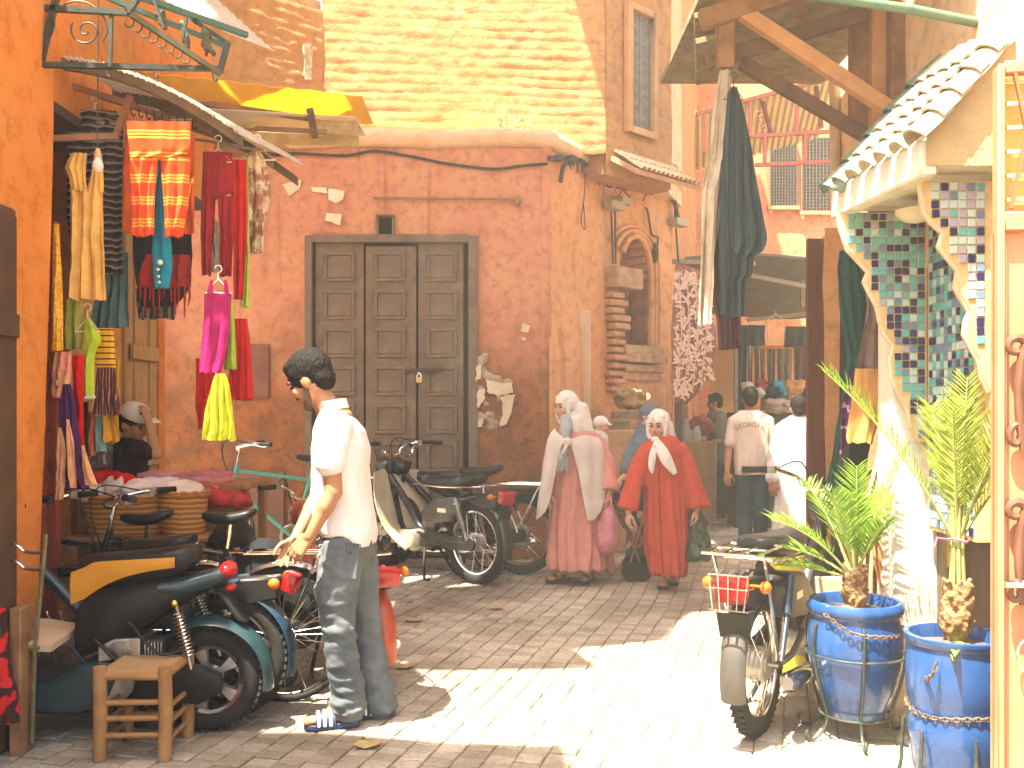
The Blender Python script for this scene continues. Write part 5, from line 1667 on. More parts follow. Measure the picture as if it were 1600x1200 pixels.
# weeds on the ledge
wd_ = thing('ledge_weed', 'dry yellow weeds sprouting on the ledge above the door', 'weed', (0.02, WY + 0.05, 4.15))
for k in range(16):
 b_ = Vector((at(800, 0, WY).x + random.uniform(-.18, .16), WY + random.uniform(0, .1), 4.15))
 h_ = random.uniform(0.05, 0.2)
 w = MB(); tp = b_ + Vector((random.uniform(-.06, .06), random.uniform(-.03, .03), h_))
 w.tube([b_, b_.lerp(tp, .5) + Vector((random.uniform(-.02, .02), 0, 0)), tp], [0.005, 0.004, 0.002], 5)
 for q in range(5):
  c_ = b_.lerp(tp, 0.3 + 0.14 * q); w.ellipsoid(c_ + Vector((random.uniform(-.02, .02), 0, 0)), (0.014, 0.006, 0.02), 6, 4)
 w.build('stem', mat('dry_weed', (0.55, 0.48, 0.18), (0.45, 0.42, 0.14), scale=20, rough=0.9, trans=0.3), wd_)
# ================================================================== CLOTHES
rg = random.Random(21)
def lerp_rows(rows, n):
 ys = [r[0] for r in rows]
 out = []
 for k in range(n + 1):
  y = ys[0] + (ys[-1] - ys[0]) * k / n
  for a, b in zip(rows[:-1], rows[1:]):
   if a[0] <= y <= b[0] + 1e-6:
    t = (y - a[0]) / max(b[0] - a[0], 1e-6)
    out.append((y, a[1] + (b[1] - a[1]) * t, a[2] + (b[2] - a[2]) * t))
    break
 return out
def garment_mb(shapes, Y, nf=4, amp=0.018, th=0.022, yaw=0.0, seed=0.0, flat_top=0.25, hem=0.006):
 """hung cloth: each shape is a list of (py, x_left, x_right) in photo pixels at depth Y; folds deepen downwards"""
 mb = MB()
 ally = [r[0] for s in shapes for r in s]
 y0, y1 = min(ally), max(ally)
 cx = sum((s[0][1] + s[0][2]) / 2 for s in shapes) / len(shapes)
 pc = at(cx, y0, Y)
 R = Matrix.Rotation(yaw, 3, 'Z')
 k_ = 1.0 / max(math.cos(yaw), 0.4)
 for si, s in enumerate(shapes):
  nr = max(8, int((s[-1][0] - s[0][0]) / 9))
  rows = lerp_rows(s, nr)
  wpx = max(r[2] - r[1] for r in rows)
  nc = max(10, min(34, int(wpx / 3.0)))
  F, Bk = [], []
  for ri, (py, xl, xr) in enumerate(rows):
   t = (py - y0) / max(y1 - y0, 1)
   g = flat_top + (1 - flat_top) * min(1, t * 1.4)
   rf_, rb_ = [], []
   for c in range(nc + 1):
    u = c / nc
    e = 3.0 * nz((py * 0.02, u * 2, seed + si), 1.0) * (1 if 0 < u < 1 else 0.5)
    px = xl + (xr - xl) * u + e * 0.35
    q = at(px, py + (hem * 600 * nz((u * 6, seed, si)) if ri == nr else 0), Y)
    ph = 2 * PI * (nf * u + 0.35 * nz((u * 1.5, t * 2.2, seed + 5), 1.0)) + seed + si * 1.7
    dep = amp * g * (math.sin(ph) + 0.45 * math.sin(2.3 * ph + t * 3 + seed)) + 0.008 * nz((u * 7, t * 9, seed), 1.0)
    edge = math.sin(PI * min(max(u, 0.0), 1.0)) ** 0.5
    f = q + Vector((0, dep - th * 0.5 * edge, 0))
    b = q + Vector((0, dep * 0.6 + th * 0.5 * edge + 0.002, 0))
    for L_, p in ((rf_, f), (rb_, b)):
     d = p - pc
     d = Vector((d.x * k_, d.y, d.z))
     L_.append(pc + R @ d)
   F.append(rf_); Bk.append(rb_)
  rings = [fr + bk[::-1] for fr, bk in zip(F, Bk)]
  mb.loft(rings, cap=True)
 return mb
def garment(name, lab, cat, shapes, Y, m, group='clothes hung outside the shop', hanger=None, **kw):
 kw.setdefault('seed', rg.uniform(0, 20))
 kw.setdefault('yaw', rg.uniform(-0.25, 0.25))
 if not isinstance(shapes[0], list):
  shapes = [shapes]
 o = garment_mb(shapes, Y, **kw).build(name, m, None, smooth=1.2)
 tag(o, lab, cat, group)
 if hanger:
  add_hanger(o, at(hanger[0], hanger[1], Y), hanger[2] if len(hanger) > 2 else 0.36)
 return o
HANGW = mat('white_hanger_plastic', (0.75, 0.72, 0.64), rough=0.4)
HANGD = mat('dark_wire_hanger', (0.08, 0.07, 0.06), rough=0.4, metal=0.5)
def add_hanger(parent, p, wd, m=None):
 w = MB()
 w.tube([p + Vector((0.018 * math.cos(a) , 0, 0.05 + 0.018 * math.sin(a))) for a in [-1.2 + 4.2 * k / 10 for k in range(11)]] , 0.003, 5)
 w.tube([p + Vector((0, 0, 0.035)), p], 0.003, 5)
 w.tube([p, p + Vector((-wd / 2, 0, -0.07)), p + Vector((wd / 2, 0, -0.07))], 0.004, 6, closed=True)
 return w.build('hanger', m or HANGW, parent)
RIKRAK = stripes('dark_zigzag_knit', 'Z', 26, [(0, (0.02, 0.018, 0.018)), (0.45, (0.28, 0.24, 0.18)), (0.72, (0.06, 0.05, 0.05))], wob=0.06)
garment('patterned_dress', 'black and cream patterned dress hung at the back of the stall under the bulb', 'dress',
  [(172, 118, 180), (190, 104, 192), (240, 108, 190), (330, 106, 189), (428, 118, 190)], 4.98, RIKRAK, nf=3, hanger=(148, 172))
garment('yellow_dress', 'plain yellow orange dress hanging beside the light bulb', 'dress',
  [[(240, 112, 136), (262, 102, 134), (280, 110, 134), (300, 112, 138)], [(240, 146, 158), (262, 144, 160), (300, 136, 160)], [(298, 112, 160), (380, 111, 161), (468, 109, 164)]], 4.68,
  cloth('yellow_orange_cotton', (0.80, 0.50, 0.14)), nf=3, amp=0.016, yaw=0.1)
STRO = stripes('orange_striped_wool', 'Z', 9.2, [(0, (0.66, 0.075, 0.015)), (0.55, (0.80, 0.36, 0.06)), (0.64, (0.66, 0.085, 0.015)), (0.70, (0.80, 0.36, 0.06)), (0.79, (0.66, 0.085, 0.015)), (0.85, (0.80, 0.36, 0.06)), (0.93, (0.66, 0.075, 0.015))])
garment('striped_trousers', 'orange red trousers with yellow cross stripes hanging under the awning', 'trousers',
  [[(190, 199, 298), (240, 203, 296), (248, 205, 249)], [(246, 205, 247), (300, 206, 243), (369, 207, 240)], [(246, 250, 296), (300, 254, 294), (370, 257, 285)]], 4.72, STRO, nf=2, amp=0.01, yaw=0.05)
garment('orange_shirt', 'plain orange shirt hanging just behind the striped trousers', 'shirt',
  [[(210, 196, 304), (260, 193, 305), (364, 193, 304)]], 4.83, cloth('orange_cotton', (0.72, 0.13, 0.02)), nf=3, yaw=0.0)
garment('grey_teal_skirt', 'long grey teal skirt hanging below the patterned dress', 'skirt',
  [(395, 165, 202), (430, 155, 202), (512, 140, 202)], 5.05, cloth('grey_teal_denim', (0.12, 0.22, 0.22)), nf=4)
o = garment('turquoise_trouser_leg', 'narrow turquoise leggings with a column of round buttons', 'leggings',
   [(250, 245, 250), (330, 240, 256), (380, 237, 268), (420, 238, 270), (450, 242, 264)], 4.80, cloth('turquoise_cotton', (0.015, 0.27, 0.42)), nf=1, amp=0.008, yaw=0.0)
for (x, y, r) in ((250, 410, 0.014), (247, 421, 0.008), (248, 432, 0.008), (249, 441, 0.008)):
 MB().ellipsoid(at(x, y, 4.768), (r, 0.006, r), 12, 6).build('button', mat('pearl_button', (0.62, 0.66, 0.5), rough=0.3), o)
garment('black_shawl', 'black shawl hanging behind the turquoise leggings', 'shawl',
  [(362, 203, 303), (400, 203, 305), (455, 215, 300), (478, 222, 278)], 5.05, cloth('black_wool', (0.02, 0.017, 0.017)), nf=4)
o = garment('fringed_scarf', 'dark red scarf with long fringes below the black shawl', 'scarf',
   [(398, 228, 296), (432, 216, 300), (448, 220, 298)], 4.92, cloth('dark_red_wool', (0.36, 0.02, 0.02)), nf=4, yaw=0)
w = MB()
for k in range(11):
 x = 219 + 7.6 * k + rg.uniform(-2, 2); L_ = rg.uniform(25, 60)
 w.tube([at(x, 440, 4.92), at(x + rg.uniform(-2, 2), 440 + L_ * 0.6, 4.92), at(x + rg.uniform(-3, 3), 440 + L_, 4.92)], [0.007, 0.006, 0.003], 5)
w.build('fringe', cloth('dark_red_wool', (0.36, 0.02, 0.02)), o)
garment('checked_scarf', 'black and grey checked scarf end under the fringes', 'scarf',
  [(450, 208, 278), (480, 210, 276), (498, 215, 275)], 5.1, stripes('grey_check', 'X', 40, [(0, (0.03, 0.025, 0.025)), (0.5, (0.2, 0.15, 0.13))]), nf=3)
garment('crimson_trousers', 'dark crimson trousers clipped to a hanger on the outer rail', 'trousers',
  [[(238, 318, 362), (300, 315, 364), (310, 315, 340)], [(306, 315, 337), (360, 314, 334), (430, 316, 330)], [(306, 341, 364), (360, 343, 364), (432, 343, 362)]], 4.95,
  cloth('crimson_cotton', (0.34, 0.012, 0.02)), nf=2, amp=0.014, hanger=(341, 232, 0.14), yaw=0.1)
garment('red_trousers', 'bright red trousers behind the crimson pair', 'trousers',
  [[(250, 358, 385), (330, 362, 386), (400, 366, 384), (468, 366, 379)]], 5.05, cloth('bright_red_cotton', (0.62, 0.012, 0.01)), nf=2, yaw=0.1)
garment('white_slip', 'white slip showing between the crimson trouser legs', 'slip',
  [(345, 334, 340), (380, 330, 343), (425, 327, 345)], 5.02, cloth('white_cotton', (0.72, 0.66, 0.55)), nf=2)
garment('long_lime_trousers', 'long lime green trousers beside the red pair', 'trousers',
  [(248, 379, 388), (350, 378, 389), (480, 376, 390)], 5.10, cloth('lime_cotton', (0.46, 0.58, 0.06)), nf=1, amp=0.008)
BATIK = mat('cream_brown_batik', (0.72, 0.60, 0.38), (0.36, 0.14, 0.08), scale=16, rough=0.9, trans=0.15, lo=0.45, hi=0.56)
garment('batik_tunic', 'cream and brown batik tunic at the outer end of the rail', 'tunic',
  [[(232, 394, 404), (250, 386, 414), (300, 388, 424), (345, 388, 414)], [(335, 390, 412), (395, 391, 411)]], 5.22, BATIK, nf=2, hanger=(402, 230, 0.2), yaw=0.2)
garment('magenta_top', 'magenta tank top on a white plastic hanger', 'top',
  [[(438, 329, 333), (462, 322, 334)], [(438, 350, 354), (462, 350, 360)], [(458, 319, 361), (500, 318, 360), (560, 312, 352), (582, 311, 345)]], 4.78,
  cloth('magenta_cotton', (0.48, 0.02, 0.16)), nf=2, amp=0.01, hanger=(341, 436, 0.14), yaw=0.0)
garment('lime_blouse', 'lime green top directly behind the magenta tank top', 'top',
  [(470, 352, 364), (520, 352, 367), (577, 350, 369)], 4.86, cloth('lime_cotton', (0.46, 0.58, 0.06)), nf=1)
garment('red_jacket', 'wide red jacket hanging low behind the lime skirt', 'jacket',
  [[(498, 366, 386), (540, 364, 391), (625, 352, 395)], [(560, 306, 330), (628, 304, 352), (670, 311, 330)]], 4.98, cloth('bright_red_cotton', (0.62, 0.012, 0.01)), nf=3, yaw=0)
garment('lime_skirt', 'short acid lime skirt, lowest of the hanging clothes', 'skirt',
  [(584, 337, 351), (600, 331, 358), (640, 322, 363), (688, 316, 368)], 4.66, cloth('acid_lime', (0.66, 0.68, 0.04)), nf=3, amp=0.018, yaw=0.1)
# inner rail at the shop mouth
SEQ = mat('yellow_sequin', (0.72, 0.40, 0.02), (0.5, 0.22, 0.02), scale=70, rough=0.4, lo=0.45, hi=0.55)
FLOR = mat('floral_print', (0.6, 0.12, 0.08), (0.55, 0.5, 0.12), scale=28, rough=0.9, lo=0.46, hi=0.52, c3=(0.12, 0.3, 0.12))
garment('sequin_dress', 'floral and yellow sequinned dress edge next to the red shutter', 'dress',
  [(350, 82, 92), (420, 82, 95), (548, 80, 98)], 4.60, SEQ, nf=1, amp=0.01)
garment('pale_lime_top', 'pale lime lace hemmed top below the yellow dress', 'top',
  [(468, 104, 130), (510, 103, 129), (546, 102, 127)], 4.80, cloth('pale_lime', (0.44, 0.48, 0.10)), nf=2)
o = garment('lime_tee', 'lime green tee with white trim on a wire hanger', 'shirt',
   [[(498, 134, 142), (512, 128, 150), (532, 130, 160), (540, 130, 152), (560, 131, 147), (625, 131, 147)]], 4.74, cloth('lime_tee_cotton', (0.48, 0.62, 0.05)), nf=1, amp=0.008, hanger=(137, 496, 0.12), yaw=0)
MB().beam(at(130, 622, 4.725), at(148, 620, 4.725), 0.02, 0.014).build('white_trim', cloth('white_cotton', (0.72, 0.66, 0.55)), o)
garment('bee_striped_top', 'yellow top with thin black stripes inside the stall', 'top',
  [(513, 152, 176), (575, 150, 180)], 4.86, stripes('bee_stripe', 'Z', 34, [(0, (0.78, 0.42, 0.03)), (0.78, (0.03, 0.02, 0.02))]), nf=1, amp=0.006)
garment('pinstripe_skirt', 'brown flared skirt with fine vertical cream stripes', 'skirt',
  [(574, 153, 178), (610, 150, 182), (648, 146, 187)], 4.82, stripes('brown_pinstripe', 'X', 70, [(0, (0.09, 0.03, 0.025)), (0.6, (0.42, 0.24, 0.14)), (0.75, (0.09, 0.03, 0.03))]), nf=4, amp=0.012)
garment('narrow_red_dress', 'narrow bright red dress hanging by the shutter', 'dress',
  [(556, 113, 130), (620, 113, 131), (694, 118, 131)], 4.70, cloth('bright_red_cotton', (0.62, 0.012, 0.01)), nf=1)
garment('pink_floral_top', 'pink floral top beside the narrow red dress', 'top',
  [(550, 86, 112), (580, 84, 111), (620, 84, 108)], 4.66, mat('pink_floral', (0.72, 0.25, 0.22), (0.62, 0.42, 0.12), scale=26, rough=0.9, trans=0.15, lo=0.5, hi=0.56), nf=2)
o = garment('purple_peach_robe', 'purple robe with long peach panels at the stall front', 'robe',
   [(600, 99, 110), (630, 92, 118), (680, 92, 122), (730, 96, 128), (764, 100, 138)], 4.56, cloth('deep_purple', (0.075, 0.02, 0.10)), nf=3, yaw=0)
PEACH = cloth('peach_cotton', (0.72, 0.38, 0.20))
garment_mb([[(668, 92, 95), (700, 89, 103), (780, 86, 99)]], 4.53, nf=2, amp=0.01, seed=2).build('peach_panel', PEACH, o)
garment_mb([[(655, 104, 107), (690, 103, 116), (740, 108, 118), (762, 112, 120)]], 4.52, nf=1, amp=0.008, seed=4).build('peach_panel', PEACH, o)
garment_mb([[(696, 128, 131), (730, 128, 141), (758, 132, 152)]], 4.53, nf=1, amp=0.008, seed=7).build('peach_panel', PEACH, o)
for nm, lab, x0, x1, y0, y1, c in (('mottled_scarf', 'dark mottled scarf below the lime tee', 131, 138, 628, 705, (0.06, 0.05, 0.03)), ('salmon_scarf', 'salmon scarf beside the teal one inside the stall', 138, 150, 644, 712, (0.66, 0.16, 0.07)),
        ('teal_scarf', 'pale teal scarf hanging behind the boy', 150, 164, 650, 706, (0.22, 0.42, 0.36)), ('mustard_scarf', 'mustard scarf hanging nearest the boy in the cap', 163, 186, 560, 690, (0.72, 0.38, 0.04))):
 garment(nm, lab, 'scarf', [(y0, x0, x1), ((y0 + y1) / 2, x0 - 1, x1), (y1, x0, x1 + 1)], 4.92, cloth(nm + '_cloth', c), nf=1, yaw=0)
# ------------------------------------------------------------------ right: hung robes and displayed cloth
GR = 'robes hung from the timber canopy'
garment('cream_robe', 'cream hooded robe hanging from the timber canopy, sunlit along its left edge', 'robe',
  [[(112, 1124, 1142), (140, 1118, 1144), (190, 1110, 1144), (250, 1106, 1142), (256, 1103, 1136), (300, 1095, 1130), (400, 1094, 1118), (508, 1089, 1112)]], 4.98, cloth('cream_wool', (0.62, 0.52, 0.38)), nf=1.6, amp=0.035, th=0.06, group=GR, yaw=0.1)
o = garment('teal_robe', 'dark teal pleated robe on a hanger below the timber canopy', 'robe',
   [[(138, 1141, 1152), (160, 1136, 1160), (220, 1130, 1172), (300, 1126, 1184), (372, 1124, 1197), (392, 1124, 1193), (400, 1124, 1177), (430, 1125, 1174), (436, 1126, 1165), (494, 1126, 1163)]], 4.90,
   stripes('teal_pleat_shading', 'X', 22, [(0, (0.018, 0.034, 0.04)), (0.12, (0.042, 0.066, 0.074)), (0.6, (0.032, 0.052, 0.06))], wob=0.02), nf=3.3, amp=0.02, th=0.06, group=GR, yaw=0)  # shading of the pleats put into the colour as dark and paler bands
add_hanger(o, at(1146, 134, 4.9), 0.10, HANGD)
garment('plum_robe', 'plum robe whose hem shows behind the teal one', 'robe',
  [[(200, 1128, 1150), (360, 1114, 1140), (440, 1108, 1150), (500, 1122, 1158), (545, 1124, 1160)]], 5.06, cloth('plum_cotton', (0.14, 0.06, 0.085)), nf=5, amp=0.02, group=GR, yaw=0)
GC = 'cloth displayed at the right hand shop'
garment('green_drape', 'dark green cloth bunched beside the shutter leaf', 'cloth',
  [[(392, 1312, 1336), (420, 1306, 1352), (480, 1312, 1356), (560, 1326, 1352), (700, 1304, 1338), (795, 1282, 1308)]], 5.5, cloth('bottle_green', (0.012, 0.10, 0.085)), nf=3, amp=0.04, th=0.05, group=GC)
garment('dark_green_roll', 'dark bundle of green and black cloth in the shop mouth', 'cloth',
  [[(405, 1312, 1345), (500, 1314, 1342), (640, 1314, 1330), (780, 1300, 1320)]], 5.75, cloth('black_green', (0.02, 0.035, 0.028)), nf=4, amp=0.05, th=0.06, group=GC)
garment('mauve_drape', 'grey mauve cloth slung over the slanting rail', 'cloth',
  [(462, 1356, 1372), (500, 1352, 1380), (560, 1340, 1398), (596, 1338, 1392)], 4.86, cloth('grey_mauve', (0.26, 0.17, 0.15)), nf=2, amp=0.015, group=GC, yaw=0)
garment('purple_print', 'purple cloth with pale hoops behind the amber panel', 'cloth',
  [(580, 1332, 1352), (640, 1314, 1336), (700, 1312, 1326), (740, 1312, 1320)], 4.92, stripes('purple_hoops', 'Z', 9, [(0, (0.12, 0.02, 0.14)), (0.86, (0.55, 0.4, 0.4))], wob=0.2), nf=2, group=GC, yaw=0)
garment('amber_panel', 'amber orange cloth panel in the middle of the slanting display', 'cloth',
  [(576, 1336, 1378), (600, 1334, 1388), (686, 1322, 1366), (692, 1324, 1364)], 4.80, cloth('amber_cotton', (0.70, 0.36, 0.10)), nf=1, amp=0.01, group=GC, yaw=0)
garment('black_velvet_cloth', 'black velvet cloth below the amber cloth', 'cloth',
  [(682, 1322, 1362), (740, 1310, 1352), (800, 1306, 1348)], 4.84, cloth('black_velvet', (0.008, 0.008, 0.009)), nf=1, amp=0.01, group=GC, yaw=0)
garment('green_edge', 'thin bottle green cloth edging the display on its left', 'cloth',
  [(560, 1340, 1348), (680, 1312, 1320), (792, 1288, 1306)], 4.95, cloth('bottle_green', (0.012, 0.10, 0.085)), nf=1, group=GC, yaw=0)
garment('beige_robe', 'beige cloth hanging to the ground beside the white pier', 'cloth',
  [(640, 1384, 1400), (700, 1372, 1398), (780, 1352, 1372), (1000, 1330, 1392), (1080, 1322, 1396)], 4.72, cloth('beige_cotton', (0.62, 0.44, 0.28)), nf=3, amp=0.03, group=GC, yaw=0)
garment('tan_robe', 'tan rounded cloth draped in front of the beige one', 'cloth',
  [(765, 1374, 1404), (820, 1360, 1406), (880, 1364, 1405), (918, 1374, 1402)], 4.58, cloth('tan_cotton', (0.52, 0.26, 0.10)), nf=2, amp=0.02, group=GC, yaw=0)
garment('dark_strip', 'dark strip of cloth between amber panel and white pier', 'cloth',
  [(590, 1388, 1402), (680, 1390, 1404), (780, 1374, 1404)], 4.76, cloth('brown_black', (0.025, 0.015, 0.012)), nf=1, group=GC, yaw=0)
# leaf print cloth in the alley
LPY = 10.6
lp = garment('leaf_print_cloth', 'mauve cloth with pale leaf print hanging in the alley by the niche', 'cloth',
   [(412, 1056, 1062), (420, 1055, 1092), (470, 1052, 1100), (520, 1048, 1120), (570, 1050, 1116), (610, 1052, 1096), (630, 1054, 1074)], LPY, cloth('mauve_cotton', (0.46, 0.24, 0.17)), group='cloths hung in the alley', nf=2, amp=0.03, yaw=0, seed=3)
w = MB()
rl = random.Random(9)
for k in range(330):
 py = rl.uniform(425, 622)
 xl, xr = 1054, 1096
 if 470 < py < 600: xr = 1113
 if py > 600: xr = 1080
 px = rl.uniform(xl, xr)
 c = at(px, py, LPY - 0.052); a = rl.uniform(0, 2 * PI); L_ = rl.uniform(0.035, 0.06)
 u = Vector((math.cos(a), 0, math.sin(a))) * L_; v_ = Vector((-math.sin(a), 0, math.cos(a))) * L_ * 0.3
 w.add([c - u, c + v_, c + u, c - v_, c + Vector((0, -0.003, 0))], [(0, 1, 4), (1, 2, 4), (2, 3, 4), (3, 0, 4)])
for k in range(4):
 x = 1060 + 13 * k
 w.tube([at(x, 425, LPY - 0.052), at(x + 5, 520, LPY - 0.055), at(x - 4, 610, LPY - 0.052)], 0.006, 4)
tag(w.build('leaf_print', mat('cream_print', (0.72, 0.55, 0.42), (0.66, 0.45, 0.33), scale=20, rough=0.9), lp), kind='stuff')
# ================================================================== TWO-WHEELERS   (local: +x forward, z up)
def arc_strip(c, R, a0, a1, w, crown=0.012, th=0.004, n=22):
 """a mudguard round a wheel centre c in the xz plane"""
 P = []
 for i in range(n + 1):
  a = a0 + (a1 - a0) * i / n
  row = []
  for k in range(7):
   s = -1 + 2 * k / 6
   r = R + crown * (1 - s * s) - (0.012 if abs(s) == 1 else 0)
   row.append(Vector((c[0] + r * math.cos(a), c[1] + s * w / 2, c[2] + r * math.sin(a))))
  P.append(row)
 w_ = MB(); w_.sheet(P, th)
 return w_
def wheel(parent, c, R, tw, nsp=28, rim=None, alloy=False, tread=True, hub_r=0.035, drum=0.0):
 """tyre with rim, spokes and hub; tw = tyre section radius"""
 c = Vector(c)
 w = MB()
 prof = []
 for k in range(15):
  a = 2 * PI * k / 14
  prof.append((R - tw + tw * math.cos(a) * 1.0, tw * math.sin(a) * 0.9))
 w.lathe(prof, 40, c, axis='y')
 if tread:
  for k in range(48):
   a = 2 * PI * k / 48
   for s in (-1, 1):
    ct = c + Vector(((R - 0.004) * math.cos(a + s * 0.03), s * tw * 0.38, (R - 0.004) * math.sin(a + s * 0.03)))
    w.obox(ct, Vector((-math.sin(a), 0.35 * s, math.cos(a))) * 0.010, Vector((0, 1, 0)) * tw * 0.28, Vector((math.cos(a), 0, math.sin(a))) * 0.006)
 ty = w.build('wheel', RUBBER, parent, smooth=0.8)
 rr = R - 2 * tw + 0.004
 w = MB()
 w.lathe([(rr + 0.008, -tw * 0.55), (rr + 0.014, -tw * 0.62), (rr - 0.006, -tw * 0.5), (rr - 0.012, 0), (rr - 0.006, tw * 0.5), (rr + 0.014, tw * 0.62), (rr + 0.008, tw * 0.55)], 40, c, axis='y')
 w.build('rim', rim or CHROME, ty, smooth=0.9)
 w = MB()
 w.lathe([(0.001, -0.045), (hub_r, -0.045), (hub_r, -0.035), (hub_r * 0.55, -0.03), (hub_r * 0.55, 0.03), (hub_r, 0.035), (hub_r, 0.045), (0.001, 0.045)], 18, c, axis='y')
 if drum:
  w.lathe([(0.001, -0.04), (drum, -0.04), (drum * 1.02, 0.0), (drum, 0.04), (0.001, 0.04)], 24, c, axis='y')
  for q in range(3):
   w.lathe([(drum * 1.02, -0.03 + 0.02 * q), (drum * 1.08, -0.026 + 0.02 * q), (drum * 1.02, -0.022 + 0.02 * q)], 24, c, axis='y')
 w.tube([c - Vector((0, 0.085, 0)), c + Vector((0, 0.085, 0))], 0.008, 8)
 w.build('hub', ALLOY, ty)
 w = MB()
 if alloy:
  for k in range(5):
   a = 2 * PI * k / 5
   d = Vector((math.cos(a), 0, math.sin(a)))
   p = Vector((-d.z, 0, d.x))
   w.loft([[c + d * r + p * s * ww + Vector((0, q * 0.018, 0)) for s, q in ((-1, -1), (1, -1), (1, 1), (-1, 1))] for r, ww in ((0.03, 0.022), (rr * 0.5, 0.014), (rr * 0.98, 0.03))])
 else:
  h0 = max(hub_r, drum) * 0.95
  for k in range(nsp):
   s = 1 if k % 2 else -1
   a = 2 * PI * k / nsp
   b = a + (0.55 if (k // 2) % 2 else -0.55)
   w.tube([c + Vector((h0 * math.cos(b), s * 0.034, h0 * math.sin(b))), c + Vector(((rr - 0.004) * math.cos(a), s * 0.004, (rr - 0.004) * math.sin(a)))], 0.0014, 4, cap=False)
 w.build('spokes', CHROME if not alloy else ALLOY, ty)
 return ty
def shock(parent, a, b, cover=None):
 a, b = Vector(a), Vector(b)
 d = (b - a)
 w = MB(); w.tube([a, b], 0.010, 8)
 w.tube([a, a.lerp(b, 0.45)], 0.019, 10) if cover else None
 s = w.build('shock_absorber', cover or STEEL, parent)
 w = MB()
 n = 90
 o = d.normalized().orthogonal(); p = d.normalized().cross(o)
 w.tube([a.lerp(b, 0.12 + 0.6 * k / n) + (o * math.cos(k * 0.9) + p * math.sin(k * 0.9)) * 0.020 for k in range(n)], 0.0035, 5)
 if not cover: w.build('spring', CHROME, s)
 else:
  w = MB(); w.tube([a.lerp(b, 0.5), b], 0.014, 10); w.build('chrome_sleeve', CHROME, s)
 return s
def handlebar(parent, c, width=0.62, rise=0.09, back=0.14, grip_m=BLKPL, tube_m=CHROME, mirror=False, lever=True):
 c = Vector(c)
 W = width / 2
 pts = smoothpath([c + Vector((-back, W, rise)), c + Vector((-back * 0.55, W * 0.62, rise)), c + Vector((0, W * 0.32, rise * 0.55)), c + Vector((0, 0.06, 0)), c + Vector((0, -0.06, 0)), c + Vector((0, -W * 0.32, rise * 0.55)), c + Vector((-back * 0.55, -W * 0.62, rise)), c + Vector((-back, -W, rise))], 6)
 w = MB(); w.tube(pts, 0.011, 8)
 h = w.build('handlebar', tube_m, parent)
 for s in (1, -1):
  e = c + Vector((-back, s * W, rise)); d = (Vector((-back * 0.55, s * W * 0.62, rise)) - Vector((-back, s * W, rise))).normalized()
  w = MB(); w.tube([e - d * 0.02, e + d * 0.03, e + d * 0.10], [0.017, 0.016, 0.017], 10); w.build('grip', grip_m, h)
  if lever:
   w = MB(); w.tube(smoothpath([e + d * 0.13 + Vector((0.01, 0, 0)), e + d * 0.11 + Vector((0.045, 0, -0.005)), e + d * 0.0 + Vector((0.05, 0, -0.02)), e - d * 0.03 + Vector((0.04, 0, -0.02))], 4), 0.005, 6)
   w.obox(e + d * 0.125, d * 0.018, Vector((0.02, 0, 0)), Vector((0, 0, 0.016))); w.build('brake_lever', STEEL if tube_m is CHROME else BLKPL, h)
  w = MB()
  w.tube(smoothpath([e + d * 0.13 + Vector((0.03, 0, 0)), c + Vector((0.10, s * W * 0.35, rise + 0.03)), c + Vector((0.12, s * 0.05, -0.06)), c + Vector((0.04, s * 0.02, -0.24))], 5), 0.004, 5); w.build('cable', BLKPL, h)
 if mirror:
  e = c + Vector((-back * 0.5, W * 0.6, rise))
  w = MB(); w.tube(smoothpath([e, e + Vector((0.03, 0.03, 0.09)), e + Vector((0.0, 0.09, 0.15))], 4), 0.005, 6)
  w.ellipsoid(e + Vector((0.0, 0.11, 0.17)), (0.012, 0.05, 0.035)); w.build('mirror', BLKPL, h)
 return h
def round_seat(parent, x0, x1, z, wf, wr, h, m, name='seat', rise=0.0, piping=True):
 """a padded bench or saddle, lofted along x"""
 rings = []
 n = 14
 for i in range(n + 1):
  t = i / n
  x = x0 + (x1 - x0) * t
  e = math.sin(PI * min(max(t, 0.0), 1.0)) ** 0.35 if 0 < t < 1 else 0.12
  ww = (wr + (wf - wr) * t) * (0.35 + 0.65 * e)
  hh = h * (0.4 + 0.6 * e)
  zz = z + rise * (1 - t) ** 2 - 0.018 * math.sin(PI * t)
  ring = []
  for k in range(16):
   a = 2 * PI * k / 16
   y = ww * math.copysign(abs(math.cos(a)) ** 0.6, math.cos(a))
   q = math.sin(a)
   ring.append(Vector((x, y, zz + (hh * math.copysign(abs(q) ** 0.7, q) * 0.5))))
  rings.append(ring)
 w = MB(); w.loft(rings)
 s = w.build(name, m, parent, smooth=1.3)
 return s
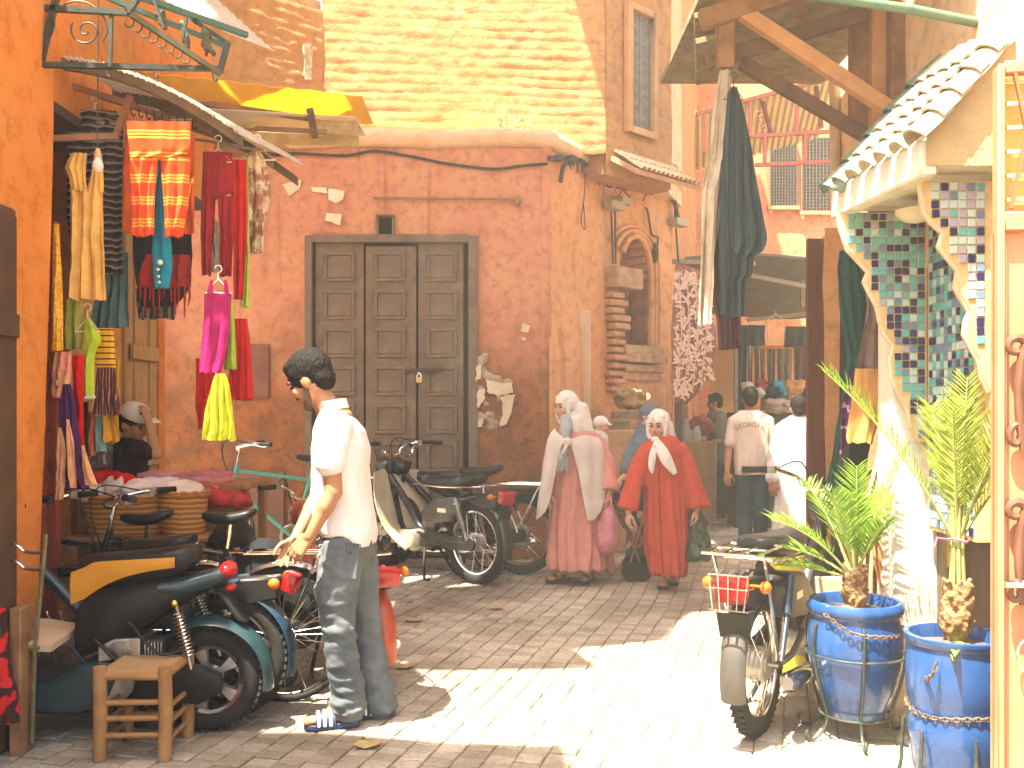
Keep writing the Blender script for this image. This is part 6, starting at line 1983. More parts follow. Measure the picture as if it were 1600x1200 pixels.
def moped(name, lab, loc, rz, R=0.29, paint=BLKPAINT, seat='bench', rack=True, shield=None, tank=False, lean=0.0, scale=1.0, plate=False, basket_tail=False, guard=None, tube_m=CHROME, group='mopeds parked in the lane', mirror=False, lamp=True, shock_m=None, wb=1.16, seat_m=LEATHER, tw=0.032, cat='moped', tail_m=REDLENS):
 t = thing(name, lab, cat, loc, rz, local=True, group=group, scale=scale)
 t.rotation_euler = (lean, 0, rz)
 rw, fw = Vector((-wb / 2, 0, R)), Vector((wb / 2, 0, R))
 guard = guard or paint
 wheel(t, rw, R, tw, drum=0.065)
 wheel(t, fw, R, tw, drum=0.055)
 arc_strip(rw, R + 0.028, math.radians(20), math.radians(196), 0.10).build('rear_mudguard', guard, t)
 arc_strip(fw, R + 0.026, math.radians(28), math.radians(190), 0.09).build('front_mudguard', guard, t)
 hx = wb / 2 - 0.20
 head = Vector((hx, 0, 0.78)); crown = Vector((hx + 0.045, 0, 0.66))
 # frame
 w = MB()
 w.tube(smoothpath([head + Vector((0.01, 0, -0.04)), Vector((0.16, 0, 0.52)), Vector((0.02, 0, 0.36)), Vector((-0.14, 0, 0.36)), Vector((-0.24, 0, 0.52)), Vector((-0.52, 0, 0.66))], 6), 0.028, 10)
 for s in (-1, 1):
  w.tube(smoothpath([Vector((-0.14, s * 0.06, 0.33)), Vector((-0.35, s * 0.075, R)), rw + Vector((0.0, s * 0.075, 0))], 4), 0.014, 8)
  w.tube([Vector((-0.22, s * 0.06, 0.56)), Vector((-0.66, s * 0.075, 0.64))], 0.012, 8)
 w.tube([head + Vector((-0.02, 0, 0.08)), crown + Vector((0, 0, 0.02))], 0.026, 10)
 w.build('frame', paint, t)
 # fork
 for s in (-1, 1):
  w = MB(); w.tube([crown + Vector((0, s * 0.062, 0.02)), fw.lerp(crown, 0.45) + Vector((0.015, s * 0.062, 0))], 0.019, 9)
  f = w.build('fork_leg', paint, t)
  w = MB(); w.tube([fw.lerp(crown, 0.5) + Vector((0.014, s * 0.062, 0)), fw + Vector((0, s * 0.062, 0))], 0.014, 9); w.build('fork_slider', CHROME, f)
 # engine
 w = MB()
 w.box((-0.02, -0.085, 0.20), (0.20, 0.085, 0.34))
 w.lathe([(0.001, -0.11), (0.075, -0.105), (0.085, -0.085), (0.085, 0.085), (0.075, 0.105), (0.001, 0.11)], 20, (0.01, 0, 0.27), axis='y')
 for k in range(7):
  w.box((0.20 + 0.016 * k, -0.065, 0.225), (0.207 + 0.016 * k, 0.065, 0.335))
 w.tube([(0.2, 0, 0.28), (0.32, 0, 0.285)], 0.038, 10)
 w.build('engine', ALLOY, t, bevel=0.004)
 w = MB(); w.tube(smoothpath([(0.26, -0.06, 0.26), (0.20, -0.12, 0.17), (0.0, -0.13, 0.165), (-0.14, -0.135, 0.19)], 5), 0.014, 8)
 w.tube([(-0.12, -0.135, 0.188), (-0.16, -0.135, 0.195), (-0.62, -0.14, 0.235), (-0.66, -0.14, 0.238)], [0.018, 0.036, 0.040, 0.026], 14)
 w.build('exhaust', CHROME, t)
 w = MB(); prof = [(-0.14, 0.30), (-0.40, 0.235), (rw.x - 0.05, R - 0.05), (rw.x - 0.07, R), (rw.x - 0.04, R + 0.05), (-0.35, 0.34), (-0.12, 0.37)]
 w.prism(prof, 0.066, 0.088); w.build('chain_case', BLKPL, t, bevel=0.006)
 w = MB(); prof = [(-0.10, 0.40), (-0.44, 0.44), (-0.52, 0.58), (-0.44, 0.63), (-0.22, 0.60), (-0.08, 0.50)]
 w.prism(prof, -0.095, 0.095); sc_ = w.build('side_cover', paint, t, bevel=0.018, bsegs=2)
 for s in (-1, 1):
  w = MB(); w.prism([(-0.36, 0.505), (-0.27, 0.505), (-0.27, 0.535), (-0.36, 0.535)], *sorted((s * .0955, s * .0975))); w.build('badge', mat('silver_badge', (0.6, 0.58, 0.52), rough=0.3, metal=0.7), sc_)
 if tank:
  w = MB()
  rings = []
  for i in range(9):
   tt = i / 8; x = -0.16 + 0.44 * tt
   ww = 0.10 * math.sin(PI * (0.18 + 0.7 * tt)); zz = 0.60 + 0.14 * tt
   rings.append([Vector((x, ww * math.cos(a), zz + 0.085 * math.sin(PI * (0.2 + .65 * tt)) * math.sin(a))) for a in [2 * PI * k / 14 for k in range(14)]])
  w.loft(rings); w.build('fuel_tank', paint, t, smooth=1.2)
 if shield is not None:
  for s in (-1, 1):
   P = []
   for i in range(12):
    q = i / 11
    z = 0.80 - 0.58 * q
    xf = hx - 0.03 - 0.20 * q + 0.10 * max(0, q - 0.75) * -4
    P.append([Vector((xf + 0.05 * (1 - u) - 0.05 * u * u, s * (0.03 + (0.12 + 0.13 * math.sin(PI * min(1, 0.2 + q * 0.75))) * u), z - 0.02 * u)) for u in (0, .25, .5, .75, 1)])
   w = MB(); w.sheet(P, 0.005); w.build('leg_shield', shield, t)
 # seat
 if seat == 'bench':
  round_seat(t, -0.66, 0.0, 0.735, 0.075, 0.105, 0.10, seat_m, rise=0.03)
  w = MB(); w.tube(smoothpath([(0.0, 0.09, 0.70), (-0.35, 0.115, 0.695), (-0.66, 0.11, 0.71), (-0.71, 0.05, 0.715), (-0.71, -0.05, 0.715), (-0.66, -0.11, 0.71), (-0.35, -0.115, 0.695), (0.0, -0.09, 0.70)], 5), 0.006, 6); w.build('seat_trim', CHROME, t)
 else:
  round_seat(t, -0.42, -0.08, 0.79, 0.045, 0.105, 0.085, seat_m, name='saddle', rise=0.03)
  w = MB(); w.tube([(-0.28, 0, 0.60), (-0.28, 0, 0.76)], 0.016, 8); w.build('seat_post', CHROME, t)
 if rack:
  w = MB()
  z = 0.70 if seat != 'bench' else 0.755
  x0, x1 = (-0.42, -0.86) if seat != 'bench' else (-0.6, -0.92)
  for y in (-0.10, -0.035, 0.035, 0.10):
   w.tube([(x0, y, z), (x1, y, z)], 0.006, 6)
  for x in (x0, (x0 + x1) / 2, x1):
   w.tube([(x, -0.105, z), (x, 0.105, z)], 0.006, 6)
  for s in (-1, 1):
   w.tube([(x1 + 0.1, s * 0.10, z), (rw.x, s * 0.085, R + 0.05)], 0.007, 6)
  w.build('rear_rack', CHROME, t)
 for s in (-1, 1):
  shock(t, (-0.46, s * 0.10, 0.62), rw + Vector((0.0, s * 0.095, 0.02)), shock_m)
 # tail
 tx = rw.x - R - 0.035
 tc_ = Vector((rw.x - 0.27, 0, R + 0.33))
 w = MB(); w.prism([(rw.x + .05, R + .35), (rw.x - .25, R + .37), (rw.x - .25, R + .27), (rw.x - .12, R + .24), (rw.x + .05, R + .29)], -.05, .05); w.build('tail_bracket', BLKPL, t, bevel=.01)
 w = MB(); w.obox(tc_ + Vector((-0.03, 0, 0.01)), Vector((0.03, 0, 0.012)), Vector((0, 0.06, 0)), Vector((-0.008, 0, 0.04))); w.build('tail_light', tail_m, t, bevel=0.012, bsegs=2)
 for s in (-1, 1):
  c = tc_ + Vector((0.03, s * 0.10, 0.02))
  w = MB(); w.tube([c + Vector((0, -s * 0.08, 0)), c], 0.006, 6); w.ellipsoid(c + Vector((-0.012, s * 0.012, 0)), (0.028, 0.022, 0.024)); w.build('indicator', AMBLENS, t)
 if basket_tail:
  w = MB()
  b = tc_ + Vector((-0.075, 0, 0.0))
  for y in (-0.075, -0.04, 0, 0.04, 0.075): w.tube([b + Vector((0.06, y, 0.08)), b + Vector((0.0, y, 0.07)), b + Vector((0.0, y * 0.8, -0.06)), b + Vector((0.04, y * 0.8, -0.07))], 0.0035, 5)
  for z in (0.07, 0.02, -0.06): w.tube([b + Vector((0.05, -0.08, z)), b + Vector((0, -0.075, z)), b + Vector((0, 0.075, z)), b + Vector((0.05, 0.08, z))], 0.004, 5)
  w.build('lamp_guard', CHROME, t)
 handlebar(t, head + Vector((-0.02, 0, 0.13)), tube_m=tube_m, mirror=mirror)
 if lamp:
  w = MB(); c = head + Vector((0.08, 0, 0.03))
  w.lathe([(0.001, -0.09), (0.05, -0.075), (0.075, -0.02), (0.078, 0.02), (0.07, 0.028)], 20, c, axis='x'); hl = w.build('headlight', paint, t)
  w = MB(); w.lathe([(0.070, 0.026), (0.05, 0.040), (0.001, 0.046)], 20, c, axis='x'); w.build('lens', GLASSY, hl)
 # stand, pegs
 for s in (-1, 1):
  w = MB(); w.tube(smoothpath([(-0.10, s * 0.07, 0.22), (-0.15, s * 0.12, 0.10), (-0.20, s * 0.16, 0.012), (-0.26, s * 0.17, 0.012)], 4), 0.011, 7); w.build('stand_leg', BLKPL, t)
  w = MB(); w.tube([(0.05, s * 0.08, 0.20), (0.05, s * 0.18, 0.20)], 0.011, 7); w.tube([(0.05, s * 0.17, 0.20), (0.05, s * 0.27, 0.20)], 0.018, 8); w.build('foot_peg', RUBBER, t)
 if plate:
  w = MB(); w.obox(tc_ + Vector((-0.01, 0, -0.13)), Vector((0.004, 0, 0)), Vector((0, 0.06, 0)), Vector((-0.02, 0, 0.05))); w.build('mudflap', BLKPL, t)
 return t
def bicycle(name, lab, loc, rz, paint, scale=1.0, lean=0.0, R=0.335, rack=True, fender=CHROME, group='bicycles parked in the lane', turn=0.0, bars_m=CHROME):
 t = thing(name, lab, 'bicycle', loc, rz, local=True, group=group, scale=scale)
 t.rotation_euler = (lean, 0, rz)
 rw, fw = Vector((-0.53, 0, R)), Vector((0.53, 0, R))
 wheel(t, rw, R, 0.019, nsp=36, tread=False, hub_r=0.024); wheel(t, fw, R, 0.019, nsp=36, tread=False, hub_r=0.02)
 bb, st, hd, hb = Vector((-0.09, 0, 0.28)), Vector((-0.24, 0, 0.76)), Vector((0.34, 0, 0.82)), Vector((0.37, 0, 0.70))
 w = MB()
 w.tube([bb, st], 0.015, 9); w.tube([st + Vector((0.01, 0, -0.03)), hd], 0.014, 9); w.tube([bb, hb], 0.016, 9); w.tube([hd + Vector((-.01, 0, .04)), hb + Vector((.01, 0, -.05))], 0.018, 9)
 for s in (-1, 1):
  w.tube([bb + Vector((0, s * .02, 0)), rw + Vector((0, s * .05, 0))], 0.009, 7); w.tube([st + Vector((0, s * .02, -.04)), rw + Vector((0, s * .05, 0))], 0.008, 7)
  w.tube(smoothpath([hb + Vector((.01, s * .04, -.06)), Vector((0.44, s * .045, 0.5)), fw + Vector((0, s * .045, 0))], 4), 0.010, 7)
 w.build('frame', paint, t)
 if fender:
  arc_strip(rw, R + 0.022, math.radians(20), math.radians(195), 0.055, 0.010).build('rear_mudguard', fender, t)
  arc_strip(fw, R + 0.022, math.radians(40), math.radians(190), 0.055, 0.010).build('front_mudguard', fender, t)
 round_seat(t, -0.38, -0.12, 0.92, 0.025, 0.085, 0.06, LEATHER, name='saddle', rise=0.02)
 w = MB(); w.tube([st, Vector((-0.26, 0, 0.90))], 0.013, 8); w.build('seat_post', CHROME, t)
 w = MB(); w.tube([hd, Vector((0.31, 0, 0.97))], 0.012, 8); w.build('stem', CHROME, t)
 handlebar(t, Vector((0.32, 0, 0.97)), width=0.56, rise=0.06, back=0.20, tube_m=bars_m)
 w = MB(); w.lathe([(0.09, -0.004), (0.095, 0), (0.09, 0.004), (0.07, 0.003), (0.07, -0.003)], 28, bb + Vector((0, -0.05, 0)), axis='y')
 for s, dy in ((1, -0.07), (-1, 0.07)):
  w.beam(bb + Vector((0, dy, 0)), bb + Vector((s * 0.12, dy, -s * 0.12)), 0.012, 0.02)
 w.build('crank', STEEL, t)
 for s, dy in ((1, -0.11), (-1, 0.11)):
  c = bb + Vector((s * 0.12, dy, -s * 0.12)); MB().obox(c, (0.045, 0, 0), (0, 0.03, 0), (0, 0, 0.01)).build('pedal', RUBBER, t)
 if rack:
  w = MB()
  for y in (-0.07, 0, 0.07): w.tube([(-0.34, y, 0.74), (-0.78, y, 0.74)], 0.006, 6)
  for x in (-0.34, -0.56, -0.78): w.tube([(x, -0.075, 0.74), (x, 0.075, 0.74)], 0.006, 6)
  for s in (-1, 1): w.tube([(-0.70, s * 0.07, 0.74), rw + Vector((0, s * 0.06, 0))], 0.006, 6)
  w.build('rear_rack', CHROME, t)
 c = Vector((rw.x + (R + .04) * math.cos(math.radians(155)), 0, rw.z + (R + .04) * math.sin(math.radians(155))))
 w = MB(); w.obox(c, (0.012, 0, 0.006), (0, 0.028, 0), (-0.01, 0, 0.03)); w.build('reflector', AMBLENS, t, bevel=0.006)
 w = MB(); w.tube([(-0.40, -0.04, 0.30), (-0.46, -0.16, 0.015)], 0.009, 7); w.build('kickstand', STEEL, t)
 return t
def scooter(name, lab, loc, rz, scale=1.0, lean=0.0):
 t = thing(name, lab, 'scooter', loc, rz, local=True, scale=scale)
 t.rotation_euler = (lean, 0, rz)
 R = 0.235
 rw, fw = Vector((-0.62, 0, R)), Vector((0.62, 0, R))
 wheel(t, rw, R, 0.048, alloy=True, hub_r=0.05); wheel(t, fw, R, 0.045, alloy=True, hub_r=0.05)
 # rear body
 def body(stations, nm, m, par=t):
  rings = []
  for (x, zb, zt, wb_, wt) in stations:
   ring = []
   for k in range(20):
    a = 2 * PI * k / 20
    ca_, sa = math.cos(a), math.sin(a)
    z = (zb + zt) / 2 + (zt - zb) / 2 * math.copysign(abs(sa) ** 0.7, sa)
    ww = wb_ + (wt - wb_) * (sa * 0.5 + 0.5)
    ring.append(Vector((x, ww * math.copysign(abs(ca_) ** 0.6, ca_), z)))
   rings.append(ring)
  w = MB(); w.loft(rings); return w.build(nm, m, par, smooth=1.3)
 body([(-0.06, 0.34, 0.58, 0.10, 0.10), (-0.12, 0.36, 0.66, 0.135, 0.12), (-0.32, 0.46, 0.70, 0.13, 0.12), (-0.48, 0.55, 0.71, 0.10, 0.11), (-0.56, 0.60, 0.71, 0.08, 0.10), (-0.61, 0.63, 0.70, 0.05, 0.07)], 'rear_body', BLKPL)
 w = MB(); w.box((-0.34, -.09, .24), (-0.16, .10, .44))
 for k in range(6): w.box((-0.36 - .014 * k, -.07, .30), (-0.353 - .014 * k, .085, .42))
 w.lathe([(.001, .1), (.055, .1), (.06, .08), (.06, -.08)], 18, (-.25, 0, .38), axis='y'); w.build('engine', ALLOY, t, bevel=.004)
 for (a, b_) in (((-.1, .11, .5), (-.5, .12, .36)), ((-.05, .12, .42), (-.42, .13, .27)), ((-.3, .12, .52), (-.58, .12, .42))):
  w = MB(); w.tube(smoothpath([a, (a[0] * .5 + b_[0] * .5, a[1] + .02, min(a[2], b_[2]) - .04), b_], 5), .007, 6); w.build('hose', BLKPL, t)
 w = MB(); w.ellipsoid((-.50, .14, .60), (.016, .012, .016)); w.build('shock_bolt', metal('brass', (.75, .5, .12)), t)
 st_ = round_seat(t, -0.57, -0.05, 0.745, 0.10, 0.13, 0.15, LEATHER, rise=0.05)
 for s in (-1, 1):
  P = []
  for i in range(14):
   q = i / 13
   x = -0.50 + 0.42 * q + .03 * (q > .95)
   top = 0.800 - 0.022 * q - .10 * max(0, q - .82) ** 1.3 * 4
   bot = 0.755 - 0.05 * q - 0.11 * q ** 3
   y = 0.132 - 0.014 * q
   P.append([Vector((x, s * (y + 0.004 * math.sin(PI * u)), bot + (top - bot) * u)) for u in (0, .25, .5, .75, 1)])
  w = MB(); w.sheet(P, 0.004 * s); w.build('yellow_seat_side', mat('mustard_vinyl', (0.52, 0.24, 0.015), (0.44, 0.19, 0.012), scale=9, rough=0.5, bump=0.1), st_)
 body([(-0.42, 0.62, 0.69, 0.11, 0.12), (-0.52, 0.61, 0.70, 0.10, 0.12), (-0.64, 0.65, 0.73, 0.07, 0.09), (-0.70, 0.68, 0.73, 0.05, 0.06)], 'tail_fairing', TEALPAINT)
 w = MB(); w.ellipsoid((-0.70, 0, 0.725), (0.04, 0.07, 0.038)); w.build('tail_light', REDLENS, t)
 w = MB(); w.ellipsoid((-0.71, 0, 0.645), (0.025, 0.045, 0.02)); w.build('reflector', REDLENS, t)
 w = MB(); w.prism([(-0.68, 0.63), (-0.65, 0.64), (-0.75, 0.50), (-0.79, 0.49)], -0.05, 0.05); w.build('plate_holder', BLKPL, t, bevel=0.006)
 arc_strip(rw, R + 0.03, math.radians(55), math.radians(190), 0.15, 0.02).build('rear_mudguard', TEALPAINT, t)
 # floor, side skirts and leg shield
 w = MB(); w.prism([(0.50, 0.20), (0.42, 0.14), (-0.10, 0.13), (-0.24, 0.20), (-0.30, 0.34), (-0.10, 0.345), (0.0, 0.27), (0.40, 0.27), (0.50, 0.36)], -0.17, 0.17); w.build('floorboard', TEALPAINT, t, bevel=0.03, bsegs=3)
 P = []
 for i in range(16):
  q = i / 15
  z = 0.22 + 0.68 * q
  x = 0.55 - 0.16 * q + 0.05 * math.sin(PI * q)
  ww = 0.20 - 0.06 * q ** 2 + 0.02 * math.sin(PI * q)
  P.append([Vector((x - 0.11 * u * u, ww * u, z)) for u in [-1 + 2 * k / 12 for k in range(13)]])
 w = MB(); w.sheet(P, 0.012); w.build('leg_shield', TEALPAINT, t)
 body([(0.42, 0.60, 0.84, 0.11, 0.08), (0.48, 0.58, 0.88, 0.13, 0.09), (0.56, 0.60, 0.84, 0.09, 0.07), (0.60, 0.66, 0.78, 0.05, 0.04)], 'front_cowl', mat('grey_cowl', (0.16, 0.18, 0.18), (0.12, 0.14, 0.14), scale=5, rough=0.35, coat=0.3))
 body([(0.30, 0.93, 1.02, 0.05, 0.07), (0.36, 0.90, 1.06, 0.10, 0.12), (0.44, 0.90, 1.04, 0.09, 0.10), (0.48, 0.94, 1.0, 0.05, 0.06)], 'headlamp_cowl', mat('grey_cowl', (0.16, 0.18, 0.18)))
 handlebar(t, Vector((0.33, 0, 0.98)), width=0.66, rise=0.04, back=0.10, tube_m=BLKPL, mirror=False)
 arc_strip(fw, R + 0.03, math.radians(20), math.radians(165), 0.14, 0.02).build('front_mudguard', TEALPAINT, t)
 w = MB()
 for s in (-1, 1): w.tube([(0.50, s * 0.075, 0.52), fw + Vector((0, s * 0.075, 0))], 0.018, 8)
 w.tube([(0.34, 0, 0.95), (0.51, 0, 0.52)], 0.024, 8); w.build('fork', BLKPL, t)
 # engine, belt cover, shock
 for s in (1, -1):
  w = MB(); w.prism([(-0.16, 0.20), (-0.60, 0.15), (-0.70, 0.20), (-0.70, 0.28), (-0.60, 0.32), (-0.30, 0.36), (-0.14, 0.34)], *sorted((s * 0.07, s * 0.135))); w.build('belt_cover', BLKPL, t, bevel=0.02, bsegs=2)
  shock(t, (-0.50, s * 0.12, 0.60), (-0.58, s * 0.125, 0.27))
 w = MB(); w.lathe([(0.001, -0.02), (0.06, -0.02), (0.075, 0.0), (0.075, 0.03), (0.001, 0.03)], 22, (-0.26, 0.135, 0.26), axis='y'); w.build('flywheel_cover', ALLOY, t)
 w = MB(); w.tube(smoothpath([(-0.14, -0.04, 0.18), (-0.2, -0.16, 0.16), (-0.4, -0.17, 0.20), (-0.45, -0.17, 0.21)], 4), 0.016, 8); w.tube([(-0.42, -0.17, 0.205), (-0.46, -0.17, 0.22), (-0.84, -0.18, 0.33), (-0.87, -0.18, 0.335)], [0.02, 0.05, 0.055, 0.03], 14); w.build('exhaust', BLKPL, t)
 for s in (-1, 1):
  w = MB(); w.tube([(-0.22, s * 0.10, 0.16), (-0.30, s * 0.15, 0.012)], 0.012, 7); w.build('stand_leg', BLKPL, t)
 return t
# ---- place them
scooter('motor_scooter', 'dark teal scooter with mustard sided seat, nearest on the left', Vector((-1.98, 4.30, 0)), PI + 0.05)
moped('parked_moped', 'blue-black moped with dark blue rear mudguard right behind the teal scooter', Vector((-1.93, 4.56, 0)), PI - 0.06, R=0.285, paint=BLUPAINT, seat='saddle', rack=False, tw=0.04, scale=1.02)
bicycle('parked_bicycle', 'black bicycle with chrome mudguard, rack and amber reflector near the white shirted man', Vector((-1.65, 4.74, 0)), PI + 0.03, BLKPAINT)
moped('parked_moped', 'moped with red orange rear mudguard half hidden behind the white shirted man', Vector((-1.05, 5.45, 0)), math.radians(120), paint=REDPAINT, R=0.29, seat='bench', rack=False, guard=REDPAINT, seat_m=LEATHER)
bicycle('parked_bicycle', 'black bicycle with its chrome handlebars beside the red shutter, hemmed in by the mopeds', Vector((-2.10, 4.86, 0)), PI + .05, BLKPAINT, scale=.98)
bicycle('parked_bicycle', 'turquoise bicycle leaning by the pink wall behind the white shirted man', Vector((-2.06, 8.55, 0)), PI + 0.35, GREENBIKE, scale=1.12, fender=None)
moped('parked_moped', 'black moped with cream leg shield below the big door', Vector((-0.786, 8.45, 0)), PI - 0.75, paint=BLKPAINT, shield=CREAMPL, R=0.30, scale=1.15, tw=.04, seat='bench', rack=False, plate=True)
moped('parked_moped', 'black moped with saddle and long chrome rack between the door and the woman in pink', Vector((-0.55, 8.68, 0)), PI - 0.30, paint=BLKPAINT, seat='saddle', rack=True, R=0.31, scale=1.14, tw=.04, tank=True, shock_m=BLKPAINT)
moped('parked_moped', 'moped seen from behind with a caged red tail lamp, beside the blue pot', Vector((1.44, 4.84, 0)), math.radians(58), paint=mat('dusty_dark_paint', (0.03, 0.035, 0.04), (0.07, 0.06, 0.05), scale=6, rough=0.45), seat='bench', rack=True, R=0.28, scale=1.12, basket_tail=True, tw=0.036, shock_m=BLUPAINT, plate=True)
# ================================================================== PEOPLE
def frame_of(f, u):
 f = Vector(f).normalized(); u = Vector(u)
 r = f.cross(u).normalized(); u = r.cross(f).normalized()
 return f, u, r
def head_skin(mb, c, f, u, s=1.0):
 f, u, r = frame_of(f, u)
 M = Matrix((r, f, u)).transposed()
 E = lambda p, rad: mb.ellipsoid(c + (f * p[1] + r * p[0] + u * p[2]) * s, [q * s for q in rad], 18, 12, M)
 E((0, -0.008, 0.012), (0.073, 0.093, 0.096))
 E((0, 0.028, -0.05), (0.057, 0.062, 0.068))
 E((0, 0.066, -0.102), (0.024, 0.022, 0.020))
 E((0, 0.050, -0.085), (0.042, 0.036, 0.03))
 for q in (-1, 1):
  E((q * 0.036, 0.066, -0.035), (0.024, 0.022, 0.026))
  E((q * 0.074, -0.004, -0.022), (0.010, 0.022, 0.031))
 P = lambda x, y, z: c + (r * x + f * y + u * z) * s
 mb.capsule(P(-0.032, 0.078, 0.016), 0.013 * s, P(0.032, 0.078, 0.016), 0.013 * s)
 mb.capsule(P(0, 0.088, 0.004), 0.009 * s, P(0, 0.108, -0.036), 0.0125 * s)
 mb.capsule(P(-0.010, 0.096, -0.040), 0.009 * s, P(0.010, 0.096, -0.040), 0.009 * s)
 mb.capsule(P(-0.018, 0.083, -0.068), 0.0085 * s, P(0.018, 0.083, -0.068), 0.0085 * s)
def face_parts(body, c, f, u, s=1.0, brow=HAIR, lips=LIPS):
 f, u, r = frame_of(f, u)
 P = lambda x, y, z: c + (r * x + f * y + u * z) * s
 for q in (-1, 1):
  w = MB(); w.ellipsoid(P(q * 0.031, 0.0845, -0.004), (0.0125 * s, 0.008 * s, 0.007 * s), 10, 6, Matrix((r, f, u)).transposed()); w.build('eye', DARKEYE, body)
  w = MB(); w.tube([P(q * 0.014, 0.094, 0.016), P(q * 0.032, 0.092, 0.022), P(q * 0.050, 0.078, 0.016)], [0.0035 * s, 0.004 * s, 0.002 * s], 6); w.build('eyebrow', brow, body)
 w = MB(); w.tube([P(-0.022, 0.084, -0.068), P(0, 0.094, -0.066), P(0.022, 0.084, -0.068)], [0.003 * s, 0.0055 * s, 0.003 * s], 6); w.build('lips', lips, body)
def hand_skin(mb, wrist, d, n, side=1, curl=0.5, s=1.0, spread=0.10):
 """palm, four unequal bent fingers and a thumb; d = finger direction, n = way the palm faces"""
 wrist = Vector(wrist); d = Vector(d).normalized(); n = Vector(n); n = (n - d * n.dot(d)).normalized()
 t = d.cross(n).normalized() * side
 K = []
 for k, (o, l) in enumerate(((0.030, 0.084), (0.010, 0.090), (-0.010, 0.086), (-0.029, 0.078))):
  kn = wrist + (d * l + t * o) * s
  mb.capsule(wrist + t * o * 0.45 * s, 0.016 * s, kn, 0.0115 * s, 10)
  K.append(kn)
 for k, (kn, L_) in enumerate(zip(K, (0.070, 0.079, 0.073, 0.056))):
  dd = (d + t * spread * (1.5 - k)).normalized()
  p = kn; r = (0.0098, 0.0098, 0.0095, 0.0085)[k] * s
  cu = curl * (0.85 + 0.12 * k)
  for j, fr in enumerate((0.45, 0.31, 0.24)):
   dd = (dd * math.cos(cu * (0.6 if j == 0 else 0.8)) + n * math.sin(cu * (0.6 if j == 0 else 0.8))).normalized()
   q = p + dd * L_ * fr * s
   mb.capsule(p, r, q, r * 0.92, 9); p = q; r *= 0.93
 b = wrist + (d * 0.022 + t * 0.026 + n * 0.006) * s
 p1 = b + (d * 0.034 + t * 0.030 + n * 0.012) * s
 p2 = p1 + (d * 0.030 + t * 0.008 + n * 0.010) * s
 p3 = p2 + (d * 0.024 + n * 0.010) * s
 mb.capsule(b, 0.0145 * s, p1, 0.0115 * s, 9); mb.capsule(p1, 0.0112 * s, p2, 0.0102 * s, 9); mb.capsule(p2, 0.0102 * s, p3, 0.0085 * s, 9)
def hair_mesh(body, c, f, u, s=1.0, vox=0.008, cut=None, m=HAIR, bulk=1.0):
 f, u, r = frame_of(f, u)
 M = Matrix((r, f, u)).transposed()
 w = MB()
 w.ellipsoid(c + (-f * 0.014 + u * 0.028) * s, (0.080 * s * bulk, 0.098 * s * bulk, 0.094 * s * bulk), 20, 14, M)
 w.ellipsoid(c + (-f * 0.055 - u * 0.030) * s, (0.066 * s, 0.048 * s, 0.060 * s), 16, 10, M)
 w.ellipsoid(c + (f * 0.045 + u * 0.075) * s, (0.058 * s, 0.042 * s, 0.036 * s), 16, 10, M)
 for q in (-1, 1):
  w.capsule(c + (r * q * 0.070 - f * 0.012 + u * 0.01) * s, 0.014 * s, c + (r * q * 0.070 + f * 0.012 - u * 0.025) * s, 0.007 * s)
 return w.remesh('hair', m, body, voxel=vox, smooth=2, disp=lambda p, n: 0.0035 * nz(p, 45) + 0.003 * nz(p, 110))
def wrinkle(a=0.006, f1=14, f2=30, zs=0.45, seed=0.0):
 def d(p, n):
  return a * (nz((p.x, p.y, p.z * zs), f1, seed) + 0.5 * nz((p.x, p.y, p.z * zs * 1.5), f2, seed + 3))
 return d
def robe_rings(rows, Y, hy, yoff=0.0, n=26, fold=0.0, nf=7, seed=0.0, back=1.0):
 """rows: (py, xl, xr[, hy]) -> elliptical rings"""
 rings = []
 y0, y1 = rows[0][0], rows[-1][0]
 for r in rows:
  py, xl, xr = r[:3]
  h = r[3] if len(r) > 3 else hy
  a, b = at(xl, py, Y), at(xr, py, Y)
  c = (a + b) / 2; rx = (b.x - a.x) / 2
  t = (py - y0) / (y1 - y0)
  ring = []
  for k in range(n):
   g = 2 * PI * k / n
   q = 1 + fold * t * math.sin(nf * g + seed + 1.2 * t)
   ring.append(Vector((c.x + rx * q * math.cos(g), Y + yoff + h * q * math.sin(g), c.z)))
  rings.append(ring)
 return rings
def sleeve(mb, pts, flat=0.75):
 """hanging sleeve with a cut, open-looking cuff: (point, radius) pairs"""
 P = smoothpath([p for p, r in pts], 5); n_ = len(P) - 1
 rs = []
 for i in range(len(P)):
  f = i / n_ * (len(pts) - 1); k = min(int(f), len(pts) - 2)
  rs.append(pts[k][1] + (pts[k + 1][1] - pts[k][1]) * (f - k))
 mb.tube(P, rs, 14)
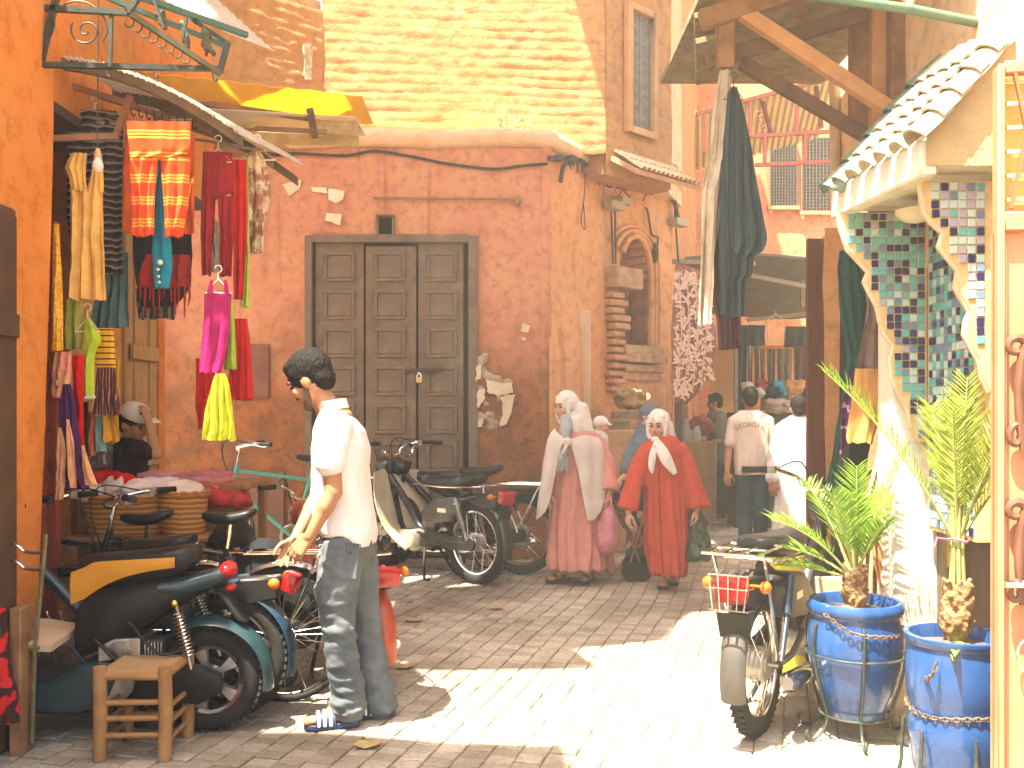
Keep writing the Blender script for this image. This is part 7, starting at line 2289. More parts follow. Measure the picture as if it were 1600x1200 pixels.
def sandal(person, heel, toe, name='sandal', m=None, strap=None, stripes_=False, width=0.045):
 heel, toe = Vector(heel), Vector(toe)
 d = (toe - heel).normalized(); sd_ = Vector((-d.y, d.x, 0))
 L_ = (toe - heel).length
 prof = [(0.0, 0.5), (0.06, 0.8), (0.3, 0.8), (0.6, 0.98), (0.8, 1.0), (0.94, 0.8), (1.0, 0.4)]
 top = []
 for t, ww in prof: top.append(heel + d * L_ * t + sd_ * width * ww)
 for t, ww in prof[::-1]: top.append(heel + d * L_ * t - sd_ * width * ww)
 n = len(top)
 w = MB(); w.add([Vector((p.x, p.y, 0.004)) for p in top] + [Vector((p.x, p.y, 0.030)) for p in top], [tuple(range(n - 1, -1, -1)), tuple(range(n, 2 * n))] + [(k, (k + 1) % n, n + (k + 1) % n, n + k) for k in range(n)])
 so = w.build(name, m or BLKPL, person, bevel=0.004)
 if strap:
  for (t0, t1) in strap:
   P = []
   for i in range(7):
    t = t0 + (t1 - t0) * i / 6
    P.append([heel + d * L_ * t + sd_ * (width * 1.02) * math.cos(a) + Vector((0, 0, 0.024 + (0.052 + 0.03 * (0.75 - t)) * math.sin(a))) for a in [PI * k / 12 for k in range(13)]])
   w = MB(); w.sheet(P, 0.004); w.build('strap', m or BLKPL, so)
   if stripes_:
    for q in range(3):
     t = t0 + (t1 - t0) * (0.18 + 0.3 * q)
     P = []
     for i in range(2):
      tt = t + 0.045 * i
      P.append([heel + d * L_ * tt + sd_ * (width * 1.02 + 0.005) * math.cos(a) + Vector((0, 0, 0.024 + (0.057 + 0.03 * (0.75 - tt)) * math.sin(a))) for a in [PI * k / 12 for k in range(13)]])
     w = MB(); w.sheet(P, 0.002); w.build('white_stripe', mat('white_stripe_paint', (0.78, 0.78, 0.74), rough=0.5), so)
 return so
def foot_skin(mb, ankle, heel, toe):
 heel, toe, ankle = Vector(heel), Vector(toe), Vector(ankle)
 d = (toe - heel).normalized(); sd_ = Vector((-d.y, d.x, 0)); L_ = (toe - heel).length
 z = Vector((0, 0, 0.055))
 mb.capsule(ankle, 0.040, heel + d * 0.045 + z, 0.032)
 mb.capsule(ankle + d * 0.02, 0.036, heel + d * L_ * 0.62 + Vector((0, 0, 0.052)), 0.026)
 mb.capsule(heel + d * 0.04 + z, 0.030, heel + d * L_ * 0.65 + Vector((0, 0, 0.048)), 0.030)
 for k in range(5):
  o = sd_ * (0.030 - 0.015 * k)
  l = (0.96, 0.97, 0.94, 0.90, 0.85)[k] * L_
  mb.capsule(heel + d * L_ * 0.62 + o * 0.9 + Vector((0, 0, 0.046)), 0.016, heel + d * l + o + Vector((0, 0, 0.040)), 0.0105 if k else 0.013, 8)
# ------------------------------------------------------------------ 1  man in the white shirt
MY = 4.43
man = thing('person', 'man in white shirt and faded jeans looking down, standing by the bicycles', 'person', gnd(550, 1130))
hc = at(484, 590, MY); hf, hu = Vector((-0.83, 0.24, -0.50)), Vector((-0.48, 0.1, 0.86))
b = MB(); head_skin(b, hc, hf, hu, 1.06)
b.capsule(at(497, 612, MY), 0.056, at(522, 655, MY), 0.062)
b.capsule(at(524, 660, MY), 0.09, at(540, 760, MY), 0.09)
le, lw_ = at(521, 768, 4.21), at(484, 838, 4.19)
b.chain([(at(528, 668, 4.27), 0.055), (at(518, 722, 4.23), 0.046), (le, 0.041)])
b.chain([(le, 0.040), (le.lerp(lw_, 0.35), 0.041), (lw_, 0.026)])
hand_skin(b, lw_, (-0.66, 0.10, -0.74), (0.35, 0.9, -0.2), side=-1, curl=0.55, s=1.02)
re_, rw_ = at(498, 772, 4.62), at(462, 842, 4.46)
b.chain([(at(535, 668, 4.60), 0.055), (re_, 0.041), (re_.lerp(rw_, .35), .04), (rw_, 0.026)])
hand_skin(b, rw_, (-0.35, -0.35, -0.86), (0.3, -0.8, 0.1), side=1, curl=0.7, s=1.0)
lh, lt = Vector((at(561, 0, 4.38).x, 4.40, 0.0)), Vector((at(478, 0, 4.38).x, 4.33, 0.0))
rh, rt_ = Vector((at(616, 0, 4.50).x, 4.54, 0.0)), Vector((at(545, 0, 4.50).x, 4.50, 0.0))
foot_skin(b, at(549, 1098, 4.40), lh, lt); foot_skin(b, at(600, 1096, 4.53), rh, rt_)
b.chain([(at(540, 760, MY), .09), (at(540, 862, 4.37), .08), (at(530, 985, 4.34), .055), (at(545, 1040, 4.38), 0.05), (at(549, 1098, 4.40), 0.036)]); b.chain([(at(540, 760, MY), .09), (at(556, 862, 4.51), .08), (at(572, 985, 4.53), .055), (at(588, 1040, 4.53), 0.05), (at(600, 1096, 4.53), 0.036)])
b.capsule(at(528, 668, 4.27), .05, at(535, 668, 4.60), .05)
body = b.remesh('body', SKIN, man, voxel=0.0062, smooth=3)
face_parts(body, hc, hf, hu, 1.06)
hair_mesh(body, hc, hf, hu, 1.08, vox=0.007, bulk=1.05)
f_, u_, r_2 = frame_of(hf, hu)
w = MB()
for q in (-1, 1):
 w.capsule(hc + r_2 * q * 0.066 + f_ * 0.01 - u_ * 0.04, 0.012, hc + r_2 * q * 0.05 + f_ * 0.04 - u_ * 0.095, 0.02)
 w.capsule(hc + r_2 * q * 0.05 + f_ * 0.04 - u_ * 0.095, 0.02, hc + f_ * 0.075 - u_ * 0.115, 0.022)
w.capsule(hc - r_2 * 0.02 + f_ * 0.098 - u_ * 0.058, 0.008, hc + r_2 * 0.02 + f_ * 0.098 - u_ * 0.058, 0.008)
w.remesh('beard', mat('stubble', (0.05, 0.03, 0.02), (0.10, 0.055, 0.032), scale=80, rough=0.8), body, voxel=0.006, smooth=2)
# shirt
SHIRT = mat('white_shirt_cotton', (0.80, 0.75, 0.74), (0.84, 0.80, 0.79), scale=6, rough=0.85, bump=0.12, bscale=220, trans=0.2, spec=0.15)
w = MB()
w.loft(robe_rings([(634, 506, 530, .062), (644, 500, 536, .085), (656, 496, 556, .16), (672, 491, 570, .205), (700, 487, 577, .21), (740, 486, 580, .195), (780, 488, 582, .185), (812, 492, 584, .185), (832, 502, 585, .185)], MY, 0.2))
w.chain([(at(528, 668, 4.27), 0.074), (at(517, 700, 4.23), 0.074), (at(516, 722, 4.22), 0.066)])
w.chain([(at(535, 668, 4.59), 0.074), (at(515, 715, 4.64), 0.07), (at(506, 740, 4.64), 0.06)])
w.loft(robe_rings([(826, 512, 586, .18), (840, 532, 586, .17), (850, 552, 585, .15)], MY, 0.18))
def shirt_d(p, n):
 z = p.z
 base = wrinkle(0.010, 9, 22, 0.35, 2.0)(p, n)
 drape = 0.006 * math.sin((p.x * 24 + p.z * 12) + 3 * nz(p, 3)) * (1 if z < 1.2 else 0.4)
 return base + drape
sh_ = w.remesh('shirt', SHIRT, man, voxel=0.009, smooth=5, disp=shirt_d)
w = MB(); w.chain([(at(517, 714, 4.222), 0.0715), (at(516, 722, 4.22), 0.0705)]); w.remesh('rolled_cuff', SHIRT, sh_, voxel=0.008, smooth=2, disp=wrinkle(0.004, 40, 60))
w = MB(); P = []
for i in range(3):
 P.append([Vector((at(518, 0, MY).x + (0.062 + 0.004 * i) * math.cos(a) - 0.010 * i + 0.02, MY + 0.066 * math.sin(a), at(0, 640 - 7 * i, MY).z + 0.012 * math.cos(a))) for a in [2 * PI * k / 24 for k in range(25)]])
w.sheet(P, 0.005); w.build('collar', SHIRT, sh_)
# jeans
JEAN = mat('faded_jeans', (0.07, 0.09, 0.105), (0.125, 0.145, 0.15), scale=5, rough=0.9, bump=0.25, bscale=240, c3=(0.19, 0.20, 0.19), lo=0.3, hi=0.6)
w = MB()
w.ellipsoid(at(545, 848, MY), (0.125, 0.175, 0.12))
w.chain([(at(536, 862, 4.35), 0.112), (at(526, 925, 4.34), 0.100), (at(530, 985, 4.33), 0.080), (at(536, 1040, 4.36), 0.078), (at(545, 1102, 4.39), 0.084)])
w.chain([(at(556, 862, 4.52), 0.112), (at(562, 920, 4.53), 0.095), (at(572, 985, 4.53), 0.076), (at(582, 1040, 4.53), 0.076), (at(594, 1100, 4.53), 0.082)])
def jean_d(p, n):
 z = p.z
 a = 0.004 + 0.007 * max(0, 1 - z / 0.35) + 0.004 * math.exp(-((z - 0.48) / 0.1) ** 2)
 return a * (nz((p.x, p.y, p.z * 2.2), 13) * 1.6 + nz((p.x + p.z * .7, p.y, p.z * 1.6), 26) * .9) + wrinkle(0.008, 7, 18, 0.35, 9)(p, n)
je = w.remesh('jeans', JEAN, man, voxel=0.009, smooth=3, disp=jean_d)
w = MB(); P = []
for i in range(7):
 P.append([at(532 + 30 * (k / 6) - i * 1, 846 + 9.0 * i + 4 * (k / 6), 4.262 - 0.004 * math.sin(PI * k / 6)) for k in range(7)])
w.sheet(P, 0.006)
pk = w.build('back_pocket', JEAN, je)
tx = bpy.data.curves.new('pocket_print', 'FONT'); tx.body = 'JETTEM\nW'; tx.size = 0.030; tx.align_x = 'CENTER'; tx.extrude = 0.0006
to = bpy.data.objects.new('tmp_text', tx); COL.objects.link(to); bpy.context.view_layer.update()
tme = bpy.data.meshes.new_from_object(to.evaluated_get(bpy.context.evaluated_depsgraph_get())); bpy.data.objects.remove(to)
to = link_mesh('pocket_print', tme, mat('dark_print', (0.03, 0.035, 0.035), rough=0.8), pk)
to.rotation_euler = (PI / 2, 0.1, 0); to.location = at(547, 856, 4.252) - ORG[pk.name]
sandal(man, lh, lt, m=mat('navy_slide', (0.02, 0.03, 0.08), (0.03, 0.05, 0.10), scale=12, rough=0.5), strap=[(0.45, 0.80)], stripes_=True, width=0.050)
sandal(man, rh, rt_, m=mat('navy_slide', (0.02, 0.03, 0.08)), strap=[(0.45, 0.80)], stripes_=True, width=0.050)
kc = chain_mesh([at(500, 862, 4.26), at(494, 880, 4.24), at(488, 895, 4.24), at(486, 880, 4.25)], 0.008, 0.0022)
tag(kc.build('key_chain', STEEL, None), 'key chain dangling at the white shirted man\'s hand', 'key chain')
# ------------------------------------------------------------------ robes, generic
def robe_disp(cx, cy, ztop, zbot, a=0.018, nf=9, seed=0.0, wr=0.006):
 def d(p, n):
  g = math.atan2(p.y - cy, p.x - cx)
  t = min(max((ztop - p.z) / (ztop - zbot), 0), 1)
  q = math.sin(nf * g + 3.0 * nz((g, p.z * 1.1, seed)) + seed)
  q2 = math.sin(2.3 * nf * g + 4.0 * nz((g * 2, p.z * 1.5, seed + 2)))
  return a * (.25 + .75 * t) * ((1 - abs(q)) * 1.5 - .7 + .4 * q2 * t) + wrinkle(wr * 1.3, 8, 22, 0.22, seed)(p, n)
 return d
def scarf_head(person, hc, f, u, m, s=1.0, drape=(), vox=0.010, face_open=0.030):
 f, u, r = frame_of(f, u)
 M = Matrix((r, f, u)).transposed()
 w = MB()
 w.ellipsoid(hc + (-f * 0.022 + u * 0.022) * s, (0.094 * s, 0.104 * s, 0.108 * s), 20, 14, M)
 w.ellipsoid(hc + (-f * 0.045 - u * 0.075) * s, (0.088 * s, 0.072 * s, 0.080 * s), 18, 12, M)
 for q in (-1, 1):
  w.capsule(hc + (r * q * 0.078 + f * 0.022 + u * 0.03) * s, 0.020 * s, hc + (r * q * 0.066 + f * 0.036 - u * 0.085) * s, 0.020 * s)
  w.capsule(hc + (r * q * 0.066 + f * 0.036 - u * 0.085) * s, 0.02 * s, hc + (f * 0.055 - u * 0.135) * s, 0.022 * s)
 w.capsule(hc + (-r * 0.06 + f * 0.04 + u * 0.072) * s, 0.018 * s, hc + (r * 0.06 + f * 0.04 + u * 0.072) * s, 0.018 * s)
 for (a, ra, b_, rb_) in drape:
  w.capsule(a, ra, b_, rb_)
 return w.remesh('headscarf', m, person, voxel=vox, smooth=3, disp=wrinkle(0.007, 12, 30, 0.5, 4))
# ------------------------------------------------------------------ 2  woman in pink
PY = 8.06
pk_ = thing('person', 'woman in pink robe and white headscarf with a pale shawl, walking with a pink bag', 'person', gnd(893, 910))
hc = at(884, 634, PY); hf, hu = Vector((-0.80, -0.58, -0.08)), Vector((-0.05, -0.05, 1))
b = MB(); head_skin(b, hc, hf, hu, 0.98)
b.capsule(at(890, 650, PY), 0.05, at(898, 680, PY), 0.055); b.capsule(at(900, 690, PY), .09, at(900, 780, PY), .09)
w1, w2 = at(856, 768, PY - 0.18), at(953, 768, PY - 0.16)
b.chain([(at(862, 725, PY - 0.12), 0.04), (w1, 0.026)]); hand_skin(b, w1, (-0.1, -0.1, -1), (0.6, 0.5, 0), side=1, curl=0.4, s=0.95)
b.chain([(at(952, 735, PY - .12), 0.04), (w2, 0.027)]); hand_skin(b, w2, (0.0, -0.1, -1), (-0.7, 0.3, 0), side=-1, curl=1.1, s=0.92)
f1h, f1t = gnd(890, 908), gnd(858, 912); f2h, f2t = gnd(928, 908), gnd(906, 911)
foot_skin(b, at(886, 888, PY), f1h, f1h + (f1t - f1h).normalized() * .23); foot_skin(b, at(922, 890, PY), f2h, f2h + Vector((-0.5, -0.8, 0)).normalized() * .22)
body = b.remesh('body', SKIN2, pk_, voxel=0.0085, smooth=2)
face_parts(body, hc, hf, hu, 0.98)
PINKR = cloth('pink_robe_cotton', (0.66, 0.28, 0.23), 0.85, trans=0.08)
w = MB()
w.loft(robe_rings([(668, 884, 916, .07), (678, 868, 936, .14), (692, 862, 944, .19), (720, 862, 944, .20), (760, 860, 944, .21), (800, 858, 942, .22), (850, 857, 944, .25), (886, 856, 946, .27)], PY, .2, fold=0.02))
sleeve(w, [(at(926, 690, PY - 0.02), 0.075), (at(946, 728, PY - .08), 0.080), (at(949, 768, PY - .14), 0.100)])
sleeve(w, [(at(874, 690, PY - 0.02), 0.075), (at(864, 715, PY - .06), 0.078), (at(861, 742, PY - .1), 0.085)])
w.capsule(at(948, 850, PY + .06), 0.05, at(956, 890, PY + .08), 0.04)
w.remesh('robe', PINKR, pk_, voxel=0.013, smooth=4, disp=robe_disp(at(900, 0, PY).x, PY, 1.25, 0.1, 0.022, 8, 1.0, 0.010))
SCARFW = cloth('white_scarf_cotton', (0.80, 0.76, 0.68), 0.92, trans=0.15)
scarf_head(pk_, hc, hf, hu, SCARFW, 1.02, drape=[(at(908, 640, PY), 0.07, at(912, 675, PY), 0.085), (at(900, 660, PY - .04), .07, at(902, 690, PY - .06), .06)])
SCARFG = cloth('grey_blue_scarf', (0.42, 0.46, 0.46), 0.85)
w = MB(); w.chain([(at(884, 655, PY - 0.08), 0.05), (at(884, 672, PY - .15), 0.055), (at(880, 700, PY - .2), 0.045), (at(877, 716, PY - .215), 0.05)])
gs = w.remesh('grey_scarf', SCARFG, pk_, voxel=0.010, smooth=3, disp=wrinkle(0.012, 22, 40, 0.2, 3))
w = MB()
for k in range(14):
 x = 868 + 1.5 * k
 w.tube([at(x, 714, PY - .235), at(x + random.uniform(-2, 2), 726, PY - .24), at(x - 2 + random.uniform(-2, 2), 736, PY - .235)], 0.006, 5)
w.build('fringe', SCARFG, gs)
# shawl: two wings knotted on the chest
SHAWL = cloth('ivory_shawl', (0.74, 0.66, 0.58), 0.92, trans=0.2)
def wing(cols, nm, parent, m, th=0.008, wr=0.010, seed=0.0):
 """cols: list of columns, each a list of (px, py, Y); skinned into a draped sheet"""
 n = max(len(c) for c in cols)
 C = []
 for c in cols:
  C.append(smoothpath([at(*q) for q in c], 5))
 P = []
 m_ = len(C[0])
 for i in range(m_):
  row = smoothpath([C[j][i] for j in range(len(C))], 5)
  P.append([p + Vector((0, wr * 2 * nz(p, 7, seed) + wr * math.sin(40 * p.x + 6 * nz(p, 2)), 0)) for p in row])
 w = MB(); w.sheet(P, th)
 return w.build(nm, m, parent, smooth=1.3)
sw = wing([[(886, 690, PY - .26), (868, 672, PY - .17), (872, 668, PY - .02)], [(880, 694, PY - .27), (858, 690, PY - .21), (858, 684, PY - .04)], [(872, 715, PY - .26), (850, 740, PY - .22), (850, 735, PY - .05)], [(862, 770, PY - .25), (843, 780, PY - .22), (845, 775, PY - .08)], [(852, 800, PY - .24), (839, 812, PY - .20), (842, 805, PY - .1)]], 'shawl', pk_, SHAWL)
wing([[(888, 688, PY - .27), (912, 680, PY - .23), (936, 684, PY - .08)], [(893, 696, PY - .28), (918, 700, PY - .26), (942, 700, PY - .13)], [(902, 730, PY - .28), (922, 735, PY - .27), (944, 735, PY - .17)], [(910, 770, PY - .28), (926, 775, PY - .28), (946, 770, PY - .2)], [(918, 812, PY - .28), (928, 813, PY - .28), (938, 800, PY - .24)]], 'shawl', pk_, SHAWL, seed=4)
w = MB(); w.ellipsoid(at(887, 690, PY - .28), (0.04, 0.03, 0.035)); w.capsule(at(887, 692, PY - .29), .02, at(880, 708, PY - .29), .014); w.remesh('shawl_knot', SHAWL, sw, voxel=.009, smooth=1, disp=wrinkle(.006, 40, 60))
SANDB = mat('black_sandal_leather', (0.015, 0.012, 0.010), rough=0.5)
sandal(pk_, f1h, f1h + (f1t - f1h).normalized() * .24, m=SANDB, strap=[(0.3, 0.42), (0.62, 0.74)], width=0.043)
sandal(pk_, f2h, f2h + Vector((-0.5, -0.8, 0)).normalized() * .23, m=SANDB, strap=[(0.3, 0.42), (0.62, 0.74)], width=0.043)
# the bag
bg = thing('carrier_bag', 'thin pink plastic carrier bag in the hand of the woman in pink', 'bag', at(948, 865, PY - .2))
w = MB(); BY = PY - 0.2
w.loft(robe_rings([(792, 944, 956, .03), (806, 938, 962, .06), (826, 932, 966, .09), (846, 930, 967, .10), (860, 934, 964, .08), (866, 942, 956, .04)], BY, .08))
w.remesh('bag_body', mat('pink_plastic_film', (0.72, 0.30, 0.34), (0.66, 0.24, 0.28), scale=9, rough=0.35, trans=0.35, bump=0.4, bscale=40), bg, voxel=0.010, smooth=2, disp=wrinkle(0.014, 14, 34, 0.6, 5))
for q in (-1, 1):
 w = MB(); w.tube(smoothpath([at(944, 796, BY - .03 * q), at(949, 782, BY - .02 * q), at(953, 776, BY), at(955, 784, BY - .02 * q), at(956, 796, BY - .03 * q)], 4), 0.010, 6); w.build('bag_handle', mat('pink_plastic_film', (0.72, 0.3, 0.34)), bg)
# child carried behind her shoulder
bb_ = thing('person', 'baby in white cap carried behind the shoulder of the woman in pink', 'person', at(938, 690, PY + .22))
bh = at(940, 664, PY + .20)
w = MB(); head_skin(w, bh, (0.9, -0.3, -0.2), (0, 0, 1), 0.62); w.capsule(bh - Vector((0.03, 0, 0.06)), .04, at(930, 700, PY + .2), .10); w.capsule(at(930, 700, PY + .2), .11, at(926, 740, PY + .18), .11)
bo = w.remesh('body', SKIN2, bb_, voxel=.009, smooth=2)
w = MB(); w.ellipsoid(bh + Vector((-.008, .01, .024)), (.068, .066, .058)); w.capsule(bh + Vector((.04, -.02, .018)), .025, bh + Vector((.075, -.03, .0)), .012); w.remesh('cap', SCARFW, bo, voxel=.009, smooth=2)
w = MB(); w.capsule(at(932, 690, PY + .2), .11, at(928, 745, PY + .18), .125); w.remesh('wrap', SHAWL, bo, voxel=.012, smooth=2, disp=wrinkle(.01, 14, 30))
# ------------------------------------------------------------------ 3  woman in red
QY = 7.71
rd = thing('person', 'woman in long red robe and white kerchief walking toward the camera', 'person', gnd(1040, 922))
hc = at(1028, 664, QY); hf, hu = Vector((-0.42, -0.90, -0.08)), Vector((-0.03, -0.05, 1))
b = MB(); head_skin(b, hc, hf, hu, 1.0)
b.capsule(at(1030, 680, QY), .05, at(1034, 700, QY), .055); b.capsule(at(1036, 705, QY), .1, at(1038, 800, QY), .1)
w1, w2 = at(982, 800, QY - .12), at(1088, 795, QY - .10)
b.chain([(at(990, 770, QY - .1), .04), (w1, .027)]); hand_skin(b, w1, (-.1, -.2, -1), (0.7, .3, 0), side=1, curl=.7, s=.95)
b.chain([(at(1084, 765, QY - .08), .04), (w2, .027)]); hand_skin(b, w2, (.05, -.2, -1), (-.7, .3, 0), side=-1, curl=1.1, s=.95)
g1h, g1t = gnd(1040, 915), gnd(1030, 926); g2h, g2t = gnd(1054, 909), gnd(1048, 921)
foot_skin(b, at(1036, 896, QY), g1h, g1h + Vector((-.3, -.95, 0)).normalized() * .22); foot_skin(b, at(1056, 892, QY + .1), g2h, g2h + Vector((-.2, -.95, 0)).normalized() * .22)
body = b.remesh('body', SKIN2, rd, voxel=.0085, smooth=2); face_parts(body, hc, hf, hu, 1.0)
REDR = cloth('brick_red_robe', (0.52, 0.065, 0.035), 0.8, trans=0.06)
w = MB()
w.loft(robe_rings([(680, 1018, 1050, .08), (688, 1010, 1060, .13), (702, 1004, 1068, .17), (740, 1006, 1068, .19), (790, 1006, 1072, .20), (840, 1008, 1074, .21), (872, 1013, 1071, .21), (896, 1016, 1068, .21)], QY, .2, fold=.02))
sleeve(w, [(at(1016, 698, QY - .01), .07), (at(1001, 725, QY - .04), .078), (at(989, 760, QY - .07), .080), (at(980, 797, QY - .10), .094)])
sleeve(w, [(at(1058, 698, QY - .01), .07), (at(1072, 725, QY - .03), .078), (at(1083, 758, QY - .06), .080), (at(1091, 794, QY - .09), .094)])
w.remesh('robe', REDR, rd, voxel=.013, smooth=4, disp=robe_disp(at(1038, 0, QY).x, QY, 1.2, .1, .022, 7, 3.0, .010))
w = MB(); w.tube(smoothpath([at(1030, 700, QY - .215), at(1030, 760, QY - .235), at(1032, 830, QY - .24), at(1036, 895, QY - .24)], 6), .005, 5); w.build('robe_seam', cloth('dark_red_trim', (0.25, 0.02, 0.02)), rd)
KER = mat('kerchief', (0.80, 0.75, 0.66), (0.74, 0.70, 0.66), scale=9, rough=.9, trans=.12, c3=(0.30, 0.30, 0.50), hi=.6)
ks = scarf_head(rd, hc, hf, hu, KER, 1.0, drape=[(at(1042, 668, QY + .02), .06, at(1046, 690, QY + .05), .06)])
w = MB(); w.ellipsoid(at(1024, 687, QY - .17), (.035, .028, .026)); w.remesh('kerchief_knot', KER, ks, voxel=.008, smooth=1, disp=wrinkle(.006, 40, 60))
wing([[(1023, 688, QY - .19), (1025, 689, QY - .195), (1027, 688, QY - .19)], [(1015, 708, QY - .235), (1020, 709, QY - .25), (1026, 706, QY - .235)], [(1013, 728, QY - .245), (1019, 730, QY - .26), (1024, 722, QY - .25)], [(1018, 740, QY - .25), (1020, 740, QY - .255), (1022, 736, QY - .25)]], 'kerchief_tail', ks, KER, .006, .004, 2)
wing([[(1025, 688, QY - .19), (1028, 688, QY - .195), (1031, 687, QY - .185)], [(1027, 708, QY - .24), (1034, 708, QY - .255), (1043, 702, QY - .235)], [(1036, 726, QY - .25), (1043, 726, QY - .26), (1052, 720, QY - .245)], [(1052, 742, QY - .245), (1055, 741, QY - .25), (1058, 738, QY - .245)]], 'kerchief_tail', ks, KER, .006, .004, 5)
sandal(rd, g1h, g1h + Vector((-.3, -.95, 0)).normalized() * .23, m=SANDB, strap=[(.3, .75)], width=.043)
sandal(rd, g2h, g2h + Vector((-.2, -.95, 0)).normalized() * .23, m=SANDB, strap=[(.3, .75)], width=.043)
bg = thing('carrier_bag', 'large black-green plastic bag hanging beside the woman in red', 'bag', at(1088, 880, QY))
w = MB(); w.loft(robe_rings([(800, 1078, 1096, .03), (812, 1070, 1106, .06), (840, 1067, 1111, .09), (866, 1067, 1112, .10), (876, 1072, 1108, .08)], QY - .04, .08))
w.remesh('bag_body', mat('dark_green_film', (0.022, 0.05, 0.035), (0.04, 0.075, 0.05), scale=7, rough=.3, spec=.6, bump=.5, bscale=35), bg, voxel=.011, smooth=1, disp=wrinkle(.02, 12, 26, .7, 8))
w = MB(); w.tube(smoothpath([at(1080, 806, QY - .04), at(1086, 796, QY - .08), at(1094, 806, QY - .04)], 5), .012, 6); w.build('bag_handle', mat('dark_green_film', (0.022, .05, .035)), bg)
# ------------------------------------------------------------------ 4  hooded figure pushing the stroller
HY = 8.75
hd_ = thing('person', 'person in grey-blue hood behind the red robe, pushing the stroller', 'person', gnd(1006, 890))
hc = at(1016, 652, HY); hf, hu = Vector((-0.6, -0.75, -.25)), Vector((-.2, -.2, 1))
b = MB(); head_skin(b, hc, hf, hu, 1.0); b.capsule(at(1014, 668, HY), .05, at(1006, 700, HY), .06); b.capsule(at(1004, 700, HY), .09, at(1000, 800, HY), .1)
w1 = at(968, 752, HY - .35); b.chain([(at(985, 715, HY - .1), .04), (at(976, 745, HY - .2), .036), (w1, .026)]); hand_skin(b, w1, (-.6, -.6, -.2), (0, 0, -1), side=1, curl=1.0)
b.capsule(at(1000, 860, HY), .05, at(1000, 885, HY), .045); b.capsule(at(1000, 886, HY), .04, at(994, 890, HY - .15), .03)
body = b.remesh('body', SKIN2, hd_, voxel=.01, smooth=2); face_parts(body, hc, hf, hu)
GB = cloth('grey_blue_wool', (0.13, 0.17, 0.20), .8, trans=.05)
w = MB(); w.loft(robe_rings([(676, 996, 1024, .10), (690, 984, 1034, .16), (720, 976, 1038, .20), (770, 978, 1036, .21), (830, 980, 1034, .22), (885, 978, 1036, .24)], HY, .2))
w.chain([(at(992, 698, HY), .085), (at(980, 735, HY - .16), .075)])
w.remesh('robe', GB, hd_, voxel=.014, smooth=4, disp=robe_disp(at(1005, 0, HY).x, HY, 1.2, .1, .02, 7, 6))
scarf_head(hd_, hc, hf, hu, GB, 1.04, drape=[(at(1012, 660, HY + .03), .08, at(1004, 695, HY + .02), .12)])
# stroller
st = thing('stroller', 'dark folding stroller with small double wheels between the two women', 'stroller', gnd(985, 900))
SY = 8.30
for s, yy in ((-1, SY - .18), (1, SY + .18)):
 w = MB(); w.tube([at(962, 752, yy + .05), at(990, 838, yy)], .011, 7); w.tube([at(968, 800, yy), at(1000, 880, yy)], .011, 7); w.tube([at(1008, 800, yy), at(985, 880, yy)], .011, 7); w.build('frame_side', STEEL, st)
 for x in (986, 1003):
  for d_ in (-.03, .03):
   c = Vector((at(x, 0, yy).x, yy + d_, .078))
   w = MB(); w.lathe([(.078, -.012), (.078, .012), (.05, .016), (.02, .016), (.001, .016)], 20, c, axis='y'); w.lathe([(.078, -.012), (.05, -.016), (.001, -.016)], 20, c, axis='y'); w.build('wheel', RUBBER, st)
w = MB(); P = [[at(960 + 44 * t + 4 * i, 775 + 62 * t ** 1.6 - 6 * i, SY - .17 + .34 * i / 6) for i in range(7)] for t in [k / 8 for k in range(9)]]; w.sheet(P, .02); w.build('seat_sling', cloth('navy_canvas', (.02, .03, .06)), st)
w = MB(); w.tube([at(962, 752, SY - .13), at(962, 752, SY + .23)], .013, 8); w.build('push_bar', BLKPL, st)
kd = thing('person', 'small child lying back in the stroller with bare legs', 'person', at(985, 830, SY))
w = MB(); kh = at(966, 778, SY); head_skin(w, kh, (.6, -.6, .3), (-.5, 0, .85), .72)
w.capsule(at(972, 790, SY), .05, at(984, 812, SY), .09); w.chain([(at(990, 815, SY - .07), .05), (at(1000, 806, SY - .12), .042), (at(985, 850, SY - .16), .03)]); w.chain([(at(990, 815, SY + .07), .05), (at(1004, 808, SY + .05), .042), (at(998, 850, SY), .03)])
w.capsule(at(985, 850, SY - .16), .028, at(980, 856, SY - .24), .022); w.capsule(at(998, 850, SY), .028, at(994, 856, SY - .08), .022)
kb = w.remesh('body', SKIN, kd, voxel=.010, smooth=2); hair_mesh(kb, kh, (.6, -.6, .3), (-.5, 0, .85), .74, vox=.010)
w = MB(); w.capsule(at(972, 792, SY), .075, at(986, 812, SY), .10); w.chain([(at(990, 815, SY - .07), .065), (at(998, 809, SY - .11), .055)]); w.chain([(at(990, 815, SY + .07), .065), (at(1001, 810, SY + .05), .055)])
w.remesh('clothes', mat('child_print', (0.5, .42, .25), (.12, .2, .2), scale=30, rough=.9, lo=.45, hi=.55), kb, voxel=.010, smooth=2)
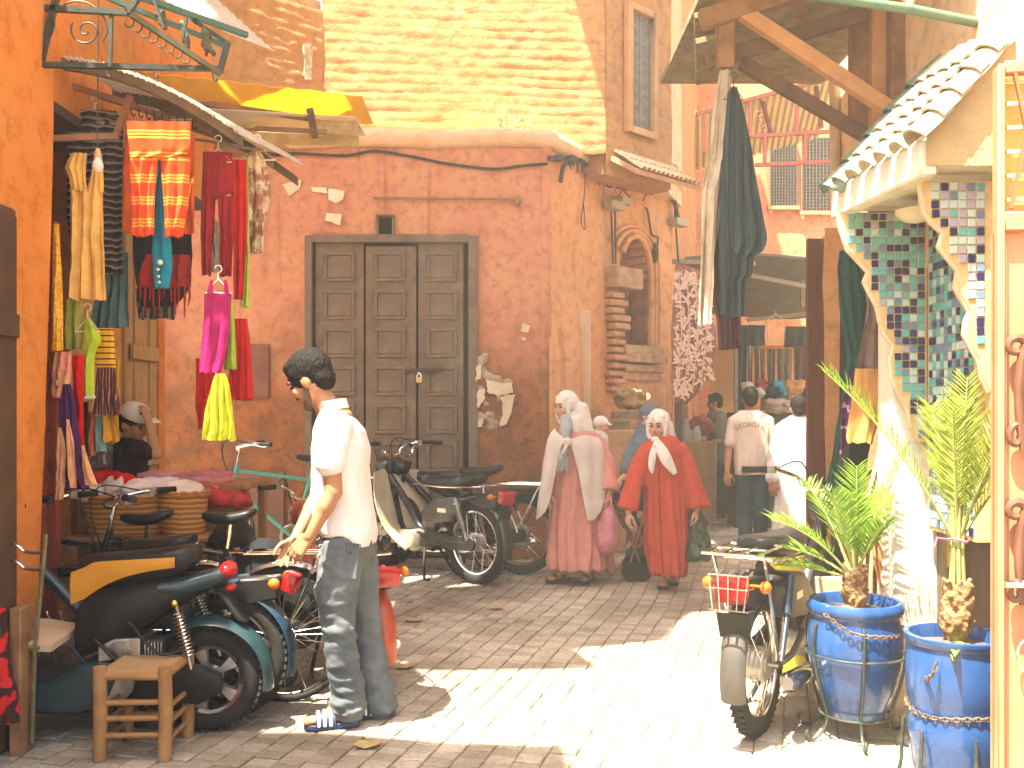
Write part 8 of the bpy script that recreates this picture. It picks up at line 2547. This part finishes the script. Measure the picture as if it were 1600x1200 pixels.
# ------------------------------------------------------------------ walkers in the alley
def walker(lab, foot, Y, head, hf, top_m, leg_m, torso, arms, legs, skin=SKIN, robe=False, shoes=True, vox=.012, hairm=HAIR):
 t = thing('person', lab, 'person', foot)
 hc = at(head[0], head[1], Y); hu = Vector((0, 0, 1))
 b = MB(); head_skin(b, hc, hf, hu, head[2] if len(head) > 2 else 1.0)
 b.capsule(hc - Vector((0, 0, .08)), .052, hc - Vector((0, -.01, .20)), .06)
 b.capsule(at(torso[2][0] + 0, torso[2][0] * 0 + torso[3][0], Y) if False else hc - Vector((0, 0, .25)), .09, hc - Vector((0, 0, .6)), .09)
 for ch, hd2 in arms:
  pts = [at(x, y, Y + dy) for x, y, dy in ch]
  b.chain([(pts[0], .045), (pts[1], .040), (pts[1].lerp(pts[2], .3), .04), (pts[2], .027)])
  hand_skin(b, pts[2], hd2, (0.4, 0.6, 0), side=1, curl=.5)
 for ch in legs:
  pts = [at(x, y, Y + dy) for x, y, dy in ch]
  b.chain([(hc - Vector((0, 0, .6)), .09), (pts[0], .07), (pts[1], .055), (pts[2], .038)])
  b.capsule(pts[-1], .038, Vector((pts[-1].x, pts[-1].y - .02, .045)), .036)
 b.capsule(at(*arms[0][0][0][:2], Y + arms[0][0][0][2]), .045, at(*arms[1][0][0][:2], Y + arms[1][0][0][2]), .045)
 body = b.remesh('body', skin, t, voxel=.009, smooth=2)
 face_parts(body, hc, hf, hu)
 hair_mesh(body, hc, hf, hu, 1.03, vox=.009, m=hairm)
 w = MB(); w.loft(robe_rings(torso, Y, .12))
 for ch, hd2 in arms:
  pts = [at(x, y, Y + dy) for x, y, dy in ch]
  if robe: w.chain([(pts[0], .078), (pts[1], .072), (pts[1].lerp(pts[2], .85), .066)])
  else: w.chain([(pts[0], .075), (pts[0].lerp(pts[1], .75), .068)])
 cx = at(sum(torso[0][1:3]) / 2, 0, Y).x
 nm = 'robe' if robe else 'shirt'
 sh = w.remesh(nm, top_m, t, voxel=vox, smooth=3, disp=robe_disp(cx, Y, 1.35, .2, .012 if robe else .004, 8, head[0], .008))
 if not robe:
  w = MB()
  for ch in legs:
   pts = [at(x, y, Y + dy) for x, y, dy in ch]
   w.chain([(pts[0], .105), (pts[1], .080), (pts[2] + Vector((0, 0, .03)), .075)])
  w.remesh('trousers', leg_m, t, voxel=.012, smooth=3, disp=wrinkle(.008, 8, 20, .5, head[0]))
 for ch in legs:
  p = at(ch[-1][0], ch[-1][1], Y + ch[-1][2])
  w = MB(); dd = Vector((hf[0], hf[1], 0)).normalized()
  w.capsule(Vector((p.x, p.y, .04)) - dd * .05, .040, Vector((p.x, p.y, .035)) + dd * .15, .034); w.remesh('shoe', mat('dark_shoe', (.03, .025, .022), (.05, .04, .03), scale=12, rough=.6), t, voxel=.010, smooth=1)
 return t, sh
TEE = cloth('white_tee_cotton', (0.74, 0.64, 0.54), .92, trans=.1)
DJ = cloth('dark_blue_jeans', (0.035, 0.075, 0.10), .7, trans=0)
tw_, shirt = walker('man in white tee with lettering on his back walking away up the alley', gnd(1176, 858), 10.0, (1172, 622, 1.0), (0.05, 1, 0), TEE, DJ,
     [(641, 1158, 1188, .07), (648, 1146, 1200, .10), (658, 1140, 1205, .13), (690, 1146, 1202, .13), (730, 1148, 1202, .13), (742, 1149, 1201, .13)],
     [(((1146, 660, 0), (1139, 702, 0), (1136, 738, -.06)), (0, -.1, -1)), (((1199, 660, 0), (1206, 702, .02), (1206, 735, .05)), (0, .1, -1))],
     [((1163, 748, 0), (1164, 800, .05), (1165, 850, 0)), ((1187, 748, 0), (1190, 800, -.03), (1188, 846, .12))])
# lettering on the back, set on an arc
wt = []
for k, chr_ in enumerate('GEORGIA'):
 cu = bpy.data.curves.new('letter', 'FONT'); cu.body = chr_; cu.size = .072; cu.align_x = 'CENTER'; cu.extrude = .001
 ob = bpy.data.objects.new('tmp_l', cu); COL.objects.link(ob); bpy.context.view_layer.update()
 lm = bpy.data.meshes.new_from_object(ob.evaluated_get(bpy.context.evaluated_depsgraph_get())); bpy.data.objects.remove(ob)
 a = (k - 3) * .20
 lo = link_mesh('letter', lm, mat('grey_print', (.22, .20, .18), rough=.9), shirt)
 lo.rotation_euler = (PI / 2, a * .55, 0)
 lo.location = at(1172 + (k - 3) * 6.6, 667 + abs(k - 3) ** 2 * .55, 9.838) - ORG[shirt.name]
 lo.location.y = 9.845 + .004 * abs(k - 3) ** 2 - ORG[shirt.name].y
WR = cloth('white_robe_cotton', (0.70, 0.68, 0.64), .94, trans=.08)
walker('man in long white robe walking away beside the shutter leaf', gnd(1236, 862), 9.7, (1247, 636, 1.0), (0.1, 1, 0), WR, WR,
 [(650, 1236, 1262, .07), (658, 1220, 1280, .11), (672, 1213, 1286, .14), (720, 1213, 1286, .15), (780, 1210, 1284, .17), (850, 1202, 1280, .2)],
 [(((1220, 672, 0), (1208, 715, 0), (1206, 752, -.05)), (0, -.1, -1)), (((1280, 672, 0), (1290, 715, 0), (1290, 750, 0)), (0, 0, -1))],
 [((1232, 760, 0), (1230, 820, 0), (1222, 858, .0)), ((1258, 760, 0), (1258, 820, 0), (1256, 856, .1))], robe=True)
walker('man in grey-green shirt standing at the counter in the alley', gnd(1128, 808), 13.0, (1117, 628, 1.0), (-.95, .2, -.1), cloth('grey_green_shirt', (.26, .25, .16), .8), cloth('dark_trousers', (.03, .035, .035), .7, trans=0),
 [(642, 1108, 1128, .08), (650, 1104, 1138, .16), (662, 1103, 1142, .19), (690, 1106, 1143, .18), (725, 1108, 1144, .18)],
 [(((1122, 656, -.18), (1124, 688, -.22), (1104, 694, -.3)), (-1, 0, 0)), (((1122, 656, .18), (1124, 688, .2), (1106, 692, .1)), (-1, 0, 0))],
 [((1122, 730, -.09), (1123, 770, -.09), (1124, 800, -.09)), ((1130, 730, .09), (1132, 770, .09), (1136, 800, .09))])
# ------------------------------------------------------------------ boy in the cap
BYY = 5.45
by = thing('person', 'boy in black tee and white peaked cap among the hanging clothes', 'person', Vector((at(208, 0, BYY).x, BYY, 0)))
hc = at(210, 660, BYY); hf, hu = Vector((0.86, -0.35, -0.38)), Vector((.25, -.1, 1))
b = MB(); head_skin(b, hc, hf, hu, .92); b.capsule(at(204, 678, BYY), .045, at(200, 695, BYY), .05); b.capsule(at(200, 705, BYY), .09, at(202, 800, BYY), .09)
el = at(244, 708, BYY - .12); wr_ = at(233, 664, BYY - .14)
b.chain([(at(212, 700, BYY - .12), .042), (el, .036), (wr_, .025)]); hand_skin(b, wr_, (-.3, .1, 1), (-.8, .3, 0), side=-1, curl=.6, s=.85)
b.chain([(at(196, 700, BYY + .1), .042), (at(205, 745, BYY + .08), .036), (at(226, 758, BYY - .02), .025)]); hand_skin(b, at(226, 758, BYY - .02), (.9, -.2, 0), (0, 0, -1), side=1, curl=.5, s=.85)
for q in (-.09, .09): b.chain([(at(203, 830, BYY + q), .06), (at(204, 920, BYY + q), .05), (Vector((hc.x, BYY + q, .08)), .035), (Vector((hc.x + .12, BYY + q, .03)), .03)])
body = b.remesh('body', SKIN, by, voxel=.008, smooth=2); face_parts(body, hc, hf, hu, .92); hair_mesh(body, hc, hf, hu, .93, vox=.008)
f_, u_, r_2 = frame_of(hf, hu); M = Matrix((r_2, f_, u_)).transposed()
w = MB(); w.ellipsoid(hc + u_ * .05 - f_ * .008, (.080, .095, .068), 20, 14, M); cp = w.remesh('cap', mat('grey_white_cap', (.62, .58, .50), (.7, .66, .58), scale=20, rough=.9), body, voxel=.008, smooth=3)
P = []
for i in range(7):
 t = i / 6
 P.append([hc + u_ * (.058 + .012 * t - .02 * (s * s) * t) + f_ * (.075 + .085 * t * (1 - .35 * s * s)) + r_2 * (.07 * s * (1 - .1 * t)) for s in [-1 + 2 * k / 8 for k in range(9)]])
w = MB(); w.sheet(P, .006); w.build('cap_peak', mat('grey_white_cap', (.62, .58, .50)), cp)
w = MB(); w.loft(robe_rings([(682, 194, 214, .06), (690, 184, 220, .13), (702, 180, 226, .16), (740, 182, 226, .15), (800, 184, 226, .15)], BYY, .14)); w.chain([(at(214, 702, BYY - .13), .062), (at(228, 706, BYY - .13), .055)]); w.chain([(at(194, 702, BYY + .12), .062), (at(198, 725, BYY + .1), .055)])
w.remesh('tee', cloth('black_tee', (.018, .014, .013), .7, trans=0), by, voxel=.011, smooth=3, disp=wrinkle(.007, 10, 24))
w = MB()
for q in (-.09, .09): w.chain([(at(203, 805, BYY + q * .9), .09), (at(204, 900, BYY + q), .07), (Vector((hc.x, BYY + q, .13)), .06)])
w.remesh('trousers', DJ, by, voxel=.013, smooth=3)
# ------------------------------------------------------------------ crouching mechanic
CY = 4.98
cr = thing('person', 'dark haired person in black crouching between the parked bikes', 'person', Vector((at(420, 0, CY).x, CY, 0)))
hc = at(366, 852, CY); hf, hu = Vector((-.75, -.15, -.62)), Vector((-.62, 0, .78))
b = MB(); head_skin(b, hc, hf, hu, 1.0); b.capsule(at(378, 862, CY), .05, at(398, 872, CY), .055); b.capsule(at(405, 880, CY), .1, at(455, 930, CY), .11)
for q in (-1, 1):
 e = at(385, 945, CY + q * .24); h_ = at(350, 985, CY + q * .12)
 b.chain([(at(405, 885, CY + q * .18), .05), (e, .04), (h_, .027)]); hand_skin(b, h_, (-.8, 0, -.5), (0, -q * 1.0, -.2), side=q, curl=.8)
 k_ = at(400, 985, CY + q * .16); b.chain([(at(460, 985, CY + q * .1), .08), (k_, .065), (at(445, 1050, CY + q * .14), .045)])
 b.capsule(Vector((at(445, 0, CY).x, CY + q * .14, .05)), .04, Vector((at(400, 0, CY).x, CY + q * .16, .035)), .032)
 b.capsule(at(445, 1050, CY + q * .14), .045, Vector((at(445, 0, CY).x, CY + q * .14, .06)), .04)
body = b.remesh('body', SKIN, cr, voxel=.009, smooth=2); face_parts(body, hc, hf, hu); hair_mesh(body, hc, hf, hu, 1.08, bulk=1.06)
w = MB(); w.chain([(at(394, 874, CY), .085), (at(412, 884, CY), .15), (at(440, 905, CY), .16), (at(466, 950, CY), .15)])
for q in (-1, 1): w.chain([(at(405, 882, CY + q * .16), .085), (at(392, 925, CY + q * .22), .07)])
w.remesh('sweater', cloth('black_sweater', (.014, .016, .018), .7, trans=0), cr, voxel=.012, smooth=4, disp=wrinkle(.010, 9, 22, .8))
w = MB()
for q in (-1, 1): w.chain([(at(460, 980, CY + q * .09), .125), (at(402, 985, CY + q * .16), .085), (at(445, 1055, CY + q * .14), .065)])
w.remesh('trousers', cloth('dark_trousers', (.03, .035, .035)), cr, voxel=.013, smooth=3)
# ================================================================== STALL, STOOLS AND SMALL THINGS
WICK = stripes('wicker', 'Z', 38, [(0, (0.30, 0.13, 0.035)), (0.35, (0.50, 0.25, 0.07)), (0.8, (0.18, 0.075, 0.02))], bump=0.6, wob=0.03, trans=0)
rm = random.Random(31)
def heap(nm, lab, cat, px, py, Y, rx, ry, rz, m, n=9, vox=.011, wr=.018, group=None):
 c = at(px, py, Y); w = MB()
 for k in range(n):
  o = Vector((rm.uniform(-1, 1) * rx * .75, rm.uniform(-1, 1) * ry * .75, rm.uniform(-.3, .5) * rz))
  w.ellipsoid(c + o, (rx * rm.uniform(.4, .7), ry * rm.uniform(.4, .7), rz * rm.uniform(.35, .55)), 10, 7, Matrix.Rotation(rm.uniform(0, 3), 3, 'Z'))
 w.ellipsoid(c - Vector((0, 0, rz * .3)), (rx * .85, ry * .85, rz * .5))
 return tag(w.remesh(nm, m, None, voxel=vox, smooth=2, disp=lambda q, k: wr * (.9 - 3.2 * abs(nz(q, 8, px)) + .5 * (.5 - 2 * abs(nz(q, 19, px + 3))))), lab, cat, group)
def folded(nm, lab, px, py, Y, w_, d_, layers, yaw=0.0, group='folded cloth on the stall table'):
 """a pile of folded cloth: each layer a soft bent slab"""
 c = at(px, py, Y); t = thing(nm, lab, 'folded cloth', c, group=group)
 R = Matrix.Rotation(yaw, 3, 'Z'); z = 0
 for k, m in enumerate(layers):
  h = .022; P = []
  for i in range(7):
   P.append([c + R @ Vector(((i / 6 - .5) * w_ * (1 - .04 * k), (j / 5 - .5) * d_, z + .006 * nz((i * .7, j * .7, k + px)) - .012 * (abs(i / 6 - .5) * 2) ** 3)) for j in range(6)])
  w = MB(); w.sheet(P, -h if True else h); w.build('folded_layer', m, t, smooth=1.2, bevel=0.0); z += h * .95
 return t
def basket(lab, px, py, Y, rx, ry, h):
 c = at(px, py, Y); t = thing('wicker_basket', lab, 'basket', c, group='wicker baskets of the stall'); P = []
 for (f, z) in ((.0, 0), (.86, 0), (.93, .3), (1.0, .8), (1.03, 1), (.98, 1.0), (.93, .8), (.8, .06), (.0, .05)):
  P.append([c + Vector((rx * f * math.cos(a), ry * f * math.sin(a), h * z + (.006 * math.sin(10 * a) if z > .2 else 0))) for a in [2 * PI * k / 30 for k in range(31)]])
 w = MB(); w.grid(P); w.build('basket_body', WICK, t)
 w = MB(); w.tube([c + Vector((rx * 1.02 * math.cos(a), ry * 1.02 * math.sin(a), h + .006 * math.sin(14 * a))) for a in [2 * PI * k / 40 for k in range(40)]], .014, 7, closed=True); w.build('rim', WICK, t)
 return t
PK1, PK2, PK3 = cloth('rose_pink', (.70, .24, .28)), cloth('candy_pink', (.76, .38, .36)), cloth('coral', (.72, .20, .10))
WHT, RDB = cloth('blush_white', (.74, .60, .52), .9), mat('red_print_bundle', (.48, .03, .02), (.30, .02, .02), scale=22, rough=.9, c3=(.6, .2, .05), hi=.6)
# table
tb_ = thing('stall_table', 'low wooden stall table heaped with folded cloth', 'table', Vector((-1.72, 5.55, 0)))
w = MB(); w.box((-2.0, 5.36, 1.0), (-1.47, 5.84, 1.03)); w.build('table_top', WOOD, tb_, bevel=.004)
for x in (-1.98, -1.53):
 for y in (5.38, 5.78):
  w = MB(); w.box((x, y, 0), (x + .045, y + .045, 1.0)); w.build('leg', WOOD, tb_, bevel=.004)
bn = thing('stall_bench', 'low bench carrying the wicker baskets', 'bench', Vector((-1.95, 5.14, 0)))
w = MB(); w.box((-2.34, 5.0, .755), (-1.58, 5.27, .78)); w.build('bench_top', WOOD, bn, bevel=.004)
for x in (-2.32, -1.64):
 for y in (5.01, 5.22):
  w = MB(); w.box((x, y, 0), (x + .04, y + .04, .755)); w.build('leg', WOOD, bn, bevel=.004)
w = MB(); w.box((-2.40, 5.285, 0), (-2.16, 5.345, 1.07)); tag(w.build('goods_box', WOODH, None, bevel=.006), 'narrow upright board box under the film wrapped bundle', 'box')
w = MB(); w.box((-1.70, 5.275, 0), (-1.48, 5.355, .96)); tag(w.build('goods_box', WOODH, None, bevel=.006), 'narrow upright board box under the red patterned bundle', 'box')
folded('folded_cloth', 'pile of rose pink cloth wrapped in clear film in front of the boy', 240, 748, 5.5, .28, .24, [PK2, PK1, PK2], .2)
folded('folded_cloth', 'pile of coral and pink folded cloth at the right end of the table', 318, 754, 5.5, .30, .26, [cloth('grey_check2', (.5, .45, .4)), PK3, PK2, PK1], -.1)
folded('folded_cloth', 'dark navy folded cloth at the back of the table', 300, 746, 5.72, .34, .18, [cloth('navy_fold', (.02, .025, .04)), cloth('navy_fold', (.02, .025, .04))], 0)
basket('wicker basket in front of the table holding the blush white heap', 196, 834, 5.13, .22, .13, .2)
basket('smaller wicker basket under the coral pile', 286, 834, 5.13, .13, .12, .22)
heap('cloth_heap', 'crumpled blush white cloth heaped in the wicker basket', 'cloth', 200, 770, 5.13, .2, .12, .09, WHT)
heap('cloth_heap', 'crumpled red patterned bundle at the table corner', 'cloth', 350, 778, 5.32, .15, .1, .07, RDB)
heap('cloth_heap', 'crumpled bright red cloth near the purple robe', 'cloth', 182, 752, 5.18, .12, .1, .06, cloth('bright_red_cotton', (.62, .012, .01)))
heap('cloth_heap', 'small lime green scarf crumpled beside the red cloth', 'cloth', 158, 758, 5.12, .05, .05, .045, cloth('lime_cotton', (.46, .58, .06)), n=8, vox=.009, wr=.01)
heap('film_bundle', 'clear film wrapped bundle beside the boy', 'bundle', 158, 726, 5.3, .07, .06, .12, mat('grey_film', (.05, .045, .04), (.16, .14, .12), scale=14, rough=.15, spec=.8), wr=.012)
heap('cloth_heap', 'pale pink cloth spilling below the red bundle', 'cloth', 290, 770, 5.13, .11, .1, .07, WHT)
# wooden stool
so = thing('wooden_stool', 'rough wooden stool with woven seat and ladder rungs, front left', 'stool', gnd(208, 1180))
X0, X1, Y0_, Y1_ = gnd(155, 1188).x, gnd(257, 1188).x, 3.96, 4.24
STW = mat('stool_wood', (.24, .12, .04), (.36, .20, .075), scale=9, rough=.75, bump=.4, bscale=40, c3=(.5, .36, .2), hi=.68)
for x in (X0, X1):
 for y in (Y0_, Y1_):
  w = MB(); w.tube([(x, y, 0), (x + .004, y, .2), (x, y, .385)], [.027, .029, .027], 12); w.build('leg', STW, so)
for z in (.10, .17, .235):
 for y in (Y0_, Y1_):
  w = MB(); w.tube([(X0, y, z), (X1, y, z + .004)], .012, 8); w.build('rung', STW, so)
 for x in (X0, X1):
  w = MB(); w.tube([(x, Y0_, z - .03), (x, Y1_, z - .03)], .012, 8); w.build('rung', STW, so)
for a, b in (((X0, Y0_), (X1, Y0_)), ((X0, Y1_), (X1, Y1_)), ((X0, Y0_), (X0, Y1_)), ((X1, Y0_), (X1, Y1_))):
 w = MB(); w.tube([(a[0], a[1], .345), (b[0], b[1], .345)], .017, 8); w.build('seat_rail', STW, so)
w = MB()
for k in range(26):
 y = Y0_ + .012 + (Y1_ - Y0_ - .024) * k / 25; s = -.004 + .004 * (k % 2)
 w.tube([(X0, y, .362), ((X0 + X1) / 2, y, .352 + s), (X1, y, .362)], .0065, 6)
tag(w.build('woven_seat', mat('rush_seat', (.30, .17, .07), (.42, .27, .12), scale=20, rough=.9, stretch=(3, 3, 1)), so), kind='stuff')
# wire chair with cardboard and a red printed cloth at the left edge
wc = thing('wire_chair', 'thin metal chair frame with a cardboard pad on its seat, far left', 'chair', gnd(40, 1165))
q = lambda x, y: at(x, y, 4.05)
for a, b in (((50, 1160), (55, 1010)), ((5, 1150), (10, 1010)), ((55, 1010), (72, 835)), ((8, 1012), (62, 1012)), ((-30, 1010), (8, 1012))):
 w = MB(); w.tube([q(*a), q(*b)], .009, 7); w.build('frame_tube', mat('dull_olive_tube', (.12, .11, .05), (.2, .18, .1), scale=12, rough=.5, metal=.4), wc)
for y0 in (852, 878):
 w = MB(); w.tube(smoothpath([q(-30, y0), q(20, y0 - 2), q(40, y0 + 10), q(66, y0 + 12)], 5), .008, 7); w.build('back_tube', CHROME, wc)
w = MB(); w.sheet([[q(-20 + 100 * u, 1004 - 10 * v) + Vector((0, .3 * v, .012 * math.sin(5 * u))) for u in (0, .25, .5, .75, 1)] for v in (0, 1)], .03); w.build('cardboard_pad', mat('cardboard', (.46, .33, .2), (.54, .4, .26), scale=6, rough=.9), wc)
garment('printed_skirt_cloth', 'red cloth with dark scroll print at the lower left edge', 'cloth', [(950, -40, 8), (1000, -42, 14), (1080, -42, 24), (1130, -40, 28)], 3.95, mat('red_scroll_print', (.50, .012, .012), (.035, .01, .01), scale=13, rough=.9, lo=.50, hi=.515, detail=1), group=None, nf=2, yaw=0)
w = MB(); w.box((-2.09, 3.985, 0), (-2.04, 4.11, .62)); tag(w.build('narrow_box', WOODH, None, bevel=.006), 'narrow wooden box behind the red printed cloth at the left edge', 'box')
# beside the moped on the right
yc = thing('plastic_container', 'yellow plastic container behind the moped seat', 'container', at(1238, 905, 5.2))
w = MB(); a, b = at(1214, 925, 5.2), at(1262, 858, 5.2); w.box((a.x, 5.2, 0.0), (b.x, 5.42, b.z)); w.build('container_body', mat('yellow_plastic', (.62, .54, .06), (.7, .6, .1), scale=5, rough=.4, trans=.2), yc, bevel=.03, bsegs=3)
w = MB(); w.tube(smoothpath([(a.x + .04, 5.3, b.z - .005), (a.x + .05, 5.3, b.z + .04), (b.x - .05, 5.3, b.z + .04), (b.x - .04, 5.3, b.z - .005)], 4), .012, 7); w.build('handle', mat('yellow_plastic', (.62, .54, .06)), yc)
w = MB(); w.box((1.50, 4.72, 0), (1.78, 4.76, .62)); tag(w.build('leaning_board', mat('tan_board', (.58, .40, .2), (.66, .48, .26), scale=5, rough=.8), None, bevel=.004), 'tan board standing behind the urn shaped pot', 'board')
# goods by the niche
w = MB(); a, b = at(945, 700, 9.75), at(1000, 672, 9.75); w.box((a.x, 9.75, 0), (b.x + .1, 10.1, b.z)); tag(w.build('stone_counter', mat('counter_tan', (.50, .32, .16), (.40, .25, .12), scale=6, rough=.85), None, bevel=.012), 'low tan counter in front of the niche', 'counter')
for x0, x1, y0, y1, lab in ((950, 985, 672, 656, 'lower wooden crate on the tan counter'), (958, 1000, 655, 642, 'upper wooden crate on the tan counter')):
 t = thing('wooden_crate', lab, 'crate', at(x0, y0, 9.8), group='crates by the niche'); p, r = at(x0, y0, 9.8), at(x1, y1, 9.8)
 for k in range(3):
  z = p.z + (r.z - p.z) * k / 3; w = MB(); w.box((p.x, 9.8, z), (r.x, 9.83, z + (r.z - p.z) * .28)); w.build('slat', PLANK, t)
 w = MB(); w.box((p.x + .01, 9.832, p.z), (r.x - .01, 10.05, r.z - .01)); w.build('crate_body', WOODH, t)
heap('sack', 'crumpled tan sack lying on the crates below the niche', 'sack', 985, 622, 9.95, .17, .14, .13, cloth('sacking', (.42, .27, .13)), wr=.03)
w = MB(); a, b = at(905, 485, 9.9), at(932, 485, 9.9); w.box((a.x, 9.88, 0), (b.x - .06, 9.92, a.z)); tag(w.build('pale_board', mat('pale_board_paint', (.66, .50, .30), (.58, .42, .24), scale=5, rough=.8), None, bevel=.004), 'tall pale board standing against the side wall behind the woman in pink', 'board')
# ------------------------------------------------------------------ far end of the alley
ct = thing('shop_counter', 'tan market counter with jars beside the man in the grey-green shirt', 'counter', at(1085, 800, 12.6))
a, b = at(1062, 690, 12.6), at(1120, 690, 12.6); w = MB(); w.box((a.x, 12.6, 0), (b.x, 13.0, a.z)); w.build('counter_body', mat('counter_tan', (.5, .32, .16)), ct, bevel=.01)
a, b = at(1112, 545, 14.6), at(1156, 545, 14.6); w = MB(); w.box((a.x, 14.6, 0), (b.x, 14.64, a.z)); tag(w.build('tan_upright_board', mat('bright_tan', (.72, .42, .18), (.66, .38, .16), scale=3, rough=.8), None), 'plain tan upright panel behind the man in the grey-green shirt', 'board')
for x, lab in ((1072, 'pale jar at the left of the counter'), (1086, 'pale jar in the middle of the counter')):
 c = at(x, 690, 12.7); w = MB(); w.lathe([(.001, 0), (.08, 0), (.085, .06), (.08, .2), (.05, .26), (.05, .3), (.001, .3)], 16, c); tag(w.build('jar', mat('cloudy_jar', (.45, .42, .3), (.5, .5, .4), scale=9, rough=.25), None), lab, 'jar', 'jars on the alley counter')
heap('red_bundle', 'red brown bundle on the counter in front of the grey-green shirt', 'bundle', 1097, 664, 12.75, .15, .12, .16, mat('red_net', (.42, .10, .06), (.3, .08, .05), scale=25, rough=.8), wr=.02)
mc = thing('market_canopy', 'dark sheet canopy on poles over the far shops', 'canopy', (3.6, 13, 0))
w = MB(); w.sheet([[Vector((2.1 + 3.2 * u, 11.6 + 3.4 * v, 3.30 - .35 * v + .05 * math.sin(7 * u))) for u in [k / 14 for k in range(15)]] for v in (0, .5, 1)], .03); w.build('canopy_sheet', mat('dark_tarpaulin', (.10, .105, .085), (.15, .14, .11), scale=4, rough=.9), mc)
for a, b, y in (((1118, 420), (1262, 448), 11.8), ((1168, 500), (1262, 490), 13), ((1254, 430), (1254, 480), 12.5), ((1150, 440), (1150, 700), 13.4), ((1040, 408), (1180, 412), 11.4)):
 w = MB(); w.beam(at(*a, y), at(*b, y), .05, .05); w.build('canopy_pole', mat('pale_pole', (.3, .26, .18), (.22, .18, .12), scale=8, rough=.8), mc)
for k, (x0, x1, y0, y1, c) in enumerate(((1150, 1168, 510, 640, (.05, .08, .07)), (1168, 1176, 540, 620, (.5, .45, .36)), (1178, 1186, 540, 620, (.16, .2, .17)), (1188, 1196, 545, 640, (.34, .32, .25)), (1198, 1212, 545, 650, (.2, .17, .12)), (1214, 1238, 545, 640, (.24, .19, .13)), (1240, 1262, 540, 660, (.16, .09, .09)), (1150, 1196, 508, 540, (.07, .10, .09)), (1226, 1262, 510, 542, (.09, .10, .09)))):
 garment('hung_textile', ('dark green', 'cream', 'green grey', 'pale grey', 'brown', 'tan', 'plum', 'wide dark green', 'wide grey')[k] + ' textile hung in the far shop', 'textile', [(y0, x0, x1), ((y0 + y1) / 2, x0 + 1, x1 - 1), (y1, x0, x1)], 14.0 + .05 * k, cloth('far_%d' % k, c), group='textiles in the far shop', nf=2, amp=.03, yaw=0)
w = MB(); c = at(1212, 492, 12.2)
w.tube([c + Vector((0, 0, .02)), c + Vector((-.12, 0, -.08)), c + Vector((-.09, 0, -.36)), c + Vector((.09, 0, -.36)), c + Vector((.13, 0, -.09))], .008, 6, closed=True); w.tube([c, c + Vector((0, 0, .06))], .006, 5)
tag(w.build('wire_form', mat('tan_wire', (.5, .36, .2), rough=.6), None), 'tan wire shirt form hanging in the alley', 'hanger')
for k, (x, y, rx, c, nm) in enumerate(((1192, 606, .12, (.35, .05, .06), 'dark red'), (1206, 612, .12, (.02, .03, .04), 'black'), (1222, 606, .09, (.05, .35, .45), 'turquoise'), (1240, 604, .12, (.55, .28, .1), 'orange'), (1176, 612, .12, (.55, .5, .42), 'cream'), (1212, 634, .2, (.52, .40, .32), 'wide pale'))):
 heap('goods_bundle', nm + ' bundle in the heap of goods between the walking men', 'bundle', x, y, 12.0 - .04 * k, rx, .1, .13, cloth('goods_%d' % k, c), n=7, vox=.02, wr=.02, group='heap of goods in the alley')
w = MB(); w.box((2.75, 11.8, 0), (3.75, 12.3, 1.42)); tag(w.build('goods_stand', mat('dark_stand', (.05, .045, .04), (.08, .07, .05), scale=4, rough=.8), None, bevel=.01), 'dark stand carrying the heap of goods', 'stand')
# leaves and scraps on the paving; the last stands in for a sun spot
for (x, y), lab in (((645, 972), 'dry leaf scrap on the paving beyond the jeans'), ((773, 952), 'dry leaf scrap in the middle of the lane'), ((632, 1044), 'dark scrap on the paving right of the jeans'), ((572, 1168), 'pale scrap added in place of a sun spot below the sandals')):
 c = gnd(x, y); P = [[c + Vector((.05 * (u - 1) + .008 * v, .035 * (v - 1), .008 + .012 * abs(u - 1) + .006 * rm.random())) for u in range(3)] for v in range(3)]
 w = MB(); w.sheet(P, .002); tag(w.build('dry_leaf', mat('dry_leaf_brown', (.42, .30, .12), (.3, .2, .08), scale=20, rough=.9), None), lab, 'leaf', 'scraps on the paving')
# ------------------------------------------------------------------ dusty air
hz = bpy.data.materials.new('dusty_air')
hz.use_nodes = True
hz.node_tree.nodes.clear()
ho = hz.node_tree.nodes.new('ShaderNodeOutputMaterial')
hv = hz.node_tree.nodes.new('ShaderNodeVolumePrincipled')
hv.inputs['Color'].default_value = (1.0, 0.93, 0.80, 1)
hv.inputs['Density'].default_value = 0.007
hv.inputs['Anisotropy'].default_value = 0.2
hz.node_tree.links.new(hv.outputs[0], ho.inputs['Volume'])
w = MB(); w.box((-70, -70, -1.05), (70, 100, 10.2))
tag(w.build('haze', hz, None, smooth=None), kind='stuff')
